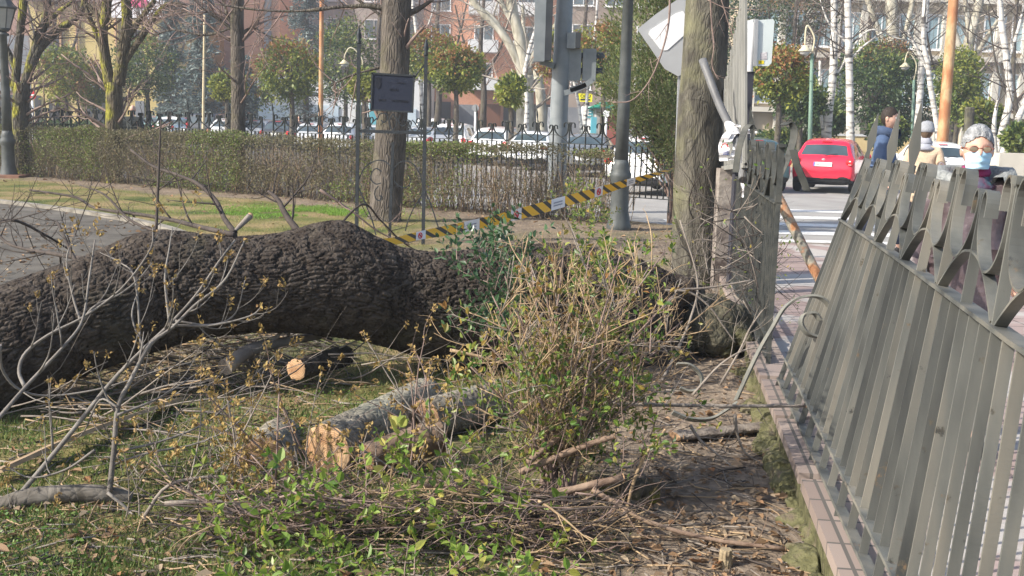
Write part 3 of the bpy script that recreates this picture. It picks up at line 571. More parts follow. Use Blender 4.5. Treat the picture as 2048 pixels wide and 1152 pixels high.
# long strip of split bark on the lawn
P0, P1 = gr(-10, 945, .05), gr(355, 800, .05); sp = MB(); Q = smooth_path([P0, P0*.6+P1*.4+[.02, 0, .03], P1], 12); sp.strip(Q, norm(np.cross(P1-P0, [0, 0, 1]))*.9+np.array([0, 0, .35]), .085, .02)
o = sp.build('split_plank', pm('split_wood', [(.22, .15, .09), (.42, .31, .2)], 8, .85, .3, st=(1, 1, 1)), loc=(P0+P1)/2*[1, 1, 0]); tag(o, 'long pale strip of split wood lying on the lawn at the left edge', 'wood strip')

# ================================================================== SAWN LOGS AND STICKS
M_logbark = barkm('log_bark', (.11, .095, .075), (.27, .24, .19), moss=(.25, .245, .19), mr=(.5, .7), scale=30, st=(1, 1, 1), bump=.6, dist=.010)
def log(label, a, b, r0, r1, face, bark=M_logbark, sq=1.0, name='sawn_log', knob=None, seed=0):
    a, b = np.asarray(a, float), np.asarray(b, float); ax = norm(b-a); n = 46; k = 40
    t_ = thing(name, label, 'log', (a[0], a[1], 0)); u = norm(np.cross(ax, [0, 0, 1])); v = np.cross(u, ax)
    th = np.linspace(0, 2*np.pi, k, endpoint=False); tt = np.linspace(0, 1, n)
    TH, TT = np.meshgrid(th, tt); L = np.linalg.norm(b-a)
    out = 1+.16*(fbm(np.cos(TH)*1.2+seed, np.sin(TH)*1.2, TT*.6, seed, 3)-.47)*2
    f1, f2, _ = worley(TT*L/.06+seed, TH*9/6.283*2.2, None, seed); rr = (r0+(r1-r0)*TT)*out+ss(0, .3, f2-f1)*.007
    P = a+(b-a)*TT[..., None]+(u*np.cos(TH)[..., None]+v*np.sin(TH)[..., None]*sq)*rr[..., None]
    m = MB(); I = np.arange(n-1)[:, None]*k; j = np.arange(k)[None, :]; jj = (j+1) % k
    m.add(P, np.stack([I+j, I+jj, I+k+jj, I+k+j], -1).reshape(-1, 4), 0, True); m.f.append((np.arange(k)[None, :]+(n-1)*k, 0, False))
    if knob: m.tube([a+(b-a)*knob[0], a+(b-a)*knob[0]+np.array(knob[1])], [knob[2], knob[2]*.9], 14)
    m.build('bark', bark, t_, root=t_)
    m = MB(); rings = [P[0]*(1-f)+a*f+ax*.004*0 for f in (0, .07, .3, .6, 1)]
    Vv = []
    for f in (0., .06, .3, .6, .95): Vv.append(P[0]*(1-f)+a*f-ax[None, :]*(.006*min(1, f*9)+.004*(fbm(P[0][:, 0]*30, P[0][:, 1]*30, P[0][:, 2]*30+f*5, 2)-.5))[:, None])
    m.add(np.array(Vv), np.concatenate([np.stack([I_*k+jj[0], I_*k+j[0], I_*k+k+j[0], I_*k+k+jj[0]], -1) for I_ in range(4)]), 0, True); m.f.append((np.arange(k)[::-1][None, :]+4*k, 0, False))
    fm = face if face not in (M_cut, M_cut_brown) else ringsm('cut_wood_rings', *(((.34, .19, .10), (.54, .35, .20), (.62, .45, .29)) if face is M_cut else ((.17, .10, .06), (.31, .20, .12), (.40, .28, .175))), ctr=(a+u*r0*.12-np.array(t_.location)))
    m.build('cut_face', fm, t_, root=t_); return t_
def lg(px, py, d): return at(px, py, d)
log('large sawn log with rough brown cut face, leftmost of the logs', lg(527, 930, 5.0), lg(560, 880, 5.6), .135, .12, M_cut_brown, seed=1)
log('lichen covered log with pale orange cut face and knobbly bark running back to the right', lg(655, 905, 4.95), lg(850, 812, 5.9), .115, .13, M_cut, knob=(.62, (-.02, -.10, .12), .05), seed=2, sq=1.15)
log('broken brown log lying just right of the pale cut face', lg(735, 915, 4.9), lg(880, 872, 5.1), .062, .08, M_cut_brown, bark=pm('barkless_wood', [(.12, .08, .055), (.24, .17, .12)], 6, .9, .5, 30, st=(.5, .5, 2)), seed=3)
log('small log with fresh orange cut face in the shade beneath the arched trunk', lg(592, 738, 6.35), lg(690, 712, 7.0), .060, .062, M_cut, bark=M_bark_dark, seed=4)
log('grey lichen log lying half buried behind the budding twigs towards the shrub', lg(850, 840, 5.5), lg(1010, 792, 6.0), .10, .10, M_cut_brown, seed=6)
log('mossy log lying on the bare soil right of the cut shrub', lg(1325, 992, 4.75), lg(1175, 985, 4.85), .070, .078, pm('dark_wood_end', [(.08, .06, .045), (.17, .13, .10)], 9, .9, .5), bark=M_bark_moss, seed=5)
log('short split stump of wood upright at the bottom edge by the railing wall', at(1448, 1180, 4.0), at(1452, 1098, 4.0), .026, .018, M_cut_brown, bark=pm('stick_wood', [(.20, .15, .09), (.38, .31, .20)], 9, .9, .4), seed=7, name='wood_stub')
log('flat weathered board of wood at the foot of the railing wall', gr(1350, 872, .03), gr(1555, 850, .03), .055, .05, M_cut_brown, bark=pm('weathered_board', [(.10, .08, .065), (.26, .22, .18)], 7, .9, .4, st=(3, 3, 1)), sq=.35, seed=9, name='wood_board')
def stick(label, pts, d0, d1, r, mat=M_twig_tan, nsh=0):
    P = pxpath(pts, d0, d1); t_ = thing('broken_stick', label, 'stick', P[0]); m = MB(); m.tube(P, np.linspace(r, r*.8, len(P))*(1+.1*np.sin(np.arange(len(P))*2.1)), 10)
    m.build('stem', mat, t_, root=t_); m = MB(); dd = norm(P[-1]-P[-2]); m.tube([P[-1]-dd*.002, P[-1]+dd*.003], r*.82, 10); m.build('split_end', M_cut, t_, root=t_)
    if nsh: m = MB(); shoots(m, P, r, nsh, .25, [], up=.2); m.build('twigs', mat, t_, root=t_)
    return t_
M_st = pm('stick_bark', [(.16, .105, .075), (.30, .215, .155)], 9, .85, .3, 50)
stick('thick brown stick lying across the foot of the shrub with a pale broken tip', [(880, 1035), (1000, 1008), (1120, 985), (1247, 955)], 4.25, 4.35, .020, M_st)
stick('brown stick slanting up to the right in front of the shrub stem', [(1055, 925), (1110, 880), (1182, 818)], 4.4, 4.5, .013, M_st)
stick('curved brown stick above the thick stick at the shrub foot', [(1040, 945), (1110, 915), (1180, 888), (1230, 872)], 4.45, 4.4, .015, M_st)
stick('long thin stick on the bare soil running right to the railing wall', [(1185, 978), (1240, 1012), (1300, 1045), (1420, 1078), (1570, 1098)], 4.3, 4.15, .011, M_st, 5)
stick('straight pale stick along the very bottom of the picture', [(760, 1128), (880, 1132), (1050, 1140), (1210, 1152)], 4.05, 4.05, .014, M_st)
stick('short thick piece of pale wood on the soil below the shrub', [(1150, 1092), (1200, 1102), (1272, 1118)], 4.15, 4.1, .016, M_st)
stick('short dark stick resting on the pale wood below the shrub', [(1085, 1120), (1150, 1105), (1222, 1076)], 4.15, 4.15, .014, M_st)
stick('thin upright stick planted in the soil right of the shrub', [(1252, 1075), (1258, 1000), (1285, 920), (1330, 860)], 4.45, 4.5, .008, M_twig_tan, 3)
stick('grey horizontal branch reaching right to the leaning railing', [(1210, 808), (1330, 810), (1450, 812), (1612, 812)], 5.2, 5.3, .010, M_twig_pale, 6)
stick('long brown stick lying left under the green sprigs', [(560, 1010), (700, 990), (860, 972), (1000, 975), (1110, 985)], 4.3, 4.3, .010, M_st, 5)
stick('dark stick lying left of the shrub under the twigs', [(900, 700), (1000, 722), (1080, 742)], 5.0, 5.0, .008, M_twig_tan, 6)
# ================================================================== SHRUBS
M_privet = leafm('privet_leaves', [(.045, .10, .02), (.09, .17, .03), (.18, .25, .045), (.30, .31, .06), (.12, .20, .035), (.38, .26, .06)], .35, .4, .5)
M_fresh = leafm('fresh_leaves', [(.08, .16, .025), (.16, .26, .04), (.27, .36, .07), (.14, .23, .035), (.40, .36, .08)], .4, .38, .5)
M_dark = leafm('dark_leaves', [(.03, .07, .03), (.05, .11, .045), (.08, .15, .06)], .25, .35, .5)
M_autumn = leafm('autumn_leaves', [(.25, .20, .05), (.33, .17, .06), (.20, .22, .05), (.42, .30, .10)], .35, .5, .4)
def leafy(m, tips_or_pts, k, L, spread, mat=0, up=.3, asp=.5):
    for p, d in tips_or_pts:
        P = np.asarray(p)+rng.normal(0, spread, (k, 3)); D = rng.normal(0, 1, (k, 3))+np.asarray(d)*.9+[0, 0, up]
        m.leaves(P, D, rng.uniform(.6, 1.25, k)*L, asp, mat, .2, curl=.12)
sb_ = gr(1110, 1015); shr = thing('cut_shrub', 'clipped privet shrub with tan bare twigs and some green leaves in the middle foreground', 'shrub', sb_)
mS = MB(); mT = MB(); tipsA = []; sprigs = []
ends = [(1128, 470), (1060, 480), (1010, 520), (985, 560), (960, 640), (940, 700), (1180, 470), (1240, 480), (1300, 500), (1345, 560), (1352, 640), (1345, 700), (1270, 540), (1210, 520), (1090, 540), (1150, 560), (1310, 600), (1040, 600), (1290, 760), (1010, 760), (1240, 650), (1170, 640), (1100, 640), (1330, 470), (1365, 610), (1255, 590)]
for i, (ex, ey) in enumerate(ends):
    de = 4.75+random.uniform(-.4, .45); e = at(ex, ey+32, de); p = sb_+[random.uniform(-.08, .08), random.uniform(-.08, .08), 0]
    mid = p*.45+e*.55+np.array([(p[0]-e[0])*.25, 0, random.uniform(.0, .12)])*[1, 1, 0]+[0, 0, .02]; P = smooth_path([p, p*.75+mid*.25+[0, 0, .05], mid, e], 18)
    r = random.uniform(.006, .011); mS.tube(P, np.linspace(r, .0028, 18), 7)
    for q in range(20):
        t = random.uniform(.38, 1); k = min(int(t*17), 16); d = norm(P[k+1]-P[k]); s = norm(np.cross(d, rng.normal(size=3))); tp = []
        grow(mT, P[k], d*.7+s*.95+np.array([.16, 0, .15]), random.uniform(.12, .30), random.uniform(.0022, .0036), 2, random.randrange(2, 4), random.choice([0, 0, 0, 1]), .35, .25, tp, 4, 5, .95, .62, taper=.75)
        tipsA += tp
mS.build('stem', M_twig_red, shr, root=shr); mT.build('clipped_twigs', [M_twig_tan, M_twig_pale], shr, root=shr)
mL = MB(); pts = []
for p, d, lv in tipsA:
    zz = (p[2])/1.2; xx = p[0]-sb_[0]
    pr = .62-.38*ss(.45, .95, zz)-.25*ss(.05, .5, xx)*ss(.35, .6, zz)
    if random.random() < pr*.42: pts.append((p-np.asarray(d)*random.uniform(0, .08), d))
leafy(mL, pts, 2, .030, .012, 0); mL.build('leaves', M_privet, shr, root=shr)
mL = MB(); leafy(mL, [(p, d) for p, d, lv in tipsA if random.random() < .05 and p[2] > .6], 2, .04, .012); mL.build('yellowing_leaves', M_autumn, shr, root=shr)
# low leaves round the foot of the shrub
mL = MB(); mW = MB(); pts = []
for k in range(300):
    x = random.uniform(930, 1330); y = random.uniform(700, 1000); p = at(x, y, 4.75+random.uniform(-.5, .6))
    if p[2] < .03 or random.random() > .75-.6*abs(x-1120)/230: continue
    tp = []; grow(mW, p, rng.normal(0, .5, 3)+[0, 0, .8], random.uniform(.12, .28), .0025, 1, 2, 0, .4, .3, tp, 4, 4); pts += [(q, d) for q, d, lv in tp]
leafy(mL, pts, 5, .032, .02); mL.build('low_leaves', M_privet, shr, root=shr); mW.build('low_twigs', M_twig_red, shr, root=shr)

def sprig(m, w, p, d, L, nl, LL, lm=0):
    P = grow(w, p, d, L, .0028, 0, 0, 0, .35, .15, None, 8, 5)
    for i in range(nl):
        t = .2+.8*i/nl; k = min(int(t*8), 7); q = P[k]+(P[k+1]-P[k])*(t*8-k); dd = norm(P[k+1]-P[k]); s = norm(np.cross(dd, rng.normal(size=3)))
        m.leaves([q, q], [dd*.6+s, dd*.6-s], LL*random.uniform(.4, 1.25), random.uniform(.4, .6), lm, .2, curl=.1)
    m.leaves([P[-1]]*2, [norm(P[-1]-P[-2])+rng.normal(0, .4, 3) for _ in range(2)], LL*.8, .45, lm, .2)
gs = thing('green_brush', 'heap of cut branches with fresh green leaves along the bottom of the picture', 'brush', gr(780, 1090))
mL, mW = MB(), MB()
for k in range(118):
    x = random.uniform(470, 1110); lo = 930+90*abs(x-760)/320 if x < 760 else 900+70*abs(x-760)/350
    y = random.uniform(lo, 1200); d = 3.95+random.uniform(0, .35); p = at(x, y, d)
    if p[2] < .02: p = gr(x, min(y, 1190), .02)
    a = random.uniform(0, 6.28); sprig(mL, mW, p, [math.cos(a), math.sin(a)*.6-.2, random.uniform(.1, 1.0)], random.uniform(.12, .30), random.randrange(3, 7), .046)
mL.build('leaves', M_fresh, gs, root=gs); mW.build('stems', M_twig_red, gs, root=gs)
mW = MB()
for k in range(420):
    x = random.uniform(460, 1180); y = random.uniform(985, 1180); p = at(x, y, random.uniform(4.0, 4.45)); p[2] = max(p[2], .015); an = random.gauss(.1, .4)+(math.pi if k % 2 else 0)
    grow(mW, p, [math.cos(an), math.sin(an)*.6, random.uniform(-.1, .25)], random.uniform(.15, .5), random.uniform(.002, .0065), 1, 3, k % 3, .4, 0, None, 6, 5)
mW.build('twigs', [M_twig_red, M_twig_tan, M_twig_dark], gs, root=gs)
ts = thing('leafy_sprig', 'single tall sprig with bright pale green leaves standing before the logs', 'plant', gr(800, 1100))
mL, mW = MB(), MB()
P = pxpath([(768, 1090), (775, 1010), (785, 930), (800, 850)], 4.1, 4.1); mW.tube(P, np.linspace(.004, .002, len(P)), 6)
for (x, y) in [(800, 850), (835, 890), (770, 950), (795, 870), (820, 985), (765, 1000)]:
    q = at(x, y, 4.1); P2 = smooth_path([P[int(len(P)*.5)], (P[int(len(P)*.6)]+q)/2+[.01, 0, .02], q], 8) if y > 860 else P[-3:]
    mW.tube(P2, .0022, 5); k = 5; mL.leaves(np.repeat(q[None], k, 0)+rng.normal(0, .006, (k, 3)), rng.normal(0, .8, (k, 3))+[0, -.2, .5], rng.uniform(.04, .07, k), .55, 0, .15, curl=.1)
mL.build('leaves', leafm('pale_leaves', [(.30, .38, .09), (.38, .46, .13), (.45, .42, .12)], .45, .4), ts, root=ts); mW.build('stem', M_twig_tan, ts, root=ts)
def leafheap(label, name, cat, box, d0, d1, n, LL, mat, L=(.15, .35), nl=6, loc=None, up=.7, wm=M_twig_red):
    t_ = thing(name, label, cat, gr((box[0]+box[2])/2, box[3]) if loc is None else loc); mL, mW = MB(), MB()
    for k in range(n):
        u, v = random.gauss(.5, .24), random.random(); x = box[0]+(box[2]-box[0])*u; y = box[1]+(box[3]-box[1])*v; p = at(x, y, random.uniform(d0, d1)); p[2] = max(p[2], .02)
        sprig(mL, mW, p, rng.normal(0, .6, 3)+[0, 0, up], random.uniform(*L), nl, LL)
    mL.build('leaves', mat, t_, root=t_); mW.build('stems', wm, t_, root=t_); return t_
leafheap('dark green leafy bush growing over the end of the trunk left of the cut shrub', 'evergreen_bush', 'shrub', (930, 490, 1060, 690), 6.3, 6.9, 80, .05, M_dark, loc=gr(1000, 760))
leafheap('dull green young growth behind the tan tips of the cut shrub below the tape', 'evergreen_bush', 'shrub', (1070, 500, 1340, 600), 6.4, 7.2, 60, .045, M_privet, loc=gr(1200, 760), L=(.08, .16))
leafheap('dusty green leaves low between the cut shrub and the grey lamp post', 'evergreen_bush', 'shrub', (1120, 380, 1230, 470), 14.5, 15.8, 50, .06, M_privet, loc=gr(1170, 470))
# thorny tangle between lichen tree and railing
tg = thing('twig_tangle', 'grey tangle of bare twigs between the lichen tree and the upright railing', 'brush', at(1450, 640, 8.2)*[1, 1, 0]); mW = MB(); tp = []
for k in range(95):
    p = at(random.uniform(1380, 1520), random.uniform(420, 640), random.uniform(7.6, 9.3)); an = random.uniform(0, 6.28)
    grow(mW, p, [math.cos(an), -.2, math.sin(an)*.8+.2], random.uniform(.25, .6), random.uniform(.003, .006), 1, 4, k % 2, .5, .1, tp, 6, 4)
mW.build('twigs', [M_twig_pale, M_twig_dark], tg, root=tg); mL = MB(); leafy(mL, [(p, d) for p, d, lv in tp if random.random() < .22], 2, .03, .02); mL.build('leaves', M_privet, tg, root=tg)
for lab, pts, d0, d1, r in [('pale bent branch hanging down over the mossy butt to the soil', [(1330, 580), (1380, 585), (1420, 615), (1445, 650), (1470, 685)], 6.8, 6.8, .008),
        ('grey arched shoot leaning against the lichen tree trunk base', [(1310, 790), (1345, 720), (1380, 640), (1395, 560), (1360, 440)], 7.0, 7.6, .012),
        ('forked pale twig rising from the soil to the upright railing', [(1440, 770), (1480, 700), (1498, 660), (1525, 620)], 6.2, 6.3, .008),
        ('yellowish thin shoot slanting up to the scroll of the broken ironwork', [(1385, 790), (1440, 730), (1490, 700), (1535, 695)], 5.9, 6.0, .008),
        ('dark horizontal branch across the foot of the lichen tree', [(1350, 580), (1420, 575), (1505, 560)], 7.0, 7.1, .010),
        ('crooked twig hanging on the soil below the board', [(1380, 850), (1400, 880), (1430, 905), (1462, 932)], 4.9, 4.8, .008),
        ('twig bundle hooked over the board at the foot of the railing wall', [(1470, 830), (1475, 870), (1490, 905), (1520, 925)], 5.0, 5.0, .008)]:
    branch(lab, pts, d0, d1, r, M_twig_pale, 4, .25)

# ================================================================== RAILINGS
M_rail, t, b, nn, ln = mk('worn_green_paint'); tc = nn('ShaderNodeTexCoord')
n1 = nn('ShaderNodeTexNoise'); n1.inputs['Scale'].default_value = 4.5; n1.inputs['Detail'].default_value = 10; n1.inputs['Roughness'].default_value = .72; ln(tc.outputs['Object'], n1.inputs[0])
n2 = nn('ShaderNodeTexNoise'); n2.inputs['Scale'].default_value = 3; n2.inputs['Detail'].default_value = 8; mp = nn('ShaderNodeMapping'); mp.inputs[3].default_value = (1.6, 1.6, .30); mp.inputs[1].default_value = (3, 5, 1); ln(tc.outputs['Object'], mp.inputs[0]); ln(mp.outputs[0], n2.inputs[0])
n3 = nn('ShaderNodeTexNoise'); n3.inputs['Scale'].default_value = 30; n3.inputs['Detail'].default_value = 4; ln(mp.outputs[0], n3.inputs[0])
base = ramp(t, n2.outputs[0], [(.055, .058, .055), (.115, .117, .105), (.185, .172, .142)], [.36, .5, .64])
oi = nn('ShaderNodeObjectInfo'); hm = nn('ShaderNodeHueSaturation'); rv = nn('ShaderNodeMapRange'); rv.inputs[3].default_value = .82; rv.inputs[4].default_value = 1.15; ln(oi.outputs['Random'], rv.inputs[0]); ln(rv.outputs[0], hm.inputs['Value']); ln(base, hm.inputs['Color']); base = hm.outputs[0]
spots = ramp(t, n1.outputs[0], [(1, 1, 1), (0, 0, 0), (0, 0, 0), (1, 1, 1)], [.35, .39, .62, .65]); mx = nn('ShaderNodeMixRGB'); ln(spots, mx.inputs[0]); ln(base, mx.inputs[1])
ln(ramp(t, n3.outputs[0], [(.04, .042, .04), (.10, .085, .06), (.22, .13, .07)], [.42, .55, .7]), mx.inputs[2]); ln(mx.outputs[0], b.inputs['Base Color'])
b.inputs['Roughness'].default_value = .55; b.inputs['Specular IOR Level'].default_value = .4
bp = nn('ShaderNodeBump'); bp.inputs['Strength'].default_value = .35; bp.inputs['Distance'].default_value = .004; ln(n1.outputs[0], bp.inputs['Height']); ln(bp.outputs[0], b.inputs['Normal'])
M_rail2 = pm('shaded_worn_paint', [(.025, .027, .026), (.055, .058, .053), (.085, .083, .07)], 8, .6, .2, spec=.3)  # worn railing paint, darkened to carry the tree shade on the upright railing
BW, BT, PER = .040, .008, .66
class Frame:   # a railing's own frame: u along, v up, n across; tw: (lean at u=0, lean at u=U, U) of a twisted panel
    def __init__(s, o, u, v, tw=None): s.o = np.asarray(o, float); s.u = norm(u); s.v0 = norm(v); s.n0 = np.cross(s.u, s.v0); s.tw = tw
    def vn(s, u):
        if s.tw is None: return s.v0, s.n0
        a, b, U = s.tw; l = a+(b-a)*min(1, max(0, u/U)); v = FN*math.sin(l)+np.array([0, 0, math.cos(l)]); return v, np.cross(s.u, v)
    def n(s, u): return s.vn(u)[1]
    def p(s, u, v, n=0): vv_, nn_ = s.vn(u); return s.o+s.u*u+vv_*v+nn_*n
def fcurve(fr, uv, n): q = smooth_path(np.c_[uv, np.zeros(len(uv))], n); return np.array([fr.p(a, c) for a, c, _ in q])
def spear(m, fr, u, v0, v1, w=.024, up=.0):  # flat lance head
    v = [v0, v0+.06, v0+.13, v1]; ww = [.016, .010, w, .002]
    for i in range(3):
        f = lambda du, q, n_: fr.p(u+du, q, n_)+np.array([-.12*(q-v0), 0, 0])*up
        A = [f(-.006, v[i], -ww[i]), f(.006, v[i], -ww[i]), f(.006, v[i], ww[i]), f(-.006, v[i], ww[i])]
        B = [f(-.006, v[i+1], -ww[i+1]), f(.006, v[i+1], -ww[i+1]), f(.006, v[i+1], ww[i+1]), f(-.006, v[i+1], ww[i+1])]
        m.add(np.array(A+B), BOXF)
def railing(t_, fr, L, mat, hr=1.03, spears=lambda i: True, skip=lambda i: False, lower=True, root=None, per=PER, nb=6, curl=True, bw=BW, bbw=None):
    """bars, rails, tall posts with curled heads, short posts with twin curls, U scrolls and arches"""
    root = root or t_; pit = per/nb
    def bd(m, nm): return m.build(nm, mat, t_, root=root)
    def rail(v, w, nm):
        m = MB(); k = 24
        for i in range(k):
            a, c = fr.p(L*i/k, v), fr.p(L*(i+1)/k, v); m.bar(a, c, fr.n(L*(i+.5)/k)*w, fr.vn(L*(i+.5)/k)[0]*.006)
        bd(m, nm)
    rail(hr, .026, 'top_rail'); rail(.16, .024, 'middle_rail')
    if lower: rail(.035, .022, 'bottom_rail')
    for i in range(int(L/pit)+1):
        u = i*pit; lo = .041 if (i % 2 == 0 and lower) else .166
        if i % nb == 0: lo = -.06
        tw = random.uniform(-.004, .004); m = MB(); m.bar(fr.p(u+tw, lo), fr.p(u-tw, hr-.006), fr.n(u)*(bbw or bw)/2, fr.u*BT/2); bd(m, 'baluster')
    for i in range(int(L/per)+1):
        u = i*per
        if skip(i): continue
        m = MB(); m.bar(fr.p(u, hr+.006), fr.p(u, hr+.36), fr.n(u)*bw/2, fr.u*BT/2); bd(m, 'tall_post')
        if spears(i) == 3: m = MB(); m.bar(fr.p(u+per/2, hr+.29), fr.p(u+per/2, hr+.36), fr.n(u)*.012, fr.u*.004); spear(m, fr, u+per/2, hr+.30, hr+.61, up=1); bd(m, 'spear_head')
        if spears(i) in (True, 1): m = MB(); spear(m, fr, u, hr+.36, hr+.64, up=1); bd(m, 'spear_head')
        else: m = MB(); m.bar(fr.p(u-.028, hr+.362), fr.p(u+.028, hr+.362), fr.n(u)*.024, fr.vn(u)[0]*.010); bd(m, 'post_cap')
        ub = u+per/2
        if ub < L: m = MB(); m.bar(fr.p(ub, hr+.006), fr.p(ub, hr+.31), fr.n(ub)*bw/2, fr.u*BT/2); bd(m, 'short_post')
        for sgn in (-1, 1):
            a = u; q = u+sgn*per/2
            if q < -.01 or q > L+.01: continue
            k = sgn*per; jt = random.uniform(-.012, .012)
            uv = [(a+k*.165, hr+.27+jt), (a+k*.165, hr+.338), (a+k*.105, hr+.37), (a+k*.045, hr+.335), (a+k*.042, hr+.26), (a+k*.065, hr+.19), (a+k*.135, hr+.135), (a+k*.24, hr+.115), (a+k*.34, hr+.14), (a+k*.425, hr+.195), (a+k*.464, hr+.255), (a+k*.462, hr+.30), (a+k*.425, hr+.32), (a+k*.385, hr+.297), (a+k*.38, hr+.25)]
            m = MB(); m.strip(fcurve(fr, uv, 54), fr.n(a+k*.25), bw+.004, .007); bd(m, 'scroll')
            uv = [(a+k*.03, hr+.008), (a+k*.10, hr+.045), (a+k*.22, hr+.098), (a+k*.36, hr+.138), (a+k*.488, hr+.15)]
            m = MB(); m.strip(fcurve(fr, uv, 18), fr.n(a+k*.25), bw, .007); bd(m, 'arch')
# the leaning panel in the right foreground (runs from its free end towards the camera)
LEAN = R(18); y0 = 6.35
o0 = np.array([fx(y0)+.03, y0, .155]); vL = np.array([math.sin(LEAN)*FN[0], math.sin(LEAN)*FN[1], math.cos(LEAN)])
frL = Frame(o0, -FD, vL, tw=(R(17), R(3.5), 4.0))
lp = thing('leaning_railing', 'worn grey green iron railing panel leaning outwards in the right foreground', 'railing', o0)
railing(lp, frL, 5.2, M_rail, spears=lambda i: 3 if i in (1, 2) else i == 0, per=.74, bw=.031, bbw=.030)
# the upright railing behind it
y1 = 6.95; L1 = 5.28; o1 = np.array([fx(y1)+.03, y1, .155]); frU = Frame(o1, FD, np.array([.0, 0, 1.]))
ur = thing('upright_railing', 'upright iron railing with curled strap heads seen edge on beside the mossy butt', 'railing', o1)
railing(ur, frU, L1, M_rail2, per=.74, bw=.038, bbw=.030, spears=lambda i: i in (3, 6, 8))
m = MB(); uv = [(-.10, .90), (-.07, 1.0), (-.03, 1.12), (0.03, 1.22), (.06, 1.36)]; m.strip(fcurve(Frame(o1+[.06, -.05, .15], FN, [0, 0, 1]), [(.10, .97), (.07, 1.04), (.03, 1.12), (.0, 1.22)], 12), [.8, -.6, 0], .05, .006); m.build('bent_strap', M_rail2, ur, root=ur)
m = MB(); m.strip(fcurve(Frame(o1+[.05, .3, .12], FN, [0, 0, 1]), [(.02, 1.08), (.06, 1.18), (.09, 1.30), (.09, 1.38), (.06, 1.42), (.02, 1.40)], 20), [.8, -.6, 0], .05, .006); m.build('bent_strap', M_rail2, ur, root=ur)
m = MB(); m.strip(fcurve(Frame(o1+[-.02, 1.2, .12], FN, [0, 0, 1]), [(-.02, 1.05), (-.01, 1.2), (.02, 1.34), (.06, 1.40), (.09, 1.37)], 20), [.8, -.6, 0], .05, .006); m.build('bent_strap', M_rail2, ur, root=ur)
# the panel thrown up behind the tree
M_pan = pm('pale_grey_rail_paint', [(.19, .19, .175), (.30, .295, .27)], 5, .6, .2, st=(1, 1, .4))
bp_ = thing('thrown_railing', 'broken railing panel tipped up on end between the lichen tree and the bus stop sign', 'railing', at(1455, 345, 12)*[1, 1, 1])
tops = [(1437, 232, 345), (1443, 205, 345), (1449, 175, 344), (1455, 150, 343), (1461, 120, 342), (1467, 90, 340), (1473, 58, 338), (1479, 20, 336), (1485, -20, 334), (1491, -40, 332)]
for k in range(19):
    x = 1436+k*3.05; d = 12.1-.16*k; yt = np.interp(x, [q[0] for q in tops], [q[1] for q in tops]); yt = yt-((k % 2)*8)
    a, c = at(x, 338-k*.4, d), at(x, yt, d); c = c+[0, 0, 0]; m = MB(); m.bar(a, c, [.011, 0, 0], [0, .02, 0]); m.build('baluster', M_pan, bp_, root=bp_)
for yo in (14, -0):
    m = MB(); P = np.array([at(1438+k*3.05, np.interp(1438+k*3.05, [q[0] for q in tops], [q[1] for q in tops])+26+yo*.3, 12.07-.16*k) for k in range(18)]); m.strip(P, [.3, -1, 0], .03, .03)
    if yo: m.build('rail', M_pan, bp_, root=bp_)
m = MB(); m.bar(at(1436, 338, 12.08), at(1491, 331, 9.2), [0, 0, .02], [.02, 0, 0]); m.build('rail', M_pan, bp_, root=bp_)
# a torn concrete gate post below it
m = MB(); a = at(1449, 360, 11.2); m.box((a[0], a[1], .62), (.14, .2, 1.24)); k = len(m.v); o = m.build('concrete_post', pm('flaking_render', [(.07, .055, .05), (.20, .17, .15), (.28, .25, .22)], 5, .9, .6, lo=.35, hi=.6), loc=(a[0], a[1], 0)); tag(o, 'low flaking concrete post behind the upright railing and the lichen tree', 'post')
# dark steel post, bent grey pole with tape, rusty pole
a = at(1483, 300, 10.6); dp_ = thing('steel_post', 'dark blue grey square steel post in front of the bus stop sign', 'post', (a[0], a[1], 0)); m = MB(); tz = at(1483, 146, 10.6)[2]
m.box((a[0], a[1], tz/2), (.125, .125, tz)); m.build('shaft', pm('navy_paint', [(.030, .031, .042), (.05, .05, .062)], 6, .55, .1), dp_, root=dp_); m = MB(); m.box((a[0], a[1], tz+.006), (.135, .135, .012)); m.build('cap', M_black, dp_, root=dp_)
M_tape, t, b, nn, ln = mk('white_tape'); b.inputs['Base Color'].default_value = (.78, .77, .78, 1); b.inputs['Roughness'].default_value = .45
M_tred = pm('tape_red', (.62, .06, .07), 5, .5); M_tblue = pm('tape_blue', (.07, .09, .30), 5, .5)
bpz = thing('bent_pole', 'bent grey steel pole sticking out from the lichen tree above the taped railing', 'pole', at(1480, 310, 9.5)*[1, 1, 0]); m = MB(); P = pxpath([(1405, 120), (1437, 205), (1462, 258), (1482, 310), (1486, 360)], 10.3, 9.3); m.tube(P, .037, 14); m.build('shaft', pm('grey_pole', [(.10, .10, .105), (.16, .16, .16)], 5, .5, .1), bpz, root=bpz)
tw = thing('barrier_tape', 'white barrier tape with red print knotted round the bent grey pole', 'tape', at(1470, 265, 9.6)*[1, 1, 1])
c = at(1466, 262, 9.75); ax = norm(at(1482, 310, 9.5)-at(1437, 205, 9.9))
for k in range(5):
    m = MB(); u = norm(np.cross(ax, [0, 1, .3*k-.5])); v = np.cross(ax, u); th = np.linspace(0, 6.6, 26); P = c+ax*(-.06+.03*k)+(np.cos(th)[:, None]*u+np.sin(th)[:, None]*v)*(.040+.003*k)+ax*np.outer(np.sin(th*2+k), [1])*.012
    m.strip(P, ax+rng.normal(0, .25, 3), .05, .0025); m.build('wrap', M_tape, tw, root=tw)
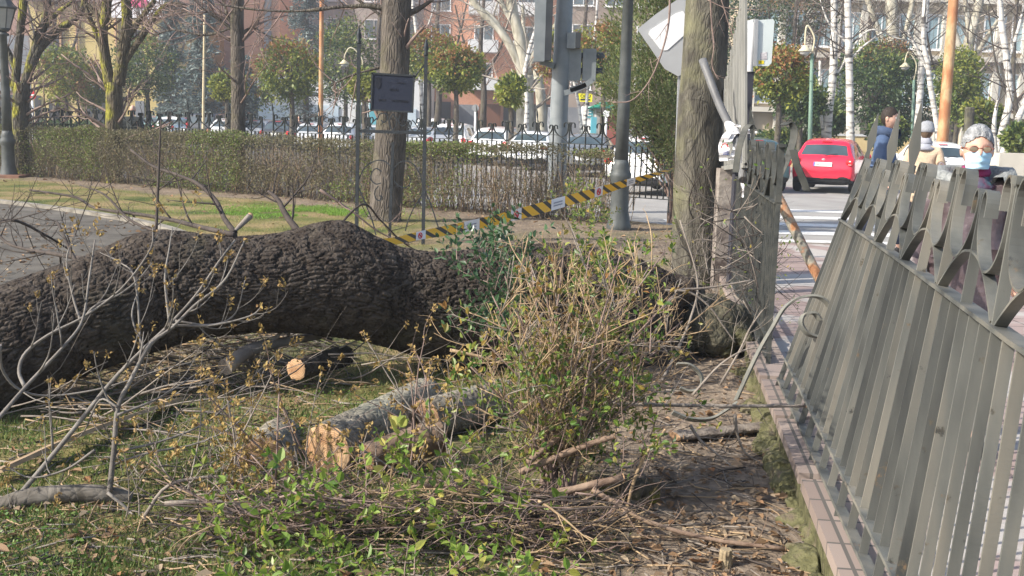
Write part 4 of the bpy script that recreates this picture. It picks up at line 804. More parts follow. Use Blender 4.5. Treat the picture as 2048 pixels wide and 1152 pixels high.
for (pts, wdt) in [([(1462, 262), (1450, 275), (1445, 300), (1448, 322)], .07), ([(1466, 268), (1450, 290), (1452, 312)], .075), ([(1474, 285), (1470, 305), (1462, 320)], .06), ([(1488, 282), (1486, 330), (1485, 370), (1488, 395)], .03), ([(1470, 250), (1490, 256), (1495, 268)], .05)]:
    m = MB(); P = pxpath(pts, 9.65, 9.6, 16); P = P+np.c_[0*P[:, 0], .02*np.sin(np.arange(16)), 0*P[:, 0]]; m.strip(P, norm([1, -.25, .1]), wdt, .0025); s_ = m.build('loose_end', M_tape, tw, root=tw)
    if wdt > .07:
        m = MB(); q = P[9]+[0, -.012, 0]; th = np.linspace(0, 5.2, 16); m.strip(q+np.c_[np.cos(th)*.028, 0*th, np.sin(th)*.028], [0, 1, 0], .004, .009); q = P[13]+[0, -.012, 0]; m.build('red_print', M_tred, s_, root=tw)
        m = MB()
        for z in range(3): m.box(P[12]+[0, -.016, -.012*z], (.05, .002, .005))
        m.build('blue_print', M_tblue, s_, root=tw)
rp = thing('rusty_pole', 'rusty steel pole slanting across the gap between the two railings', 'pole', gr(1650, 590, .06)); m = MB(); P = np.array([at(1548, 378, 8.9), at(1662, 605, 8.5)]); P = np.linspace(P[0], P[1], 12); m.tube(P, .040, 16)
m.build('shaft', pm('rusted_paint', [(.22, .10, .05), (.36, .17, .08), (.30, .27, .21), (.17, .165, .14), (.30, .13, .06)], 7, .8, .3, lo=.3, hi=.7), rp, root=rp)
# broken scroll ironwork lying by the wall
def scrollpts(c, r0, r1, a0, a1, d, n=40):
    th = np.linspace(R(a0), R(a1), n); r = np.linspace(r0, r1, n); return [at(c[0]+q*math.cos(a), c[1]-q*math.sin(a), d) for q, a in zip(r, th)]
M_iron_bent = pm('bent_iron_paint', [(.10, .105, .095), (.17, .17, .15), (.21, .19, .15)], 9, .6, .2)
si = thing('broken_scroll', 'large broken iron scroll curling up in front of the leaning railing', 'ironwork', gr(1480, 800)); m = MB()
P = smooth_path([at(x, y, d) for x, y, d in [(1472, 800, 5.85), (1497, 745, 5.8), (1520, 698, 5.78), (1545, 655, 5.75), (1568, 617, 5.73), (1600, 595, 5.72), (1638, 594, 5.7), (1664, 620, 5.7), (1666, 650, 5.7), (1645, 672, 5.69), (1617, 668, 5.68), (1602, 648, 5.68), (1608, 630, 5.68), (1628, 626, 5.68), (1640, 640, 5.68)]], 80)
m.strip(P, norm([.55, -.75, .35]), .030, .012); m.build('scroll', M_iron_bent, si, root=si)
m = MB(); m.strip(smooth_path([at(x, y, 5.84) for x, y in [(1472, 806), (1450, 822), (1420, 838), (1380, 838), (1345, 825)]], 30), norm([.3, -.6, .75]), .030, .012); m.build('scroll_tail', M_iron_bent, si, root=si)
s2 = thing('iron_hook', 'small curved iron scroll end lying on the sunlit leaf litter', 'ironwork', gr(1380, 790)); m = MB(); m.strip(smooth_path([at(x, y, 6.1) for x, y in [(1353, 728), (1378, 730), (1398, 745), (1404, 762), (1396, 778), (1378, 783), (1360, 776)]], 36), norm([.2, -.75, .6]), .03, .012); m.build('hook', M_iron_bent, s2, root=s2)

# ================================================================== BARRIER TAPE
M_bt, t, b, nn, ln = mk('striped_tape'); uvn = nn('ShaderNodeAttribute'); uvn.attribute_name = 'run'; wv = nn('ShaderNodeMath'); wv.operation = 'FRACT'; ln(uvn.outputs['Fac'], wv.inputs[0])
gt = nn('ShaderNodeMath'); gt.operation = 'GREATER_THAN'; gt.inputs[1].default_value = .62; ln(wv.outputs[0], gt.inputs[0]); mx = nn('ShaderNodeMixRGB'); ln(gt.outputs[0], mx.inputs[0]); mx.inputs[1].default_value = (.85, .47, .02, 1); mx.inputs[2].default_value = (.035, .03, .025, 1); ln(mx.outputs[0], b.inputs['Base Color']); b.inputs['Roughness'].default_value = .4
bt = thing('barrier_tape', 'yellow and black striped tape with white blocks strung from the lichen tree', 'tape', at(1100, 410, 10)*[1, 1, 1])
tp_ = [(745, 486, 8.3, 8), (790, 482, 8.5, 8), (840, 471, 8.8, 9), (940, 452, 9.3, 12), (1030, 430, 9.8, 12), (1115, 407, 10.3, 12), (1195, 384, 10.8, 10), (1250, 367, 11.2, 8), (1300, 352, 11.6, 5), (1345, 338, 12.0, 2)]
n = 220; Q = smooth_path([at(x, y, d) for x, y, d, _ in tp_], n); H = np.interp(np.linspace(0, 1, n), np.linspace(0, 1, len(tp_)), [h/ppm(d)*.95 for _, _, d, h in tp_])
s_ = np.concatenate([[0], np.cumsum(np.linalg.norm(np.diff(Q, axis=0), axis=1))]); tilt = .25*np.sin(s_*3.1)
K = 5; rows = np.linspace(-1, 1, K); V = np.stack([Q+np.c_[0*H, np.sin(tilt)*H*r, np.cos(tilt)*H*r] for r in rows], 1); I = (np.arange(n-1)[:, None]*K+np.arange(K-1)[None, :])
m = MB(); m.add(V, np.stack([I, I+K, I+K+1, I+1], -1).reshape(-1, 4), 0, True); o = m.build('tape', M_bt, bt, root=bt); av_ = o.data.attributes.new('run', 'FLOAT', 'POINT'); av_.data.foreach_set('value', (s_[:, None]*5.4+rows[None, :]*.42).astype(np.float32).ravel())
for k, (px0, txt) in enumerate([(840, 0), (942, 1), (1033, 0), (1116, 1), (1197, 0), (1262, 1)]):
    sx = np.interp(px0, [q[0] for q in tp_], [q[2] for q in tp_]); p = Q[np.argmin(abs(Q[:, 1]-sx))]; i = int(np.argmin(np.linalg.norm(Q-p, axis=1))); w_ = 3 if not txt else 4
    seg = slice(max(0, i-w_), min(n, i+w_+1)); off = np.array([0, -.006, .001]); Vs = V[seg]*1+off; kk_ = Vs.shape[0]; I = (np.arange(kk_-1)[:, None]*K+np.arange(K-1)[None, :]); m = MB(); m.add(Vs, np.stack([I, I+K, I+K+1, I+1], -1).reshape(-1, 4), 0, True); blk = m.build('white_block', M_tape, bt, root=bt)
    m = MB(); h = H[i]; c = V[i, 2]+[0, -.016, 0]; dx = norm(V[min(i+1, n-1), 2]-V[i, 2])
    if not txt:
        th = np.linspace(0, 6.283, 24); m.strip(c+np.outer(np.cos(th), dx)*h*.62+np.outer(np.sin(th), [0, 0, 1])*h*.62, [0, 1, 0], .003, h*.22); m.bar(c-dx*h*.4+[0, 0, h*.4], c+dx*h*.4-[0, 0, h*.4], [0, .0015, 0], [h*.1, 0, h*.1]); m.build('no_entry_mark', M_tred, blk, root=bt)
    else:
        for q in range(2): m.bar(c-dx*h*1.3+[0, 0, h*(.25-.5*q)], c+dx*h*1.3+[0, 0, h*(.25-.5*q)], [0, .0015, 0], [0, 0, h*.10])
        m.build('printed_lines', pm('print_grey', (.30, .31, .36), 5, .6), blk, root=bt)

# ================================================================== SIGN FRAME (iron, with the park's notice board)
DS = 14.6; sf = thing('park_sign', 'dark iron sign frame with spear finials and a blank looking navy board before the hedge', 'sign', gr(780, 478))
def P2(x, y): return at(x, y, DS)
for (x0, yb, x1, yt, fin) in [(713, 462, 718, 88, 0), (846, 497, 852, 112, 1)]:
    m = MB(); a, c = P2(x0, yb), P2(x1, yt); a[2] = -.05; m.bar(a, c, [.022, 0, 0], [0, .022, 0]); q = m.build('post', M_iron_dark, sf, root=sf); m = MB(); m.lathe([(.022, 0), (.03, .02), (.018, .05), (.036, .10), (.001, .24)], c, 8); m.build('finial', M_iron_dark, q, root=sf)
m = MB(); a, c = P2(779, 470), P2(786, 284); a[2] = -.03; m.bar(a, c, [.018, 0, 0], [0, .018, 0]); m.build('centre_bar', M_iron_dark, sf, root=sf)
m = MB(); m.bar(P2(714, 262), P2(850, 266), [0, .018, 0], [0, 0, .02]); m.build('cross_bar', M_iron_dark, sf, root=sf)
M_board = pm('navy_board', [(.014, .018, .034), (.019, .024, .041)], 2, .6, spec=.2)
c0, c1 = P2(744, 148), P2(826, 223); cc_ = (c0+c1)/2; wv_, hv_ = abs(c1[0]-c0[0]), abs(c0[2]-c1[2])
rot = Matrix.Rotation(.03, 3, 'Y'); m = MB(); m.box(cc_, (wv_, .03, hv_), rot); bd_ = m.build('board', M_board, sf, root=sf)
m = MB()
for (dx, dz, sx, sz) in [(0, .5, 1.04, .045), (0, -.5, 1.04, .045), (-.5, 0, .045, 1.0), (.5, 0, .045, 1.0)]:
    m.box(cc_+np.array(rot @ Vector((dx*wv_, -.004, dz*hv_))), (sx*wv_ if sx > .5 else .022, .045, sz*hv_ if sz > .5 else .022), rot)
m.build('board_frame', M_iron_dark, bd_, root=sf)
M_em = pm('faded_lettering', (.006, .008, .016), 5, .6)
m = MB(); e = cc_+np.array(rot @ Vector((-.19*wv_/.54*1., -.018, .10))); Mx = Matrix.Translation(e) @ Matrix.Rotation(math.pi/2, 4, 'X')
m.prism([(-.035, .05), (.035, .05), (.035, -.01), (.02, -.045), (0, -.06), (-.02, -.045), (-.035, -.01)], Mx, .004)
m.prism([(-.03, .058), (-.034, .09), (-.015, .075), (0, .10), (.015, .075), (.034, .09), (.03, .058)], Mx, .004); m.build('coat_of_arms', M_em, bd_, root=sf)
for (lx, lz, lw, lh) in [(.11, .13, .12, .016), (.02, .04, .12, .03), (-.13, -.10, .10, .03), (.10, -.10, .22, .03)]:
    m = MB(); nseg = int(lw/.022)
    for q in range(nseg): m.box(cc_+np.array(rot @ Vector((lx-lw/2+(q+.5)*lw/nseg, -.017, lz+random.uniform(-.002, .002)))), (lw/nseg*.7, .004, lh), rot)
    m.build('faded_lettering', M_em, bd_, root=sf)
def curl(pts, w=.022, mat=M_iron_dark, nm='scroll'): m = MB(); m.strip(smooth_path([P2(x, y) for x, y in pts], max(30, len(pts)*6)), [0, 1, 0], w, .014); m.build(nm, mat, sf, root=sf)
curl([(718, 358), (730, 335), (750, 322), (768, 322), (781, 333), (784, 345)]); curl([(784, 345), (795, 328), (812, 322), (830, 332), (843, 358), (844, 388), (828, 415), (815, 445), (811, 462)])
curl([(763, 343), (752, 337), (743, 347), (743, 360), (752, 368), (762, 366)]); curl([(816, 350), (822, 362), (812, 375), (798, 372), (788, 362)]); curl([(757, 372), (750, 382), (751, 396), (759, 401), (764, 394), (758, 391)])
curl([(716, 372), (728, 400), (744, 440), (752, 470)], .03); curl([(848, 376), (862, 410), (872, 440), (880, 465)], .03)
curl([(754, 240), (760, 228), (772, 228), (775, 238), (768, 245), (762, 240)]); curl([(786, 227), (794, 241), (786, 260), (778, 244), (786, 227)])
curl([(800, 230), (797, 242), (804, 252), (812, 246), (808, 238)]); curl([(812, 262), (820, 255), (822, 244), (814, 240), (810, 248)]); curl([(720, 262), (736, 256), (745, 245), (754, 236)]); curl([(848, 262), (838, 258), (830, 246), (824, 240)])
curl([(826, 160), (840, 140), (850, 128)], .018)
# ================================================================== HEDGE AND FAR RAILING
hx0, hx1 = at(-140, 340, 27.5)[0], h1[0]
hp = np.array([(hx0+hx1)/2, yh((hx0+hx1)/2), 0]); hg = thing('clipped_hedge', 'long straight half bare clipped hedge in brown and green before the iron railing', 'hedge', hp)
LH = (hx1-hx0)/HD[0]; HH, HT = 1.21, .85
def hpt(s, o, z): return np.array([hx0, yh(hx0), 0])+np.outer(s, HD)-np.outer(o, HN)+np.outer(z, [0, 0, 1.])   # o: depth behind the front face
m = MB(); ns = 1500
for k in range(ns):
    s = random.uniform(0, LH); o = random.uniform(.02, HT); b_ = hpt([s], [o+.15], [0])[0]
    for q in range(2): grow(m, b_+rng.normal(0, .03, 3)*[1, 1, 0], [random.gauss(0, .22), random.gauss(0, .2), 1], random.uniform(.70, 1.12), random.uniform(.004, .009), 1, 2, random.choice([0, 0, 1]), .25, .2, None, 4, 3, .5, .45)
m.build('stems', [pm('hedge_stems', [(.11, .09, .075), (.23, .195, .165)], 8, .85), M_twig_tan], hg, root=hg)
M_hedge = leafm('hedge_leaves', [(.10, .09, .05), (.15, .125, .08), (.13, .135, .06), (.21, .175, .115), (.17, .165, .075), (.28, .24, .165)], .25, .6, .2)
M_hedgeg = leafm('hedge_green_leaves', [(.09, .14, .035), (.15, .21, .05), (.24, .29, .07), (.13, .17, .05)], .3, .5, .3)
def hedgeleaves(n, fn, mat, nm, L):
    s = rng.uniform(0, LH, n); face = rng.random(n) < .62; o = np.where(face, np.abs(rng.normal(0, .10, n)), rng.uniform(0, HT, n)); z = np.where(face, rng.uniform(.02, HH, n), HH-np.abs(rng.normal(0, .10, n)))
    lump_ = (fbm(s*1.1, z*1.6, 0, 41)-.47)*.36; o = o+lump_*face; z = z+(fbm(s*1.4, o*2, 0, 42)-.47)*.30*(~face)
    k = rng.random(n) < fn(s, z); P = hpt(s[k], o[k], np.clip(z[k], .02, 2)); k = len(P)
    m = MB(); m.leaves(P, rng.normal(0, 1, (k, 3))+[0, -.2, .3], rng.uniform(.6, 1.3, k)*L, .5, 0, 0, detail=False); m.build(nm, mat, hg, root=hg)
right = lambda s: ss(.62, .9, s/LH)
hedgeleaves(105000, lambda s, z: (.40+.75*ss(.38, .6, fbm(s*1.5, z*2.2, 0, 51)))*(1-.62*right(s)*(z < 1.1))*(.35+.65*ss(.0, .5, z)), M_hedge, 'brown_leaves', .043)
hedgeleaves(62000, lambda s, z: (.95*ss(.46, .62, fbm(s*.9+5, z*1.2, 0, 53)))*(1-.75*right(s)*(z < 1.0))*(.5+.5*ss(.0, .35, z)), M_hedgeg, 'green_leaves', .046)
# iron railing behind the hedge, in panels
fo = np.array([hx0, yh(hx0), 0])-HN*1.05; LF = (at(1352, 440, 18.2)[0]-hx0)/HD[0]; np_ = int(math.ceil(LF/5.28))
labs = ['section of dark spiked iron railing nearest the left lamp post behind the hedge', 'section of dark spiked iron railing between the forked mossy tree and the straight trunk', 'section of dark spiked iron railing behind the navy sign board', 'section of dark spiked iron railing behind the right end of the hedge', 'short last section of dark spiked railing beside the lichen tree']
for i in range(np_):
    L = min(5.28, LF-i*5.28); o_ = fo+HD*5.28*i+[0, 0, .26]; t_ = thing('spiked_railing', labs[min(i, 4)], 'railing', o_, 'iron railing panels behind the hedge')
    railing(t_, Frame(o_, HD, [0, 0, 1.]), L-.03, M_iron_green, per=.66, spears=lambda i: i % 2 == 0, lower=False)

# ================================================================== TREES NEAR THE HEDGE
def barktube(m, P, r, n=20, amp=.03, seed=0, mat=0):
    a = len(m.v); m.tube(P, r, n, mat=mat); V = m.v[a]; k = len(P); c = np.repeat(np.asarray(P), n, 0); d = V-c; d /= np.linalg.norm(d, axis=1)[:, None]+1e-9
    V += d*((fbm(V[:, 0]*6, V[:, 1]*6, V[:, 2]*1.5, seed)-.47)*2*amp)[:, None]
def tree(label, limbs, d, mat, twmat, ntw=10, L=1.2, lev=2, grp=None, name='bare_tree', up=.35, tw=.5, nb=3, bend=None, amp=.02, rough=24):
    """limbs: list of (pixel path, radius px at start, radius px at end); the first is the trunk"""
    base = at(limbs[0][0][0][0], limbs[0][0][0][1], d); base[2] = 0
    t_ = thing(name, label, 'tree', base, grp); mT = MB(); ends = []
    for i, (pts, ra, rb) in enumerate(limbs):
        P = smooth_path([at(x, y, d+(dd[0] if dd else 0)) for x, y, *dd in pts], max(14, 6*len(pts)))
        if i == 0: P[0][2] = min(P[0][2], -.12)
        m = MB(); r = np.linspace(ra, rb, len(P))/ppm(d)
        if i == 0: r[:3] *= [1.35, 1.15, 1.04]
        barktube(m, P, r, rough if i == 0 else 14, amp, i); o = m.build('trunk' if i == 0 else 'limb', mat, t_, root=t_); ends.append((P, r))
    m = MB()
    for P, r in ends:
        k = int(ntw*(1 if len(P) else 1))
        for q in range(k):
            t = random.uniform(.35, 1); i = min(int(t*(len(P)-1)), len(P)-2); dd = norm(P[i+1]-P[i]); s = norm(np.cross(dd, rng.normal(size=3))*[1, .6, 1])
            grow(m, P[i], dd*.6+s, L*random.uniform(.5, 1.2), max(.012, r[i]*.22), lev, nb, 0, .35, up*.5, None, 6, 4, .8, .6, taper=.3)
    if ntw: m.build('crown', twmat, t_, root=t_)
    return t_
def limb(*pts, r): return (list(pts), r[0], r[1])
tree('thick grey ridged trunk standing behind the sign frame in front of the hedge', [limb((768, 452), (772, 400), (778, 320), (785, 220), (790, 120), (792, 40), (800, -80), (805, -200), r=(33, 26)),
     limb((782, 20), (740, 12), (680, 14), (600, 22), (520, 20), (430, 8), r=(5, 1.5)), limb((785, 60), (760, 30), (700, -10), r=(4, 2)), limb((812, 30), (850, 10), (900, -30), r=(6, 2)), limb((770, 132), (740, 140), (700, 152), (660, 172), r=(3, 1))], 17.8, M_bark_grey, M_twig_red, 7, .9)
tree('straight slender dark trunk rising behind the middle of the hedge', [limb((479, 430), (477, 330), (476, 220), (475, 120), (474, 40), (478, -80), (480, -220), r=(15, 12)), limb((468, 62), (440, 40), (400, 15), r=(4, 1.5)), limb((482, 70), (505, 55), (530, 68), r=(3, 1)), limb((470, 60), (455, 30), (440, -20), r=(4, 2)), limb((468, 55), (410, 70), (345, 60), (300, 75), r=(2.5, 1))], 24, M_bark_grey, M_twig_red, 16, 1.4)
tree('forked mossy tree with yellow green lichen behind the left part of the hedge', [limb((228, 430), (226, 330), (228, 240), (228, 165), r=(18, 15)), limb((222, 180), (211, 120), (206, 60), (214, 10), (216, -90), r=(11, 8)), limb((236, 170), (246, 110), (254, 50), (252, -10), (255, -100), r=(12, 9)),
     limb((250, 122), (272, 90), (300, 50), (325, 15), (345, 8), (372, 12), r=(7, 4)), limb((258, 72), (280, 40), (310, 0), r=(6, 4)), limb((206, 105), (190, 60), (172, 15), (160, -20), r=(5, 3)), limb((207, 50), (190, 25), (165, 0), r=(5, 3))], 25.5, M_bark_moss, M_twig_red, 15, 1.4)
tree('dark many limbed mossy tree beside the lamp post at the left edge', [limb((40, 360), (40, 280), (42, 210), (44, 165), r=(17, 15)), limb((30, 175), (36, 110), (42, 50), (48, -10), (50, -90), r=(8, 7)), limb((50, 170), (66, 110), (85, 60), (96, 0), (105, -60), r=(9, 6)), limb((52, 160), (75, 105), (110, 65), (140, 45), (163, 22), (175, -20), r=(9, 5)),
     limb((62, 118), (70, 70), (75, 62), r=(3, 2)), limb((80, 70), (110, 30), (150, 0), r=(5, 3)), limb((36, 150), (15, 100), (-10, 60), (-40, 30), r=(6, 4)), limb((34, 190), (10, 150), (-30, 130), r=(5, 3))], 27, barkm('bark_dark_moss', (.05, .045, .04), (.11, .10, .08), moss=(.32, .31, .03), mossside=(-.9, 0, .1), mr=(.50, .66), scale=16, st=(1, 1, .2)), M_twig_red, 14, 1.4)
tree('big leaning lichen grey tree trunk beside the railing with yellow moss on its left side', [limb((1392, 600), (1393, 540), (1392, 450), (1396, 340), (1402, 220), (1409, 120), (1413, 40), (1418, -60), (1425, -220), r=(50, 40))], 11.6, M_bark_big, M_twig_red, 0, amp=.018, rough=40)
for lab, pts, r in [('reddish twig hanging down the front of the lichen trunk', [(1420, -20), (1423, 40), (1428, 90), (1424, 130), (1436, 160)], .008), ('bent twig beside the lichen trunk above the bent pole', [(1440, -10), (1452, 30), (1465, 70), (1470, 62), (1462, 50)], .006),
     ('long thin shoot curving down from the top across the grey diamond sign', [(1340, -30), (1338, 40), (1325, 100), (1300, 160), (1265, 200), (1225, 205)], .012), ('thin grey twig crossing from the lichen trunk to the bus stop sign', [(1415, 0), (1450, 15), (1490, 18), (1510, 20)], .006)]:
    P = pxpath(pts, 11.1); t_ = thing('hanging_twig', lab, 'twig', P[0]); m = MB(); m.tube(P, np.linspace(r, r*.5, len(P)), 6); shoots(m, P, r, 5, .35, [], up=-.2); m.build('stem', M_twig_red, t_, root=t_)
# juniper
M_jun = leafm('juniper_scales', [(.07, .11, .04), (.12, .17, .06), (.19, .24, .09), (.25, .25, .12), (.14, .19, .07), (.26, .20, .12)], .2, .7, .15)
jb = at(1348, 400, 18.9); jb[2] = 0; ju = thing('juniper', 'feathery grey green juniper behind the grey lamp post and the lichen tree', 'tree', jb); m = MB(); mL = MB(); fol = []
for k in range(26):
    e = at(random.uniform(1222, 1370), random.uniform(-120, 280), 18.9+random.uniform(-.9, .9))
    if e[2] < 1.1 and abs(e[0]-jb[0]) > .6 : e[2] += .2
    P = smooth_path([jb+rng.normal(0, .06, 3)*[1, 1, 0], jb*.6+e*.4+[0, 0, -.02]+np.array([(jb[0]-e[0])*.25, 0, 0]), e], 14); m.tube(P, np.linspace(.035, .006, 14), 6)
    for i in range(5, 14):
        for q in range(2): fol.append((P[i]+rng.normal(0, .12, 3), norm(P[i]-jb*[1, 1, 0]-[0, 0, 1.2])))
for k in range(150):
    q = at(random.uniform(1228, 1362), random.uniform(-150, 270), 18.9+random.uniform(-1.0, .6)); fol.append((q, norm((q-jb)*[1, 1.6, .25]+[0, -.3, .5])))
for q, ax in fol:
    if q[2] < 1.5-.45*(q[0]-jb[0] > -.4): continue
    L_ = random.uniform(.25, .5); ax = norm(ax+rng.normal(0, .25, 3)+[0, 0, .35]); k = 125; t = rng.random(k); wd = .13*np.sin(np.pi*(.15+.8*t))+.01; off = rng.normal(0, 1, (k, 3))*wd[:, None]*.75
    mL.leaves(q+np.outer(t*L_, ax)+off, ax*1.2+off*5+rng.normal(0, .35, (k, 3)), rng.uniform(.035, .085, k), .30, 0, 0, detail=False)
m.build('stems', M_twig_red, ju, root=ju); mL.build('foliage', M_jun, ju, root=ju)

# ================================================================== LAMP POSTS, SIGNALS, SIGNS
def lamppost(label, px, py, d, rpx, hm):
    b_ = gr(px, py) if d is None else np.array([at(px, py, d)[0], d, 0]); d = b_[1]; t_ = thing('lamp_post', label, 'lamp post', b_); r = rpx/ppm(d)
    m = MB(); nf = 24; prof = [(r*1.9, -.1), (r*1.9, .06), (r*1.75, .10), (r*1.6, .20), (r*1.42, .28), (r*1.32, .72), (r*1.45, .77), (r*1.62, .83), (r*1.62, .88), (r*1.3, .93), (r*1.4, .97), (r*1.15, 1.04), (r*1.05, 1.1)]
    m.lathe(prof, b_, nf); V = m.v[0]; a = np.arctan2(V[:, 1]-b_[1], V[:, 0]-b_[0]); fl = (V[:, 2] > .29) & (V[:, 2] < .76); V[fl, :2] = b_[:2]+(V[fl, :2]-b_[:2])*(1-.06*(np.arange(len(V))[fl] % 2))[:, None]
    m.build('base', M_postgrey, t_, root=t_)
    m = MB(); m.lathe([(r*1.05, 1.1), (r*.92, 2.0), (r*.72, hm-.12), (r*1.2, hm-.10), (r*1.2, hm-.06), (r*.7, hm-.03), (r*.7, hm)], b_, 16); m.build('shaft', M_postgrey, t_, root=t_)
    L = thing_child('lantern', t_); s = r/.085
    m = MB(); m.lathe([(.09*s, hm), (.13*s, hm+.06), (.23*s, hm+.50), (.24*s, hm+.5)], b_, 8, smooth=False); g = m.build('lantern_glass', M_lglass, t_, root=t_)
    m = MB()
    for k in range(8): a = 2*math.pi*k/8; m.bar(b_+[math.cos(a)*.13*s, math.sin(a)*.13*s, hm+.06], b_+[math.cos(a)*.235*s, math.sin(a)*.235*s, hm+.5], [.009, 0, 0], [0, .009, 0])
    m.lathe([(.25*s, hm+.5), (.27*s, hm+.54), (.16*s, hm+.72), (.05*s, hm+.78), (.03*s, hm+.86), (.001, hm+.9)], b_, 8, smooth=False); m.lathe([(.10*s, hm-.01), (.14*s, hm+.06), (.12*s, hm+.07)], b_, 8); m.build('lantern_frame', M_postgrey, g, root=t_)
    return t_
def thing_child(n, p): return None
M_postgrey = pm('post_grey_paint', [(.045, .052, .051), (.085, .093, .092)], 6, .55, .15, 40, spec=.4)
M_lglass = pm('lantern_glass', [(.30, .30, .29), (.45, .45, .43)], 3, .15, spec=.6)
lamppost('grey cast iron lamp post with lantern at the left edge of the lawn', 18, 354, None, 9, 3.42)
lamppost('tall grey lamp post with fluted base at the right end of the hedge', 1237, 458, None, 13, 4.6)
m = MB(); a = gr(18, 354); m.box(a+[0, 0, .02], (.85, .85, .09)); o = m.build('lamp_plinth', pm('rust_plinth', [(.14, .07, .045), (.24, .13, .09)], 6, .9), loc=a); tag(o, 'reddish square slab under the left lamp post', 'plinth')
# traffic signals
dS = 21.5; sp_ = at(1118, 300, dS); sp_[2] = -.1; ts_ = thing('traffic_signal', 'tall grey traffic signal column with several signal heads behind the hedge', 'traffic light', sp_)
M_sig = pm('signal_grey', [(.17, .19, .20), (.24, .26, .27)], 4, .5, spec=.4); M_sigd = pm('signal_dark', [(.03, .034, .04), (.05, .055, .06)], 4, .5)
m = MB(); P = np.array([at(1116, 300, dS)*[1, 1, 0]-[0, 0, .1], at(1119, 200, dS), at(1127, 60, dS), at(1133, -80, dS)]); m.tube(smooth_path(P, 20), np.linspace(.185, .15, 20), 20); m.build('column', M_sig, ts_, root=ts_)
def head(x0, y0, x1, y1, mats, dp=.28, door=None, dd=-.3):
    d = dS+dd; a, c = at(x0, y0, d), at(x1, y1, d); ce = (a+c)/2; W, H = abs(c[0]-a[0]), abs(a[2]-c[2]); m = MB(); w2 = W*.62 if door else W
    m.box((ce[0]-(W-w2)/2, ce[1], ce[2]), (w2, dp, H)); h = m.build('signal_head', mats, ts_, root=ts_)
    if door: m = MB(); m.box((ce[0]+w2/2-.0, ce[1]-.01, ce[2]+.01), (W-w2, dp*.9, H*.98)); m.build('signal_hood', M_sigd, h, root=ts_)
    return h, ce, W, H
head(1072, -60, 1102, 124, M_sig, door=1); head(1110, 30, 1126, 124, M_sig, dd=.25)
head(1134, 66, 1160, 98, M_sig, door=1, dd=-.1)
for x0, y0, x1, y1 in [(1135, 98, 1160, 162), (1166, 98, 1190, 162)]:
    h, ce, W, H = head(x0, y0, x1, y1, M_sig, dd=.05)
    for z in (-.24, .24):
        m = MB(); th = np.linspace(0, math.pi, 12); r_ = .11; V = np.array([[ce[0]+W/2+q, ce[1]+.14+r_*math.cos(a)-.12, ce[2]+z*H+r_*math.sin(a)*.9] for q in (0, .17) for a in th]); I = np.arange(11); m.add(V, np.stack([I, I+1, I+13, I+12], -1)); m.add(V+[0, 0, -.008], np.stack([I, I+12, I+13, I+1], -1))
        m.ell((ce[0]+W/2+.01, ce[1]+.02, ce[2]+z*H), (.015, .10, .10)); m.build('lens_hood', M_sigd, h, root=ts_)
for pts in ([(1140, 180), (1165, 172), (1185, 160)], [(1128, 186), (1150, 180), (1172, 170)], [(1108, 132), (1090, 126), (1080, 124)]):
    m = MB(); P = pxpath(pts, dS-.1, dS-.1, 8); m.strip(P, [0, 1, 0], .12, .10); m.build('bracket', M_sig, ts_, root=ts_)
# no entry sign
def sign_disc(label, px, py, r, d, front, bar=None, polec=M_white, back=False, cat='road sign', name='road_sign', grp=None):
    c = at(px, py, d); t_ = thing(name, label, cat, (c[0], c[1], -.1), grp); R_ = r/ppm(d); m = MB(); m.tube([(c[0], c[1]+.05, -.1), (c[0], c[1]+.05, c[2]+R_*.3)], .045, 8); m.build('pole', polec, t_, root=t_)
    m = MB(); m.lathe([(R_, -.01), (R_, .01)], c, 28, M=Matrix.Rotation(math.pi/2, 3, 'X')); q = m.build('disc', front, t_, root=t_)
    if bar: m = MB(); m.box(c-[0, .014, 0], (R_*1.35, .008, R_*.36)); m.build('white_bar', M_white, q, root=t_)
    return t_
sign_disc('round red no entry sign with white bar beside the dark tree at the far left', 63, 190, 9, 40, M_red, bar=1)
sign_disc('small grey round sign back on a pole left of the pale plane tree', 951, 216, 7, 46, M_grey); sign_disc('oval white sign on a pole beside the green kiosk', 1213, 227, 7, 40, M_white)
# grey diamond shaped panel with white sheet, behind the lichen tree
d = 12.6; kt = thing('tilted_sign_panel', 'grey diamond shaped sign panel with white face tilted behind the lichen tree', 'sign', at(1350, 150, d)); m = MB()
def polypx(m, pts, d, th): 
    V = np.array([at(x, y, d) for x, y in pts]); k = len(V); V2 = V+[0, th, 0]; i = np.arange(k); j = (i+1) % k; b0 = m.n
    m.add(np.vstack([V, V2]), np.stack([i, i+k, j+k, j], -1)); m.f.append((i[None, :]+b0, 0, False)); m.f.append((i[::-1][None, :]+k+b0, 0, False))
polypx(m, [(1275, 58), (1312, 28), (1350, 2), (1390, -20), (1440, 80), (1400, 120), (1357, 153), (1330, 138)], d, .03); pn = m.build('panel', pm('panel_grey', [(.33, .34, .35), (.42, .43, .44)], 3, .6), kt, root=kt)
m = MB(); polypx(m, [(1297, 68), (1300, 60), (1352, 26), (1366, 22), (1378, 40), (1380, 60), (1335, 100), (1328, 101), (1320, 98)], d-.008, .006); m.build('white_sheet', pm('sheet_white', [(.74, .75, .77), (.8, .8, .8)], 3, .5), pn, root=kt)
m = MB(); m.bar(at(1368, 150, d+.06)*[1, 1, 0], at(1368, -60, d+.06), [.03, 0, 0], [0, .02, 0]); m.build('pole', M_grey, kt, root=kt)
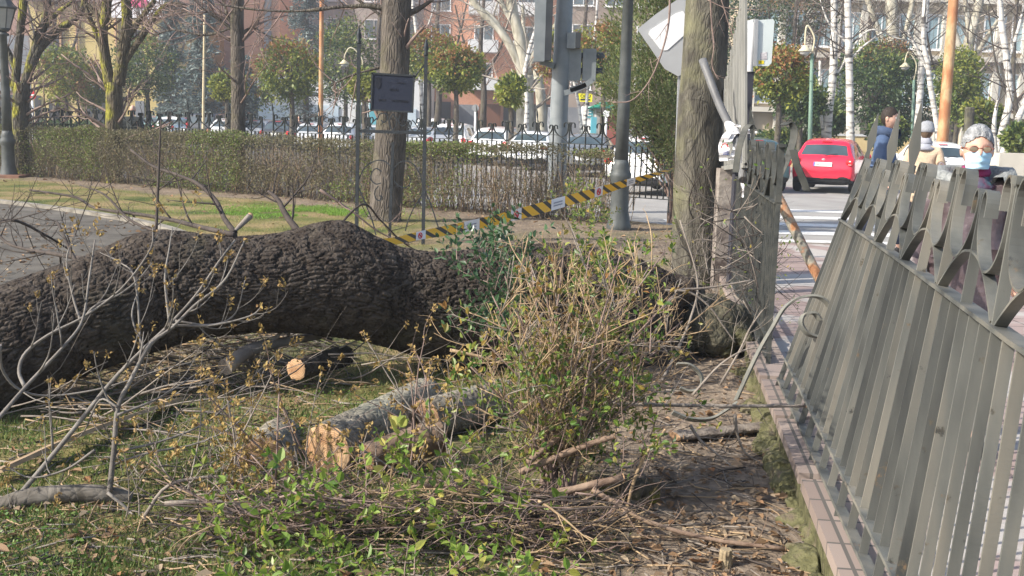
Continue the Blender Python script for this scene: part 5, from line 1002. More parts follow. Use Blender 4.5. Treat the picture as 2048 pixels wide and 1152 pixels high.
# bus stop sign
d = 13.5; bs = thing('bus_stop_sign', 'white bus stop sign on a pale post with yellow sticker', 'sign', at(1494, 300, d)*[1, 1, 0]); m = MB(); P = np.array([at(1489, 420, d)*[1, 1, 0], at(1494, 290, d), at(1501, 120, d), at(1504, 45, d)]); m.tube(P, .036, 12); m.build('post', pm('pale_steel', [(.5, .5, .5), (.6, .6, .6)], 3, .4), bs, root=bs)
m = MB(); polypx(m, [(1516, 40), (1546, 38), (1549, 42), (1543, 126), (1537, 132), (1513, 132)], d-.02, .05); pb = m.build('board', pm('board_white', [(.55, .61, .60), (.64, .69, .68)], 2, .3), bs, root=bs)
m = MB(); polypx(m, [(1510, 38), (1517, 38), (1514, 132), (1507, 132)], d-.05, .1); m.build('board_edge', M_grey, bs, root=bs)
m = MB(); polypx(m, [(1491, 42), (1507, 38), (1504, 126), (1488, 128)], d-.01, .04); m.build('rear_board', pm('board_white2', [(.66, .69, .69), (.72, .74, .74)], 2, .4), bs, root=bs)
for pts, c in [([(1517, 121), (1528, 121), (1528, 128), (1517, 128)], pm('sticker_yellow', (.75, .60, .03), 4, .5)), ([(1521, 105), (1534, 104), (1534, 119), (1521, 119)], pm('sticker_grey', [(.35, .32, .33), (.7, .68, .68)], 60, .5)), ([(1497, 112), (1503, 112), (1503, 121), (1497, 121)], pm('sticker_green', (.30, .42, .08), 4, .5))]:
    m = MB(); polypx(m, pts, d-.024 if pts[0][0] > 1510 else d-.014, .003); m.build('sticker', c, pb, root=bs)
text_mesh('E', .028, 'sticker_letter', M_black, pb, Matrix.Translation(Vector(at(1522, 124.5, d-.026)-np.array(bs.location))) @ Matrix.Rotation(math.pi/2, 4, 'X'), .001)
# street lamps with swan necks, wooden and steel poles
M_lgreen = pm('lamp_green', [(.12, .20, .15), (.18, .27, .21)], 4, .5); M_lcream = pm('lamp_cream', [(.50, .45, .30), (.60, .55, .40)], 4, .5)
def swan(label, px, py0, d, top, hx, hy, wpx, grp='swan neck street lamps'):
    b_ = at(px, py0, d); b_[2] = -.1; t_ = thing('street_lamp', label, 'street lamp', b_, grp); a = at(px+2, top[1]+55, d); sgn = 1 if hx > px else -1
    m = MB(); m.tube([b_, a], [wpx/ppm(d)*.62, wpx/ppm(d)*.42], 12); m.build('shaft', M_lgreen, t_, root=t_)
    m = MB(); P = smooth_path([a, at(px+3-sgn*4, top[1]+25, d), at((px*2+hx)/3-sgn*2, top[1]+4, d), at((px+hx*2)/3, top[1], d), at(hx-sgn*1, top[1]+14, d), at(hx, hy-8, d)], 26); m.tube(P, wpx*.22/ppm(d), 8); m.build('swan_neck', M_lcream, t_, root=t_)
    c = at(hx, hy, d); s = 13/ppm(d)*wpx/8
    m = MB(); m.lathe([(s*1.0, -s*.25), (s*1.02, -s*.1), (s*.6, s*.25), (s*.45, s*.5), (s*.2, s*.7)], c, 20); q = m.build('lamp_shade', M_lcream, t_, root=t_); m = MB(); m.lathe([(s*.15, -s*.85), (s*.6, -s*.7), (s*.85, -s*.25)], c, 18); m.build('lamp_bowl', M_lglass, q, root=t_); return t_
swan('green street lamp with cream swan neck standing above the red car', 1622, 300, 39, (0, 52), 1610, 100, 8); swan('street lamp with cream swan neck just left of the sign board', 718, 260, 47, (0, 96), 689, 126, 6); swan('street lamp with flat cream shade in front of the evergreen bushes on the right', 1826, 300, 46, (0, 105), 1810, 132, 6)
def pole(label, x0, y0, x1, y1, d, w0, w1, mat, name='utility_pole'):
    a = at(x0, y0, d); a[2] = -.1; c = at(x1, y1, d); t_ = thing(name, label, 'pole', a); m = MB(); P = np.linspace(a, c, 12); m.tube(P, np.linspace(w0, w1, 12)/2/ppm(d), 14); m.build('shaft', mat, t_, root=t_); m = MB(); m.lathe([(w1/ppm(d)*.55, 0), (w1/ppm(d)*.5, .08), (.01, .14)], c, 12); m.build('cap', M_grey, t_, root=t_); return t_
M_pole = pm('pole_rust_cream', [(.24, .085, .04), (.36, .15, .065), (.42, .20, .09), (.50, .34, .18), (.28, .11, .07)], 2.2, .7, .2, st=(1, 1, .5), lo=.3, hi=.7); M_polec = pm('pole_cream', [(.52, .42, .25), (.62, .52, .34)], 3, .6)
pole('thick rust orange wooden pole behind the grey haired woman', 1884, 300, 1912, -60, 40, 23, 18, M_pole); pole('orange brown pole in the car park left of the sign board', 641, 262, 644, -60, 46, 10, 8, M_pole); pole('thin cream pole in front of the blue conifer', 405, 250, 409, 30, 50, 6, 4, M_polec)
# ================================================================== CARS
def car(label, loc, heading, paint, grp=None, L=3.95, W=1.69, H=1.5, plate=True, wiper=True, kind='hatch', spec=True, text=None):
    """origin on the ground under the rear bumper; the car points along +Y before turning by heading"""
    t_ = thing('parked_car', label, 'car', loc, grp); t_.rotation_euler = (0, 0, heading)
    hs = H/1.5; hw = W/2
    st = [(0.0, .40, .66, .69, .58), (.03, .30, .78, .77, .60), (.10, .26, .93, .82, .66), (.17, .24, 1.00, .84, .665), (.50, .22, 1.385, .845, .575), (.60, .22, 1.46, .845, .58), (1.25, .22, 1.505, .845, .60), (1.34, .22, 1.507, .845, .60), (2.1, .22, 1.47, .845, .595), (2.25, .22, 1.44, .845, .59), (3.0, .24, 1.00, .84, .63), (3.08, .25, .95, .835, .70), (3.6, .28, .83, .80, .66), (3.85, .32, .70, .74, .60), (3.95, .42, .60, .64, .5)]
    if kind == 'saloon': st = [(0, .4, .66, .69, .58), (.03, .3, .85, .78, .66), (.10, .26, .97, .82, .70), (.55, .23, 1.01, .84, .70), (.62, .22, 1.02, .845, .66), (1.1, .22, 1.36, .845, .57), (1.2, .22, 1.40, .845, .575), (1.6, .22, 1.43, .845, .58), (1.68, .22, 1.43, .845, .58), (2.3, .22, 1.40, .845, .58), (2.45, .22, 1.36, .845, .57), (3.15, .24, 1.0, .84, .63), (3.25, .25, .95, .83, .70), (3.9, .28, .83, .8, .66), (4.25, .32, .68, .74, .6), (4.35, .42, .58, .64, .5)]
    if kind == 'van': st = [(0, .4, .7, .74, .70), (.02, .3, .95, .82, .76), (.05, .26, 1.05, .85, .78), (.08, .24, 1.12, .855, .77), (.22, .22, 1.70, .86, .71), (.32, .22, 1.78, .86, .71), (1.2, .22, 1.82, .86, .72), (1.3, .22, 1.82, .86, .72), (2.3, .22, 1.80, .86, .71), (2.5, .22, 1.74, .86, .70), (3.2, .24, 1.10, .85, .70), (3.28, .25, 1.02, .84, .72), (3.7, .28, .9, .82, .7), (3.95, .32, .72, .76, .6), (4.05, .42, .6, .66, .5)]
    ls = L/st[-1][0]; gtop = 4; ns = len(st); bm = bmesh.new(); grid = []
    for (y, zb, zt, w, wr) in st:
        belt = min(.95 if kind != 'van' else 1.05, zt-.03); cab = zt > (1.08 if kind != 'van' else 1.2)
        half = [(0, zb), (w*.80, zb), (w*.97, zb+.10), (w*1.0, min(.58, (zb+zt)/2)), (w*.985, belt-.04), (w*.955, belt+.015)]
        if cab: half += [(wr+.06, zt-.10), (wr-.03, zt-.025), (wr*.55, zt), (0, zt+.008)]
        else: half += [(max(wr, w*.90), zt-.012), (max(wr, w*.86)-.03, zt-.004), (wr*.55, zt+.002), (0, zt+.004)]
        full = half+[(-x, z) for x, z in half[-2:0:-1]]
        grid.append([bm.verts.new((x*W/1.69, y*ls, z*hs)) for x, z in full])
    n = len(grid[0]); nh = 10
    cabs = [s[2] > (1.08 if kind != 'van' else 1.2) for s in st]
    first = cabs.index(True); last = ns-1-cabs[::-1].index(True)
    for i in range(ns-1):
        for j in range(n):
            f = bm.faces.new((grid[i][j], grid[i][(j+1) % n], grid[i+1][(j+1) % n], grid[i+1][j])); f.smooth = True; jj = j if j < 9 else n-1-j
            if i == first-1 and jj in (7, 8): f.material_index = 1
            elif i == last and jj in (7, 8): f.material_index = 3
            elif jj == 5 and first <= i < last and (st[i+1][0]-st[i][0]) > .3: f.material_index = 2
            elif jj in (0, 1): f.material_index = 4
            if i in (first-1,) and jj == 6: f.material_index = 0
    bm.faces.new(grid[0][::-1]); bm.faces.new(grid[-1]); bmesh.ops.recalc_face_normals(bm, faces=bm.faces); me = bpy.data.meshes.new('car_cage'); bm.to_mesh(me); bm.free()
    tmp = bpy.data.objects.new('car_cage', me); COL.objects.link(tmp); md = tmp.modifiers.new('s', 'SUBSURF'); md.levels = 2; md.render_levels = 2
    ev = bpy.data.meshes.new_from_object(tmp.evaluated_get(bpy.context.evaluated_depsgraph_get())); bpy.data.objects.remove(tmp)
    co = np.zeros(len(ev.vertices)*3); ev.vertices.foreach_get('co', co); co = co.reshape(-1, 3); quads = np.array([list(p.vertices) for p in ev.polygons if len(p.vertices) == 4]); mi = np.array([p.material_index for p in ev.polygons if len(p.vertices) == 4])
    for k, (nm, mt) in enumerate([('body', paint), ('rear_window', M_cglass), ('side_windows', M_cglass), ('windscreen', M_cglass), ('underbody', M_black)]):
        q = quads[mi == k]
        if not len(q): continue
        for q in ([q[co[q].mean(1)[:, 0] < 0], q[co[q].mean(1)[:, 0] >= 0]] if nm == 'side_windows' else [q]):
            u, inv = np.unique(q, return_inverse=True); m = MB(); m.add(co[u], inv.reshape(-1, 4), 0, True); m.build(nm.replace('windows', 'window'), mt, t_)
    bel = .95*hs if kind != 'van' else 1.05*hs; sy = ls
    for s in (-1, 1):
        x = s*hw
        for y in (.72*ls, 3.18*ls if kind != 'saloon' else 3.4*ls):
            m = MB(); Mx = Matrix.Rotation(math.pi/2, 3, 'Y'); m.lathe([(.17, -.09), (.27, -.10), (.305, -.06), (.31, 0), (.305, .06), (.27, .10), (.17, .09)], (s*(hw-.10), y, .31), 20, M=Mx); wo = m.build('wheel', M_tyre, t_); m = MB(); m.lathe([(.001, .095), (.06, .085), (.17, .095), (.2, .085)] if s > 0 else [(.001, -.095), (.06, -.085), (.17, -.095), (.2, -.085)], (s*(hw-.10), y, .31), 16, M=Mx); m.build('rim', M_grey, wo)
        m = MB()
        if kind == 'hatch': m.ell((s*(hw-.16), .075*ls, .855*hs), (.145, .075, .115), 16, 10, rot=Matrix.Rotation(-s*.55, 3, 'Z'))
        elif kind == 'van': m.ell((s*(hw-.075), .07, 1.05), (.07, .06, .22), 12, 8)
        else: m.ell((s*(hw-.20), .05*ls, .84*hs), (.19, .06, .075), 14, 8, rot=Matrix.Rotation(-s*.35, 3, 'Z'))
        m.build('tail_light', M_tail, t_)
        if kind == 'hatch' and text: m = MB(); m.ell((s*(hw-.15), .052*ls, .815*hs), (.105, .055, .032), 12, 8, rot=Matrix.Rotation(-s*.5, 3, 'Z')); m.build('reversing_light', M_white, t_)
        m = MB(); m.ell((s*(hw+.05), 2.45*ls, bel+.06), (.10, .05, .075), 12, 8); m.build('mirror', paint, t_)
        m = MB(); m.ell((s*.52, L-.20, .66), (.16, .08, .07), 12, 8); m.build('headlight', M_lglass, t_)
    m = MB(); z = .80*hs if kind == 'hatch' else .62*hs; yy = .012*ls if kind == 'hatch' else -.012
    rt = Matrix.Rotation(-.16, 3, 'X') if kind == 'hatch' else None
    m.box((0, yy, z), (.50, .03, .115), rt); pl = m.build('number_plate', M_plate, t_); m = MB(); m.box((-.232, yy-.0165, z), (.034, .003, .113), rt); m.build('plate_band', pm('plate_blue', (.03, .07, .40), 5, .5), pl)
    if text: text_mesh(text, .095, 'plate_characters', M_black, pl, Matrix.Translation((.02, yy-.0175, z)) @ Matrix.Rotation(math.pi/2-.16, 4, 'X'), .001)
    if kind == 'hatch':
        m = MB(); a, c = np.array([.03, .125*ls, 1.0*hs+.035]), np.array([.36, .19*ls, 1.06*hs+.035]); m.tube([a, (a+c)/2+[0, -.01, .01], c], .012, 6); m.build('rear_wiper', M_black, t_)
        m = MB(); m.ell((0, .095*ls, .93*hs), (.05, .012, .032), 14, 8); m.build('badge', M_grey, t_)
        m = MB(); m.box((0, .50*ls, 1.425*hs), (.26, .05, .02)); m.build('brake_light', M_tail, t_)
    m = MB(); m.strip([(-hw*.9, .012, .43), (-hw*.5, -.018, .43), (0, -.026, .43), (hw*.5, -.018, .43), (hw*.9, .012, .43)], [0, 0, 1], .012, .02); m.build('bumper_seam', M_black, t_)
    return t_
M_cglass = pm('car_glass', [(.03, .045, .055), (.07, .10, .115)], 1.5, .06, spec=.8); M_tyre = pm('tyre_rubber', (.02, .02, .021), 9, .85); M_tail = pm('tail_light_red', [(.45, .01, .02), (.60, .03, .03)], 6, .15, spec=.6); M_plate = pm('plate_white', (.75, .75, .73), 4, .4)
C_red = paintm('car_red', (.74, .018, .05)); C_wh = paintm('car_white', (.78, .79, .80)); C_si = paintm('car_silver', (.45, .47, .49)); C_dk = paintm('car_dark', (.035, .04, .05)); C_bl = paintm('car_blue', (.08, .13, .20)); C_gr = paintm('car_grey', (.16, .17, .18))
def put(px, d, label, paint, hd=0.0, **k): a = at(px, 260, d); return car(label, (a[0], a[1], -.1), hd, paint, **k)
put(1650, 30.8, 'bright red hatchback seen from behind beyond the crossing', C_red, -.42, L=3.9, W=1.74, H=1.52, text='6671 FCZ')
G = 'cars parked in a row behind the hedge'
put(1898, 33, 'white hatchback partly hidden behind the grey haired woman', C_wh, -.1)
put(1268, 27.5, 'white car seen from the rear quarter directly behind the grey lamp post', C_wh, -.55, grp=G); put(1165, 36, 'dark grey saloon behind the traffic signal column', C_gr, -.2, kind='saloon', grp=G)
put(1052, 40, 'white saloon with red lights left of the traffic signal column', C_wh, -.25, kind='saloon', grp=G); put(975, 43, 'white hatchback in the middle of the row right of the sign frame', C_wh, -.25, grp=G); put(893, 45, 'tall white hatchback just right of the sign frame post', C_wh, -.2, grp=G, H=1.62)
put(826, 47, 'pale silver car between the posts of the sign frame', C_si, -.2, kind='saloon', grp=G); put(738, 50, 'silver car left of the thick trunk and the sign board', C_si, -.2, kind='saloon', grp=G); put(672, 49, 'white hatchback in front of the orange brown pole', C_wh, -.2, grp=G)
put(614, 52, 'pale silver hatchback left of the orange brown pole', C_si, -.2, grp=G, H=1.45); put(548, 55, 'dark blue car right of the straight slender trunk', C_dk, -.2, kind='hatch', grp=G); put(503, 57, 'silver blue car just right of the straight slender trunk', C_si, -.15, grp=G); put(442, 58, 'white hatchback with red lights left of the straight slender trunk', C_wh, -.15, grp=G)
put(400, 60, 'dark van in front of the thin cream pole', C_dk, -.15, kind='van', grp=G, H=1.45); put(366, 63, 'blue grey car below the blue conifer', C_bl, -.15, grp=G); put(331, 64, 'white car near the bald man behind the railing', C_wh, -.15, grp=G); put(300, 66, 'teal grey car nearest the bald man', paintm('car_teal', (.16, .26, .26)), -.15, grp=G)
put(855, 66, 'white van in the back of the car park behind the sign frame', C_wh, -.2, kind='van'); put(1530, 30, 'dark teal car glimpsed over the upright railing left of the red car', paintm('car_teal_dark', (.05, .10, .11)), .1)
put(985, 62, 'grey car far back behind the white cars left of the plane trees', C_gr, -1.2, kind='saloon'); put(1050, 66, 'silver car parked across behind the plane trunks', C_si, 1.3, kind='saloon')

# ================================================================== BUILDINGS
def building(label, x0, x1, d, dep, ztop, mat, rows=(), cols=(), wsz=(1.2, 1.6), frame=M_white, name='apartment_building', shop=None, roof=None, extra=None, glass=M_glass, ang=0.0):
    a, c = at(x0, 200, d)[0], at(x1, 200, d)[0]; w_ = c-a; cx = (a+c)/2; t_ = thing(name, label, 'building', (cx, d, -.1)); m = MB(); m.box((cx, d+dep/2, ztop/2-.05), (w_, dep, ztop+.1)); wo = m.build('wall', mat, t_, root=t_)
    for z in rows:
        for u in cols:
            x = a+w_*u; m = MB(); W, H = wsz; f = .09
            for (dx, dz, sx, sz) in [(0, H/2, W+f, f), (0, -H/2, W+f, f), (-W/2, 0, f, H-f), (W/2, 0, f, H-f), (0, 0, .05, H-f)]: m.box((x+dx, d-.03, z+dz), (sx, .10, sz))
            fo_ = m.build('window', frame, t_, root=t_); m = MB(); m.box((x, d-.012, z), (W-f, .03, H-f)); m.build('pane', glass, fo_, root=t_); m = MB(); m.box((x, d-.10, z-H/2-.08), (W+.3, .2, .06)); m.build('sill', frame, fo_, root=t_)
    if roof: m = MB(); m.box((cx, d+dep/2-.3, ztop+.10), (w_+.6, dep+.8, .35)); m.build('roof', roof, t_, root=t_)
    if shop:
        for u0, u1, z0, z1, mt in shop: m = MB(); m.box((a+w_*(u0+u1)/2, d-.06, (z0+z1)/2), (w_*(u1-u0), .14, z1-z0)); m.build('shopfront', mt, t_, root=t_)
    return t_, a, w_
def brickm(name, c1, c2, mo): 
    m, t, b, nn, ln = mk(name); tc = nn('ShaderNodeTexCoord'); br = nn('ShaderNodeTexBrick'); br.inputs['Scale'].default_value = 3.5; br.inputs['Color1'].default_value = (*c1, 1); br.inputs['Color2'].default_value = (*c2, 1); br.inputs['Mortar'].default_value = (*mo, 1); mp = nn('ShaderNodeMapping'); mp.inputs[2].default_value = (math.pi/2, 0, 0); ln(tc.outputs['Object'], mp.inputs[0]); ln(mp.outputs[0], br.inputs[0]); ln(br.outputs[0], b.inputs['Base Color']); b.inputs['Roughness'].default_value = .9; return m
B_or = brickm('brick_orange', (.50, .21, .12), (.58, .27, .16), (.45, .32, .25)); B_pk = brickm('brick_brown_pink', (.28, .15, .12), (.34, .19, .15), (.3, .24, .2)); P_ye = pm('plaster_ochre', [(.48, .37, .15), (.56, .45, .20)], .6, .9, .1); P_be = pm('plaster_beige', [(.40, .33, .23), (.50, .42, .31)], .5, .9, .1); P_wh = pm('plaster_white', [(.55, .56, .58), (.66, .66, .66)], .5, .9); P_bg = pm('plaster_greybeige', [(.36, .31, .28), (.46, .40, .36)], .5, .9)
S_dk = pm('shop_dark', [(.02, .022, .026), (.06, .06, .065)], .8, .3); S_gr = pm('shop_grey', [(.15, .16, .18), (.22, .23, .25)], .8, .5); S_bl = pm('shop_pale_blue', [(.40, .50, .58), (.50, .58, .64)], .8, .5); S_te = pm('shop_teal', [(.10, .35, .42), (.14, .42, .48)], .8, .5)
building('brown brick building with dark shopfront at the far left edge', -120, 64, 84.2, 14, 24, B_pk, rows=(7, 10, 13), cols=(.3, .62), shop=[(0, 1, .3, 2.6, S_dk), (0, 1, 2.9, 3.6, S_gr), (.3, 1.28, 4.2, 7, S_gr)])
t_, a, w_ = building('ochre plastered building behind the round topped trees on the left', 64, 352, 84, 14, 9.6, P_ye, rows=(6.4,), cols=(.16, .70, .93), wsz=(1.4, 2.4), frame=S_gr, glass=S_dk, shop=[(.02, .06, .0, 2.6, S_dk), (.12, .19, 0, 2.4, S_dk), (.37, .58, 0, 2.7, S_dk), (.72, .78, 0, 2.4, S_gr), (.88, .93, 0, 2.3, S_dk)], roof=pm('roof_brown', [(.12, .08, .07), (.18, .12, .10)], 2, .9))
m = MB(); m.box((a+w_*.47, 83.8, 3.15), (w_*.22, .5, .75)); sg = m.build('shop_sign', S_bl, t_, root=t_); text_mesh('MANOLO', .55, 'sign_letters', M_black, sg, Matrix.Translation(Vector((a+w_*.49, 83.54, 3.15))-Vector(t_.location)) @ Matrix.Rotation(math.pi/2, 4, 'X'), .01)
for u in (.22, .33, .60): m = MB(); m.tube([(a+w_*u, 83.85, 0), (a+w_*u, 83.85, 9.5)], .10, 8); m.build('drainpipe', pm('drain_brown', (.34, .20, .11), 4, .7), t_, root=t_)
building('dark brick block with white lettered banner rising behind the ochre building', 190, 500, 104, 14, 26, B_pk, rows=(13, 16.5, 20), cols=(.15, .4, .65, .9))
o = MB(); c0, c1 = at(222, -30, 82.6), at(330, 38, 82.6); o.box((c0+c1)/2, (c1[0]-c0[0], .15, c0[2]-c1[2])); bo_ = o.build('advert_banner', pm('banner_white', [(.72, .70, .74), (.8, .78, .8)], 1, .6), loc=((c0[0]+c1[0])/2, 82.6, c1[2])); tag(bo_, 'large white and pink advertising banner high at the top left', 'banner')
m = MB(); m.v = []; m.ell(at(278, 6, 82.45), (.75, .03, .35)); m.build('pink_blot', pm('banner_pink', (.75, .08, .25), 3, .6), bo_, root=bo_)
building('tall orange brick tower with grey drainpipe left of centre', 488, 560, 92, 12, 24, B_or, rows=(), cols=())[0]
m = MB(); a = at(536, 200, 91.8); m.box((a[0], 91.86, 10), (.55, .25, 20)); dr = m.build('drain_shaft', S_gr, loc=(a[0], 91.86, 0)); tag(dr, 'grey vertical shaft on the orange brick tower', 'drainpipe')
building('beige plain building behind the dark green round tree and the sign', 560, 900, 108, 12, 26, P_bg, rows=(10, 13.5, 17, 20.5), cols=(.12, .33, .55, .75, .92), wsz=(1.8, 1.8))
building('low white and pale blue shop row behind the parked cars', 505, 850, 88, 10, 4.6, P_wh, shop=[(.02, .25, .2, 2.4, S_bl), (.3, .5, .2, 2.5, S_bl), (.60, .64, .1, 2.6, S_dk), (.68, .74, .1, 3.0, S_te), (.76, .95, .3, 2.4, S_bl)], name='shop_building')
t_, a, w_ = building('orange brick flats with white balconies behind the pale plane tree', 845, 1130, 98, 12, 26, B_or, rows=(5.6, 8.8, 12, 15.2), cols=(.12, .42, .72), wsz=(1.6, 2.0), shop=[(.0, .2, .1, 3.2, S_dk), (.22, .38, .1, 3, S_gr), (.40, .55, .1, 3.1, pm('shop_brown', (.16, .07, .04), 2, .6)), (.57, .95, .1, 3.2, S_dk)])
for z in (4.3, 7.5, 10.7, 13.9):
    for u in (.42, .72): m = MB(); m.box((a+w_*u, 97.2, z+.5), (2.6, 1.6, 1.05)); m.build('balcony', P_wh, t_, root=t_)
building('brown grey apartment block behind the juniper and the traffic signal', 1120, 1520, 96, 12, 26, pm('plaster_brown', [(.26, .21, .18), (.34, .28, .24)], .5, .9), rows=(5.5, 9, 12.5, 16), cols=(.1, .26, .42, .58, .74, .9), wsz=(1.7, 1.9), shop=[(0, .4, .1, 3, S_gr), (.42, 1, .1, 3, S_dk)])
t_, a, w_ = building('long beige building with tall white framed windows on the right behind the birches', 1500, 2200, 74, 14, 22, P_be, rows=(4.5, 8.2, 11.9), cols=(.04, .12, .20, .28, .36, .44, .52, .60, .68, .76, .84, .92), wsz=(1.35, 2.2), glass=pm('pale_glass', [(.16, .24, .28), (.34, .46, .50)], .7, .1, spec=.8), shop=[(.66, .74, .1, 2.6, S_dk), (.80, .86, .1, 2.5, S_dk)])
for k in range(14): m = MB(); m.box((a+w_*(.0+k*.0769), 73.85, 7), (.42, .34, 14.2)); m.build('pilaster', pm('pilaster_cream', [(.56, .52, .44), (.64, .60, .52)], 1, .9) if k == 0 else bpy.data.materials['pilaster_cream'], t_, root=t_)
for z in (2.9, 6.5, 10.2): m = MB(); m.box((a+w_/2, 73.7, z), (w_+.2, .7, .32)); m.build('string_course', bpy.data.materials['pilaster_cream'], t_, root=t_)
# yellow garden wall, planter, kiosk, stalls
def boxthing(name, label, cat, x0, y0, x1, y1, d, dep, mat, ground=True, extra=None):
    a, c = at(x0, y0, d), at(x1, y1, d); z0 = -.1 if ground else c[2]; t_ = thing(name, label, cat, ((a[0]+c[0])/2, d, z0)); m = MB(); m.box(((a[0]+c[0])/2, d+dep/2, (a[2]+z0)/2), (c[0]-a[0], dep, a[2]-z0)); m.build('body', mat, t_, root=t_); return t_, a, c
t_, a, c = boxthing('garden_wall', 'low ochre and cream garden wall behind the red car', 'wall', 1515, 266, 1860, 290, 52, .3, pm('wall_ochre', [(.60, .45, .22), (.66, .52, .28)], 1, .9)); m = MB(); m.box(((a[0]+c[0])/2, 52.15, a[2]+.03), (c[0]-a[0]+.1, .4, .10)); m.build('coping', P_wh, t_, root=t_)
boxthing('planter_wall', 'pale stone planter wall right of the grey haired woman', 'wall', 2000, 306, 2140, 330, 36, .8, pm('stone_pale', [(.5, .46, .38), (.6, .55, .47)], 2, .9))
kd = 46; t_, a, c = boxthing('kiosk', 'small kiosk with green pitched awning beside the juniper', 'kiosk', 1193, 212, 1246, 280, kd, 2, pm('kiosk_grey', [(.34, .34, .33), (.42, .42, .41)], 2, .8)); m = MB(); xx0, xx1 = at(1185, 0, kd)[0], at(1252, 0, kd)[0]; zt = at(1200, 208, kd)[2]
m.add([[xx0, kd-.7, zt-.18], [xx1, kd-.7, zt-.18], [xx1, kd+2, zt-.18], [xx0, kd+2, zt-.18], [(xx0+xx1)/2, kd+.6, zt+.15]], [[0, 3, 2, 1]]); m.add([[xx0, kd-.7, zt-.18], [xx1, kd-.7, zt-.18], [(xx0+xx1)/2, kd+.6, zt+.15]], [[0, 1, 2]]); m.add([[xx1, kd-.7, zt-.18], [xx1, kd+2, zt-.18], [(xx0+xx1)/2, kd+.6, zt+.15]], [[0, 1, 2]]); m.add([[xx0, kd+2, zt-.18], [xx0, kd-.7, zt-.18], [(xx0+xx1)/2, kd+.6, zt+.15]], [[0, 1, 2]]); m.build('awning', pm('awning_green', (.02, .26, .17), 3, .6), t_, root=t_)
m = MB(); q = at(1232, 235, kd); m.box((q[0], kd-.03, 1.1), (.7, .06, 1.9)); m.build('door', pm('kiosk_red', (.30, .10, .08), 3, .6), t_, root=t_)
t_, a, c = boxthing('ticket_booth', 'white booth with dark sign letter left of the green kiosk', 'kiosk', 1166, 212, 1192, 280, 47, 1.2, M_white); m = MB(); q = at(1178, 226, 47); m.box((q[0], 46.98, q[2]), (.34, .04, .4)); e_ = m.build('sign_plate', S_te, t_, root=t_); text_mesh('E', .42, 'sign_letter', M_white, e_, Matrix.Translation(Vector((q[0], 46.95, q[2]))-Vector(t_.location)) @ Matrix.Rotation(math.pi/2, 4, 'X'), .006)
d = 48; a, c = at(1157, 187, d), at(1184, 204, d); ys = thing('pharmacy_sign', 'bright yellow shop sign with black lettering hanging over the white booth', 'sign', ((a[0]+c[0])/2, d, c[2])); m = MB(); m.box((a+c)/2, (c[0]-a[0], .12, a[2]-c[2])); bb = m.build('panel', pm('sign_yellow', (.80, .72, .02), 3, .5), ys, root=ys)
m = MB(); m.tube([((a[0]+c[0])/2, d+.1, -.1), ((a[0]+c[0])/2, d+.1, c[2]+.1)], .05, 8); m.build('post', M_grey, ys, root=ys)
text_mesh('ORO', .2, 'sign_letters', M_black, bb, Matrix.Translation(Vector(((a[0]+c[0])/2, d-.065, a[2]-.11))-Vector(ys.location)) @ Matrix.Rotation(math.pi/2, 4, 'X'), .004); m = MB(); m.box(((a[0]+c[0])/2, d-.065, c[2]+.09), (.42, .01, .07)); m.build('sign_line', M_black, bb, root=ys)
boxthing('parking_meter', 'teal parking machine beside the kiosk', 'parking machine', 1183, 234, 1192, 280, 44, .4, S_te)
boxthing('shop_hoarding', 'white hoarding behind the traffic signal column', 'hoarding', 1096, 214, 1112, 280, 60, .2, M_white)

# ================================================================== BACKGROUND TREES
M_ph = leafm('photinia_leaves', [(.05, .09, .02), (.10, .15, .03), (.17, .21, .045), (.24, .26, .06), (.09, .13, .03)], .25, .45, .4)
M_phr = leafm('red_new_leaves', [(.30, .11, .05), (.36, .17, .07), (.24, .14, .05), (.28, .20, .06)], .3, .5, .3)
M_phy = leafm('yellow_green_leaves', [(.17, .21, .03), (.26, .28, .05), (.33, .32, .06)], .3, .5, .3)
M_con = leafm('blue_needles', [(.06, .095, .09), (.11, .15, .145), (.18, .22, .21), (.23, .27, .255)], .1, .7, .15)
M_dg = leafm('evergreen_leaves', [(.025, .055, .02), (.05, .09, .03), (.09, .13, .04)], .2, .5, .35)
def crown(t_, c, rad, n, L, mats, w, nm='crown', shape=None, seed=0):
    r_ = np.random.default_rng(seed+100); K = max(20, n//34); th = r_.normal(0, 1, (K, 3)); th /= np.linalg.norm(th, axis=1)[:, None]; rr = r_.uniform(.50, 1.0, K)**.6; C = c+th*rr[:, None]*rad*(1+.38*(fbm(th[:, 0]*1.7, th[:, 1]*1.7, th[:, 2]*1.7+seed, seed)-.47)[:, None]*2)
    up_ = th[:, 2]*rr; m = MB(); ii = r_.integers(0, K, n); sp = np.mean(rad)*.15; Pp = C[ii]+r_.normal(0, 1, (n, 3))*sp; D = r_.normal(0, 1, (n, 3))+th[ii]*.7
    k = np.zeros(n, int); hue = r_.random(K)
    if len(mats) > 1: k = np.where((up_[ii]*.7+r_.normal(0, .25, n)+(hue[ii]-.5)*.8) > w[0], 1, k)
    if len(mats) > 2: k = np.where((hue[ii] > w[1]), 2, k)
    for q in range(len(mats)):
        s = k == q
        if s.any(): m.leaves(Pp[s], D[s], r_.uniform(.6, 1.3, s.sum())*L, .5, q, 0, detail=False)
    m.build(nm, mats, t_, root=t_)
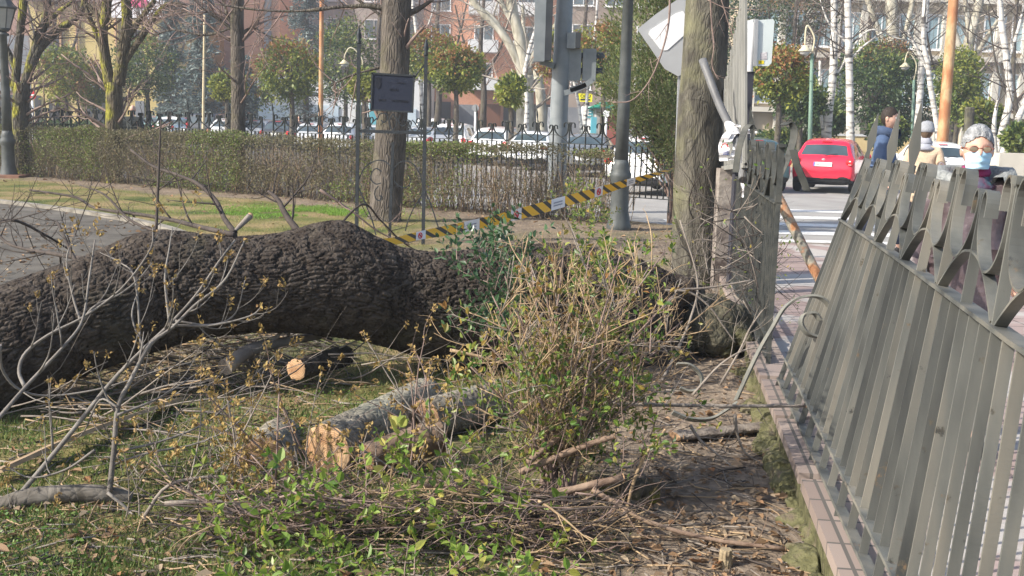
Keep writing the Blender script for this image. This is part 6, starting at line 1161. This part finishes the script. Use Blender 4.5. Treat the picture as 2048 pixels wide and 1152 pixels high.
def roundtree(label, px, py, rx, ry, d, mats, w=(.35, .8), n=2600, L=.17, name='round_tree', tr=.10, grp=None, tmat=None, seed=0, stem=None):
    c = at(px, py, d); R_ = np.array([rx, (rx+ry)/2, ry])/ppm(d); b_ = np.array([c[0]+(stem or 0)/ppm(d), d, -.1]); t_ = thing(name, label, 'tree', b_, grp); m = MB(); P = smooth_path([b_, (b_+c)/2+[.05, 0, 0], c-[0, 0, R_[2]*.5]], 10); m.tube(P, np.linspace(tr*1.3, tr*.8, 10), 10); m.build('trunk', tmat or M_bark_grey, t_, root=t_)
    m = MB()
    for k in range(9):
        th = norm(rng.normal(0, 1, 3)*[1, 1, .6]+[0, 0, .5]); m.tube(smooth_path([P[-2], c-[0, 0, R_[2]*.35]+th*R_*.3, c+th*R_*.8], 6), np.linspace(tr*.6, .015, 6), 5)
    m.build('limbs', tmat or M_bark_grey, t_, root=t_); crown(t_, c, R_, n, L, mats, w, seed=seed); return t_
RT = [('yellow green round topped tree in front of the ochre building', 128, 150, 52, 52, 52, [M_phy, M_ph, M_phr], (.1, .85)), ('round topped tree with reddish tinge right of the yellow green one', 186, 172, 42, 38, 54, [M_ph, M_phr, M_phy], (.25, .75)), ('dark round tree with rusty top between the forked tree and the blue conifer', 292, 130, 56, 58, 55, [M_dg, M_phr, M_ph], (.45, .6)),
      ('small pale green umbrella shaped tree left of the straight trunk', 452, 172, 34, 22, 48, [M_phy, M_ph], (.3, 1)), ('green round tree with red flush left of the orange pole', 582, 140, 54, 54, 47, [M_ph, M_phr, M_phy], (.4, .8)), ('tall dark green dense tree right of the orange pole', 690, 125, 58, 78, 57, [M_ph, M_phy, M_dg], (.5, .5)),
      ('small yellow green round tree left of the navy sign', 728, 170, 30, 28, 44, [M_phy, M_ph], (.4, 1)), ('red topped round tree behind the right post of the sign frame', 858, 108, 58, 42, 52, [M_ph, M_phr, M_phy], (.2, .75)), ('red topped round tree between the sign frame and the plane tree', 912, 140, 50, 40, 44, [M_ph, M_phr, M_phy], (.25, .7)),
      ('small bright green tree with yellow lower leaves before the plane trunk', 1022, 182, 26, 30, 41, [M_phy, M_ph], (.2, 1)), ('red topped tree behind the signal heads and the juniper', 1208, 110, 56, 56, 45, [M_ph, M_phr, M_phy], (.1, .7)), ('reddish round tree left of the green street lamp', 1560, 150, 56, 56, 40, [M_ph, M_phr, M_phy], (.12, .8)),
      ('dark green round tree behind the green street lamp', 1602, 200, 50, 36, 45, [M_dg, M_ph], (.3, 1)), ('rusty small tree left of the orange brick tower', 510, 170, 36, 50, 60, [M_ph, M_phr], (.1, 1)), ('orange tinged small tree behind the traffic signal column', 1108, 110, 30, 50, 50, [M_phr, M_ph, M_phy], (.2, .7))]
for i, (lab, px, py, rx, ry, d, ms, w) in enumerate(RT): roundtree(lab, px, py, rx, ry, d, ms, w, n=5200 if rx > 40 else 2600, L=.165, seed=i, grp='round topped trees in the car park')
for i, (lab, px, py, rx, ry, d, ms) in enumerate([('dark evergreen bush left of the slanting birch', 1745, 170, 62, 80, 54, [M_dg, M_ph]), ('dark evergreen bush right of the slanting birch', 1800, 200, 56, 70, 55, [M_dg]), ('light green ivy covered shrub beside the rust orange pole', 1918, 170, 38, 70, 50, [M_ph, M_phy]), ('low round bush above the head of the grey haired woman', 1968, 235, 36, 26, 42, [M_ph, M_phy]), ('low dark bush at the foot of the birches behind the red car', 1775, 265, 34, 30, 44, [M_dg, M_ph]), ('leafless grey bushy shrub mass above the evergreen bush', 1770, 130, 60, 40, 58, [M_dg, M_phr]), ('small dark bush right edge above the planter', 2040, 275, 30, 22, 38, [M_ph, M_dg]),
     ('dark green shrub between the white birch and the street lamp', 1650, 235, 40, 34, 50, [M_dg, M_ph]), ('trimmed low hedge bush behind the upright railing and red car', 1570, 285, 60, 18, 46, [M_dg, M_ph]), ('dark conifer like tree at the top behind the bus stop sign', 1600, 20, 80, 60, 66, [M_dg, M_phr]), ('dark evergreen tree showing between the lichen tree and the bus stop sign', 1475, 60, 44, 110, 62, [M_dg, M_con])]):
    roundtree(lab, px, py, rx, ry, d, ms, (.4, 2), n=5600, L=.18, seed=40+i, name='evergreen_bush')
def conifer(label, px, ytop, ybot, wpx, d, mat, seed=0, n=9000):
    b_ = at(px, ybot, d); b_[2] = -.1; top = at(px, ytop, d); H = top[2]+.1; t_ = thing('conifer', label, 'tree', b_); m = MB(); m.tube([b_, b_+[0, 0, H*.98]], [.22, .03], 10); m.build('trunk', M_bark_grey, t_, root=t_); R_ = wpx/ppm(d); m = MB(); mb = MB(); r_ = np.random.default_rng(seed)
    nb = 130
    for k in range(nb):
        z = H*(.08+.9*k/nb); L = R_*(1-.8*z/H)*r_.uniform(.7, 1.1); a = r_.uniform(0, 6.283); dr = np.array([math.cos(a), math.sin(a), 0]); P = smooth_path([b_+[0, 0, z], b_+[0, 0, z+L*.06]+dr*L*.5, b_+[0, 0, z-L*.12]+dr*L], 8); mb.tube(P, np.linspace(.05, .01, 8), 4)
        kk = n//nb; t = r_.uniform(.15, 1.05, kk); Pp = P[np.minimum((t*7).astype(int), 7)]+r_.normal(0, 1, (kk, 3))*[.22, .22, .13]*np.clip(L, .4, 2)[None]/1.5; m.leaves(Pp, r_.normal(0, .6, (kk, 3))+dr+[0, 0, -.1], r_.uniform(.12, .34, kk), .35, 0, 0, detail=False)
    mb.build('branches', M_bark_grey, t_, root=t_); m.build('needles', mat, t_, root=t_); return t_
conifer('tall blue grey conifer left of the straight trunk', 405, -70, 250, 62, 64, M_con, 1, 12000); conifer('broad blue grey conifer standing further left behind the cream pole', 348, -20, 245, 50, 68, M_con, 2); conifer('dark blue conifer behind the orange pole and the green round tree', 612, -110, 200, 78, 76, M_con, 3, 11000); conifer('small blue conifer behind the pale green umbrella tree', 485, 110, 245, 45, 58, M_con, 4, 5000)
# plane trees, birches and other bare trees
tree('big pale plane tree with spreading limbs behind the traffic signal', [limb((1052, 275), (1050, 220), (1052, 150), r=(20, 15)), limb((1050, 160), (1030, 110), (1000, 60), (965, 25), (920, -30), r=(10, 6)), limb((1052, 150), (1040, 80), (1025, 20), (1010, -60), r=(13, 9)), limb((1055, 150), (1075, 80), (1090, 0), (1100, -60), r=(9, 6)), limb((1015, 80), (985, 35), (940, 5), r=(5, 3)), limb((1035, 60), (1000, 0), (985, -50), r=(6, 4))], 54, M_plane, pm('plane_twigs', [(.22, .19, .16), (.40, .36, .31)], 5, .8), 9, 3.2, nb=3)
tree('second pale plane trunk beside the big plane tree', [limb((1084, 275), (1082, 200), (1075, 130), (1082, 60), (1090, -30), r=(11, 7)), limb((1078, 120), (1100, 70), (1125, 20), r=(5, 3)), limb((1076, 130), (1050, 70), (1045, 10), r=(5, 3))], 57, M_plane, bpy.data.materials['plane_twigs'], 9, 3.0)
tree('thin white birch with broken top in front of the plane tree', [limb((1052, 262), (1054, 200), (1050, 150), (1056, 110), (1070, 60), (1075, 10), r=(5, 3)), limb((1056, 120), (1080, 60), (1090, 30), r=(2.5, 1.5))], 44, M_birch, M_twig_red, 6, 1.6)
tree('white birch stem high behind the red topped trees near the sign', [limb((845, 250), (842, 170), (836, 90), (826, 10), (820, -60), r=(4.5, 3)), limb((838, 100), (860, 40), (870, 10), r=(2, 1))], 58, M_birch, M_twig_red, 6, 2.5)
tree('slender white birch pair left of the kiosk', [limb((1164, 280), (1160, 230), (1154, 190), (1145, 150), r=(4, 2.5)), limb((1168, 280), (1172, 220), (1178, 150), (1190, 70), (1195, 0), r=(4, 2.5))], 45, M_birch, M_twig_red, 7, 2)
tree('pale twin stemmed birch left of the straight white birch', [limb((1652, 285), (1658, 220), (1666, 150), (1668, 60), (1668, -60), r=(9, 6)), limb((1648, 285), (1640, 200), (1640, 120), r=(4, 2.5)), limb((1664, 160), (1690, 120), (1700, 60), r=(3, 1.5))], 46, M_birch, M_twig_dark, 9, 2.4)
tree('straight white birch right behind the red car', [limb((1701, 290), (1700, 220), (1698, 120), (1696, 40), (1694, -70), r=(8, 6)), limb((1699, 120), (1730, 90), (1770, 60), (1800, 30), r=(2.5, 1)), limb((1699, 100), (1740, 60), (1790, 75), (1830, 85), r=(2, 1)), limb((1698, 90), (1660, 50), (1640, 0), r=(2.5, 1))], 44, M_birch, M_twig_dark, 12, 2.4)
tree('slanting white birch crossing in front of the evergreen bushes', [limb((1879, 292), (1872, 240), (1862, 180), (1856, 130), (1846, 80), (1850, 0), (1856, -60), r=(6, 3.5)), limb((1860, 150), (1832, 95), (1815, 60), r=(3, 2))], 43, M_birch, M_twig_dark, 8, 2)
tree('dark trunk with a tuft of leaves right of the slanting birch', [limb((1830, 300), (1838, 220), (1842, 150), (1846, 90), (1852, 20), (1856, -50), r=(7, 5)), limb((1842, 120), (1822, 75), (1800, 62), r=(4, 2))], 45, M_birch, M_twig_dark, 8, 2.2)
tree('white birch at the right edge', [limb((1992, 310), (2008, 250), (2020, 190), (2012, 110), (2002, 40), (1996, -50), r=(8, 5)), limb((2014, 130), (2036, 60), (2048, 10), r=(3, 2))], 40, M_birch, M_twig_dark, 10, 2.2); tree('leaning white birch limb behind the head of the grey haired woman', [limb((2004, 312), (2022, 270), (2046, 215), (2075, 150), r=(8, 5)), limb((1990, 310), (1988, 250), (1995, 200), r=(6, 3))], 39, M_birch, M_twig_dark, 7, 2)
tree('pale plane tree with many limbs before the beige building', [limb((1790, 290), (1788, 220), (1786, 150), (1785, 60), (1780, -60), r=(14, 11)), limb((1786, 150), (1760, 70), (1735, 0), (1720, -50), r=(7, 4)), limb((1787, 130), (1815, 50), (1830, -30), r=(7, 4))], 60, M_plane, bpy.data.materials['plane_twigs'], 10, 3.5); tree('second pale plane tree further right before the beige building', [limb((1940, 290), (1935, 200), (1930, 120), (1950, 40), (1970, -50), r=(12, 8)), limb((1932, 130), (1905, 50), (1890, -40), r=(7, 4)), limb((1932, 140), (1970, 80), (2010, 20), r=(6, 3)), limb((1934, 110), (1935, 40), (1925, -40), r=(6, 4))], 58, M_plane, bpy.data.materials['plane_twigs'], 11, 3.5)
tree('cut off grey tree stump with yellow lichen right of the rust orange pole', [limb((1936, 300), (1938, 250), (1940, 214), r=(10, 9))], 41, M_bark_big, M_twig_red, 0)
for i, (lab, px, d, y0, k, wm) in enumerate([('bushy leafless reddish tree behind the sign board', 760, 62, 250, 0, M_twig_red), ('leafless brown tree between the red topped trees and the plane tree', 965, 58, 250, 1, M_twig_red), ('weeping bare grey tree left of the plane tree', 875, 66, 250, 2, M_twig_pale), ('bare tree crown behind the bus stop sign at the top', 1590, 62, 280, 3, M_twig_red), ('bare pale tree crown above the juniper', 1170, 64, 270, 4, M_twig_pale), ('bare twiggy tree behind the forked mossy tree', 330, 74, 250, 5, M_twig_red), ('bare twiggy tree at the right edge before the beige windows', 2030, 56, 300, 6, M_twig_red), ('bare thin tree between the straight birch and the beige building', 1740, 62, 285, 7, M_twig_red), ('bare leafless tree at the far right top of the orange pole', 1900, 64, 285, 8, M_twig_pale), ('bare reddish tree behind the dark limbed tree at far left', 110, 70, 250, 9, M_twig_red)]):
    random.seed(50+i); tree(lab, [limb((px, y0), (px+3, y0-70), (px-4, y0-150), (px+6, -40), r=(7, 3)), limb((px, y0-80), (px-35, y0-160), (px-55, 10), r=(3, 1.5)), limb((px+2, y0-90), (px+38, y0-160), (px+60, 0), r=(3, 1.5))], d, M_bark_grey, wm, 16, 3.6, lev=2, nb=4)
# green low hedge at far left street side
m = MB(); n = 9000; a, c = at(60, 0, 36)[0], at(330, 0, 36)[0]; Pp = np.c_[rng.uniform(a, c, n), rng.uniform(35.6, 36.6, n), rng.uniform(-.1, 1.25, n)]
hg2 = thing('street_hedge', 'low dense green hedge across the street behind the left railing', 'hedge', ((a+c)/2, 36, -.1)); m.leaves(Pp, rng.normal(0, 1, (n, 3)), rng.uniform(.08, .16, n), .5, 0, 0, detail=False); m.build('foliage', M_dg, hg2, root=hg2)

# ================================================================== PEOPLE
M_skin = pm('skin', [(.50, .29, .21), (.60, .37, .28)], 9, .55, .1, 120, spec=.35)
def skin_mesh(name, V, E, Rd, sub=2):
    me = bpy.data.meshes.new(name); me.from_pydata([tuple(map(float, v)) for v in V], E, []); o = bpy.data.objects.new(name, me); COL.objects.link(o); md = o.modifiers.new('skin', 'SKIN'); md.use_smooth_shade = True; md.branch_smoothing = .6
    for i, d in enumerate(me.skin_vertices[0].data): r = Rd[i]; d.radius = (r if not isinstance(r, tuple) else r[0], r if not isinstance(r, tuple) else r[1]); d.use_root = (i == 0)
    s_ = o.modifiers.new('sub', 'SUBSURF'); s_.levels = sub; s_.render_levels = sub
    ev = bpy.data.meshes.new_from_object(o.evaluated_get(bpy.context.evaluated_depsgraph_get())); bpy.data.objects.remove(o); bpy.data.meshes.remove(me); ev.name = name; return ev
def mesh_to(m, ev, mat=0, fn=None):
    co = np.zeros(len(ev.vertices)*3); ev.vertices.foreach_get('co', co); co = co.reshape(-1, 3)
    if fn is not None: co = fn(co)
    b0 = m.n; m.v.append(co); m.n += len(co); by = {}
    for p in ev.polygons: by.setdefault(len(p.vertices), []).append(list(p.vertices))
    for f in by.values(): m.f.append((np.array(f)+b0, mat, True))
def headgrid(c, n=40, mm=34):
    th = np.linspace(0, np.pi, mm+1)[:, None]; ph = np.linspace(0, 2*np.pi, n, endpoint=False)[None, :]
    x = np.sin(th)*np.sin(ph); y = -np.sin(th)*np.cos(ph); z = -np.cos(th)+0*ph; X = x*.076; Y = y*.095; Z = z*.118; lo = np.clip(-z, 0, 1)
    X = X*(1-.34*lo**1.6); Y = Y*(1-.12*lo)+(-.012)*lo; f = (y < 0)
    g = lambda x0, z0, sx, sz: np.exp(-((X-x0)/sx)**2-((Z-z0)/sz)**2)*f
    Y = Y-.024*g(0, -.022, .013, .022)-.010*g(0, -.002, .010, .03)+.010*g(.031, .008, .018, .012)+.010*g(-.031, .008, .018, .012)-.005*g(.03, .028, .025, .008)-.005*g(-.03, .028, .025, .008)-.007*g(0, -.062, .022, .008)+.004*g(0, -.062, .02, .002)-.008*g(0, -.100, .02, .016)-.004*g(.04, -.03, .02, .02)-.004*g(-.04, -.03, .02, .02)
    V = np.stack([X, Y, Z], -1).reshape(-1, 3)+c; i = np.arange(mm)[:, None]*n; j = np.arange(n)[None, :]; k = (j+1) % n; return V, np.stack([i+j, i+k, i+n+k, i+n+j], -1).reshape(-1, 4), (mm, n)
def person(label, loc, face, coat, trous, hair, H=1.65, coat_hem=.72, arms=None, stride=.0, hat=None, mask=None, glasses=False, scarf=None, collar=None, bag=None, bald=False, headturn=0.0, bulk=1.0, shoes=M_black, up=0.0):
    """built facing -Y, feet at the origin, then turned by face"""
    s = H/1.68; t_ = thing('person', label, 'person', loc); t_.rotation_euler = (0, 0, face)
    arms = arms or {}; V = [(0, 0, .93), (0, 0, 1.06), (0, .01, 1.22), (0, .01, 1.37), (0, .005, 1.45), (0, -.01, 1.53)]; E = [(0, 1), (1, 2), (2, 3), (3, 4), (4, 5)]; Rd = [(.15, .11), (.135, .105), (.15, .11), (.11, .085), .052, .05]
    CV = [(0, 0, .93), (0, 0, 1.06), (0, .01, 1.22), (0, .01, 1.38+up), (0, .005, 1.45+up*.6), (0, 0, coat_hem)]; CE = [(0, 1), (1, 2), (2, 3), (3, 4), (0, 5)]; CR = [(.185*bulk, .145*bulk), (.175*bulk, .14*bulk), (.185*bulk, .14*bulk), (.135*bulk, .105), .075, (.19*bulk, .15*bulk)]
    TV = [(0, 0, .95)]; TE = []; TR_ = [(.14, .11)]; hands = []
    for sg in (-1, 1):
        el, wr = arms.get(sg, ((.235, .02, 1.12), (.245, -.06, .90))); sh = (.175*sg, .01, 1.385); el = (el[0]*sg, el[1], el[2]); wr = (wr[0]*sg, wr[1], wr[2]); dv = norm(np.array(wr)-np.array(el)); pc = np.array(wr)+dv*.065; b0 = len(V)
        V += [sh, el, wr, tuple(pc)]; E += [(3, b0), (b0, b0+1), (b0+1, b0+2), (b0+2, b0+3)]; Rd += [.055, .042, .028, (.034, .018)]
        sidev = norm(np.cross(dv, [0, 1, 0])+np.array([0, .001, 0])); fwd = np.cross(dv, sidev); acr = norm(fwd+.0*sidev)
        for f, (off, L) in enumerate([(-.030, .066), (-.010, .078), (.010, .072), (.029, .056)]):
            q = pc+acr*off; a_ = q+dv*L*.45; c_ = a_+norm(dv*.7-sidev*sg*.7*-1)*L*.32; e_ = c_+norm(dv*.35+sidev*sg*.9)*L*.25; b1 = len(V); V += [tuple(q+dv*.012), tuple(a_), tuple(c_), tuple(e_)]; E += [(b0+3, b1), (b1, b1+1), (b1+1, b1+2), (b1+2, b1+3)]; Rd += [.010, .0088, .008, .0065]
        b1 = len(V); tb = pc-dv*.03-acr*.030; V += [tuple(tb-acr*.014), tuple(tb-acr*.026+dv*.034), tuple(tb-acr*.022+dv*.058)]; E += [(b0+3, b1), (b1, b1+1), (b1+1, b1+2)]; Rd += [.011, .0095, .008]
        b1 = len(CV); CV += [(sh[0]*(1+up), sh[1], sh[2]+up), el, tuple(np.array(wr)-dv*.01)]; CE += [(3, b1), (b1, b1+1), (b1+1, b1+2)]; CR += [.088*bulk, .070*bulk, .052]
        st_ = stride*sg; b1 = len(V); V += [(.09*sg, 0, .86), (.10*sg, -.02-st_*.5, .48), (.10*sg, .02-st_, .09+max(0, -st_)*.15), (.105*sg, -.11-st_, .035)]; E += [(0, b1), (b1, b1+1), (b1+1, b1+2), (b1+2, b1+3)]; Rd += [.085, .055, .038, .032]
        b1 = len(TV); TV += [(.09*sg, 0, .86), (.10*sg, -.02-st_*.5, .48), (.10*sg, .02-st_, .10)]; TE += [(0, b1), (b1, b1+1), (b1+1, b1+2)]; TR_ += [.105, .078, .066]
        m = MB(); Mx = Matrix.Rotation(0, 3, 'Z'); c_ = np.array([.103*sg, -.055-st_, .05+max(0, -st_)*.1])*s; m.ell(c_, np.array([.048, .135, .052])*s, 14, 10); m.v[0][:, 2] = np.maximum(m.v[0][:, 2], c_[2]-.045*s); m.build('shoe', shoes, t_)
    m = MB(); mesh_to(m, skin_mesh('body', V, E, Rd), 0, lambda c: c*s)
    hc = np.array([0, -.02, 1.63])*s; Rz = np.array(Matrix.Rotation(headturn, 3, 'Z')); HV, HF, (hm, hn) = headgrid(np.zeros(3)); HV = HV*s*1.02; m.add(HV @ Rz.T+hc, HF, 0, True)
    for sg in (-1, 1): m.ell(hc+Rz @ (np.array([sg*.076, .012, -.005])*s), np.array([.010, .020, .032])*s, 10, 8)
    m.build('body', M_skin, t_)
    for sg in (-1, 1):
        m = MB(); m.ell(hc+Rz @ (np.array([sg*.031, -.080, .006])*s), np.array([.013, .010, .008])*s, 12, 8); e_ = m.build('eye', M_white, t_); m = MB(); m.ell(hc+Rz @ (np.array([sg*.031, -.0885, .006])*s), np.array([.006, .003, .006])*s, 10, 6); m.build('iris', M_black, e_)
    cm = MB(); mesh_to(cm, skin_mesh('coat', CV, CE, CR), 0, lambda c: (c+np.c_[np.zeros((len(c), 2)), np.zeros(len(c))]+.012*(fbm(c[:, 0]*9, c[:, 1]*9, c[:, 2]*14, 3)-.47)[:, None]*2)*s); cm.build('coat', coat, t_)
    tm = MB(); mesh_to(tm, skin_mesh('trousers', TV, TE, TR_), 0, lambda c: c*s); tm.build('trousers', trous, t_)
    if not bald:
        n_, mm = 120, 80; th = np.linspace(0, np.pi, mm+1)[:, None]; ph = np.linspace(0, 2*np.pi, n_, endpoint=False)[None, :]; x = np.sin(th)*np.sin(ph); y = -np.sin(th)*np.cos(ph); z = -np.cos(th)+0*ph
        V_, _, _ = headgrid(np.zeros(3), n_, mm); V_ = V_.reshape(mm+1, n_, 3); X_, Y_, Z_ = V_[..., 0], V_[..., 1], V_[..., 2]; wv = (fbm(x*5, y*5, z*3+8, 4)-.47)*.12+(fbm(x*26, y*9, z*9, 5)-.47)*.07; k_ = 1.055+.13*ss(-.02, .11, Z_)+wv*ss(-.05, .06, Z_+.02)*.9; V_ = V_*k_[..., None]+np.array([0, .004, 0]); low = np.where(Y_ < -.045, 0.046+.016*np.cos(X_*40)+.02*(fbm(x*9, y*9, z*0, 6)-.5), np.where(Y_ < -.01, .012, np.where(Y_ < .03, -.012, -.085))); keep = Z_[:-1, :] > low[:-1]
        i = np.arange(mm)[:, None]*n_; j = np.arange(n_)[None, :]; k = (j+1) % n_; F = np.stack([i+j, i+k, i+n_+k, i+n_+j], -1)[keep]; m = MB(); m.add((V_.reshape(-1, 3)*s) @ Rz.T+hc, F, 0, True); m.build('hair', hair, t_)
    if hat:
        m = MB(); m.lathe([(.098*s, .02), (.106*s, .03), (.106*s, .075), (.100*s, .08), (.092*s, .13), (.06*s, .165), (.01, .178)], hc+np.array([0, .008, -.02*s]), 24); m.build('hat', hat, t_)
    if mask is not None:
        u = np.linspace(-1, 1, 21); v = np.linspace(0, 1, 13); U_, W_ = np.meshgrid(u, v); zz = -.098+W_*(.096-.018*np.abs(U_)**1.5); a_ = U_*1.12; xx = np.sin(a_)*(.064+.012*W_); yy = -np.cos(a_)*(.100+.018*np.sin(np.pi*np.clip(W_*.9+.05, 0, 1))*np.exp(-(U_/.5)**2)+.004*np.sin(W_*18))-.004
        V_ = np.stack([xx, yy, zz], -1).reshape(-1, 3)*s; I = (np.arange(12)[:, None]*21+np.arange(20)[None, :]); m = MB(); m.add(V_ @ Rz.T+hc, np.stack([I, I+1, I+22, I+21], -1).reshape(-1, 4), 0, True); mo = m.build('face_mask', mask, t_)
        for sg in (-1, 1): m = MB(); m.tube(smooth_path([hc+Rz @ (np.array(q)*s) for q in [(sg*.062, -.05, -.02), (sg*.079, -.01, .0), (sg*.082, .02, .012)]], 8), .0018*s, 5); m.build('ear_loop', mask, mo)
    if glasses:
        g_ = MB(); 
        for sg in (-1, 1):
            th = np.linspace(0, 2*np.pi, 25); P = np.stack([sg*.032+np.cos(th)*.0215, -.105+0*th+.006*np.abs(np.cos(th)), .006+np.sin(th)*.0155], -1)*s; g_.tube(P @ Rz.T+hc, .0022*s, 6); P = np.array([(sg*.058, -.099, .010), (sg*.075, -.05, .012), (sg*.084, .01, .008)])*s; g_.tube(P @ Rz.T+hc, .0022*s, 6)
        g_.tube((np.array([(-.009, -.107, .010), (0, -.110, .013), (.009, -.107, .010)])*s) @ Rz.T+hc, .0022*s, 6); go = g_.build('glasses', pm('specs_frame', (.25, .09, .06), 4, .3), t_)
        for sg in (-1, 1): m = MB(); m.ell(hc+Rz @ (np.array([sg*.033, -.102, .006])*s), np.array([.0205, .002, .0145])*s, 14, 8); m.build('lens', pm('tinted_lens', [(.14, .11, .075), (.20, .16, .11)], 4, .2, spec=.5), go)
    if scarf:
        for k, (c_, z0, z1, r0, r1) in enumerate(scarf): m = MB(); m.lathe([(r0*s, z0*s), (r0*s*1.12, (z0*.6+z1*.4)*s), (r1*s*1.08, (z0*.25+z1*.75)*s), (r1*s, z1*s)], (0, -.012*s, 0), 26); V_ = m.v[0]; m.v[0] = V_*[1, 1, 1]+((fbm(V_[:, 0]*25, V_[:, 1]*25, V_[:, 2]*30, k)-.47)*.016)[:, None]; m.build('scarf' if k else 'neck_warmer', c_, t_)
    if collar:
        m = MB(); th = np.linspace(-2.5, 2.5, 41); prof = [(.085, 1.40), (.15, 1.42), (.195, 1.485), (.175, 1.545), (.115, 1.54), (.085, 1.46)]
        V_ = np.array([[[math.sin(a)*r*1.15, math.cos(a)*r*.95+.0, z-.05*(abs(a)/2.5)**3] for r, z in prof] for a in th])*s; V_ = V_+(fbm(V_[..., 0]*40, V_[..., 1]*40, V_[..., 2]*40, 2)-.47)[..., None]*.022; k = len(prof); I = np.arange(40)[:, None]*k; j = np.arange(k)[None, :]; m.add(V_.reshape(-1, 3), np.stack([I+j, I+(j+1) % k, I+k+(j+1) % k, I+k+j], -1).reshape(-1, 4), 0, True); m.build('collar', collar, t_)
    return t_
fab = lambda n, c, sc_=25, r=.85: pm(n, [tuple(q*.8 for q in c), c], sc_, r, .3, 60)
wz = at(1955, 285, 5.55)
person('grey haired woman in blue face mask, glasses and dark padded jacket behind the leaning railing', (wz[0], 5.55, .05), R(-14), pm('jacket_plum', [(.075, .055, .060), (.13, .098, .105)], 12, .42, .5, 22, spec=.4), fab('trousers_grey', (.42, .41, .44)), pm('hair_grey', [(.13, .135, .14), (.38, .385, .39)], 40, .7, .6, 120, st=(1, .4, 1)), H=1.57, coat_hem=.76, stride=.12, mask=pm('mask_blue', [(.36, .58, .72), (.46, .66, .78)], 9, .8, .2), glasses=True,
       scarf=[(pm('neck_purple', (.22, .03, .10), 9, .9, .3), 1.49, 1.545, .072, .066), (pm('scarf_teal', [(.05, .10, .14), (.12, .05, .09), (.06, .16, .20)], 12, .9, .3), 1.41, 1.49, .105, .074)], collar=pm('fur_grey', [(.16, .17, .17), (.30, .31, .30)], 50, .9, .6, 90), arms={-1: ((.27, .03, 1.10), (.26, -.10, .93)), 1: ((.27, .03, 1.12), (.22, -.16, .98))}, bulk=1.15, up=.055)
a = at(1850, 300, 15.2)
bw = person('woman in a beige coat and grey knitted hat seen from behind carrying a pink bag', (a[0], 15.2, .05), R(155), fab('coat_beige', (.62, .47, .33)), fab('trousers_dark', (.035, .035, .045)), pm('hair_brown', (.12, .08, .05), 9, .8), H=1.66, hat=fab('hat_grey', (.30, .31, .33), 40), coat_hem=.62, stride=.2, bulk=1.0, scarf=[(fab('scarf_grey', (.36, .37, .42)), 1.46, 1.55, .085, .07), (fab('scarf_grey2', (.36, .37, .42)), 1.38, 1.47, .14, .09)])
bg_ = thing('shopping_bag', 'pink and white shopping bag carried by the woman in the beige coat', 'bag', (a[0]+.2, 14.85, .70)); m = MB(); m.ell((a[0]+.13, 14.85, .87), (.20, .09, .24), 20, 14); V_ = m.v[0]; m.v[0] = V_+((fbm(V_[:, 0]*9, V_[:, 1]*9, V_[:, 2]*9, 3)-.47)*.08)[:, None]; m.build('sack', pm('bag_pink', [(.80, .30, .36), (.78, .62, .68), (.80, .74, .76)], 4, .5, .2, lo=.4, hi=.6), bg_, root=bg_); m = MB(); m.strip(smooth_path([(a[0]+.04, 14.85, 1.05), (a[0]+.08, 14.87, 1.23), (a[0]+.13, 14.87, 1.25), (a[0]+.20, 14.85, 1.05)], 14), [0, 1, 0], .02, .006); m.build('handle', bpy.data.materials['bag_pink'], bg_, root=bg_)
a = at(1774, 260, 14.6); person('person in a blue hooded jacket walking behind the spear heads of the leaning railing', (a[0], 14.6, .05), R(60), fab('jacket_blue', (.07, .11, .20)), fab('jeans_dark', (.04, .05, .08)), pm('hair_dark', (.03, .022, .018), 9, .7), H=1.83, stride=.25, bulk=1.15, collar=fab('hood_blue', (.06, .09, .16)))
a = at(265, 215, 33); person('bald man in a dark jacket seen from behind over the hedge', (a[0], 33, -.1), R(185), fab('jacket_black', (.03, .035, .033)), fab('trousers_black', (.03, .03, .03)), M_black, H=1.84, bald=True, bulk=1.25)
a = at(902, 235, 60); person('person in a yellow safety vest far back between the parked cars', (a[0], 60, -.1), R(20), fab('vest_yellow', (.60, .62, .05)), fab('trousers_navy', (.03, .04, .07)), pm('hair_dark2', (.03, .022, .018), 9, .7), H=1.72)
a = at(598, 232, 58); person('person with pale hair standing behind the white parked cars', (a[0], 58, -.1), R(20), fab('coat_dark_blue', (.05, .05, .09)), fab('trousers_navy2', (.03, .04, .07)), pm('hair_pale', (.45, .40, .33), 9, .7), H=1.7)

# ================================================================== AIR
hz = MB(); hz.box((0, 60, 14), (324, 164, 31)); hzm = bpy.data.materials.new('haze'); hzm.use_nodes = True; nt_ = hzm.node_tree; nt_.nodes.remove(nt_.nodes['Principled BSDF']); pv_ = nt_.nodes.new('ShaderNodeVolumePrincipled')
pv_.inputs['Density'].default_value = HAZE; pv_.inputs['Color'].default_value = (.93, .95, 1, 1); pv_.inputs['Anisotropy'].default_value = 0.3; nt_.links.new(pv_.outputs[0], nt_.nodes['Material Output'].inputs['Volume'])
ho = hz.build('haze', hzm); ho['kind'] = 'stuff'
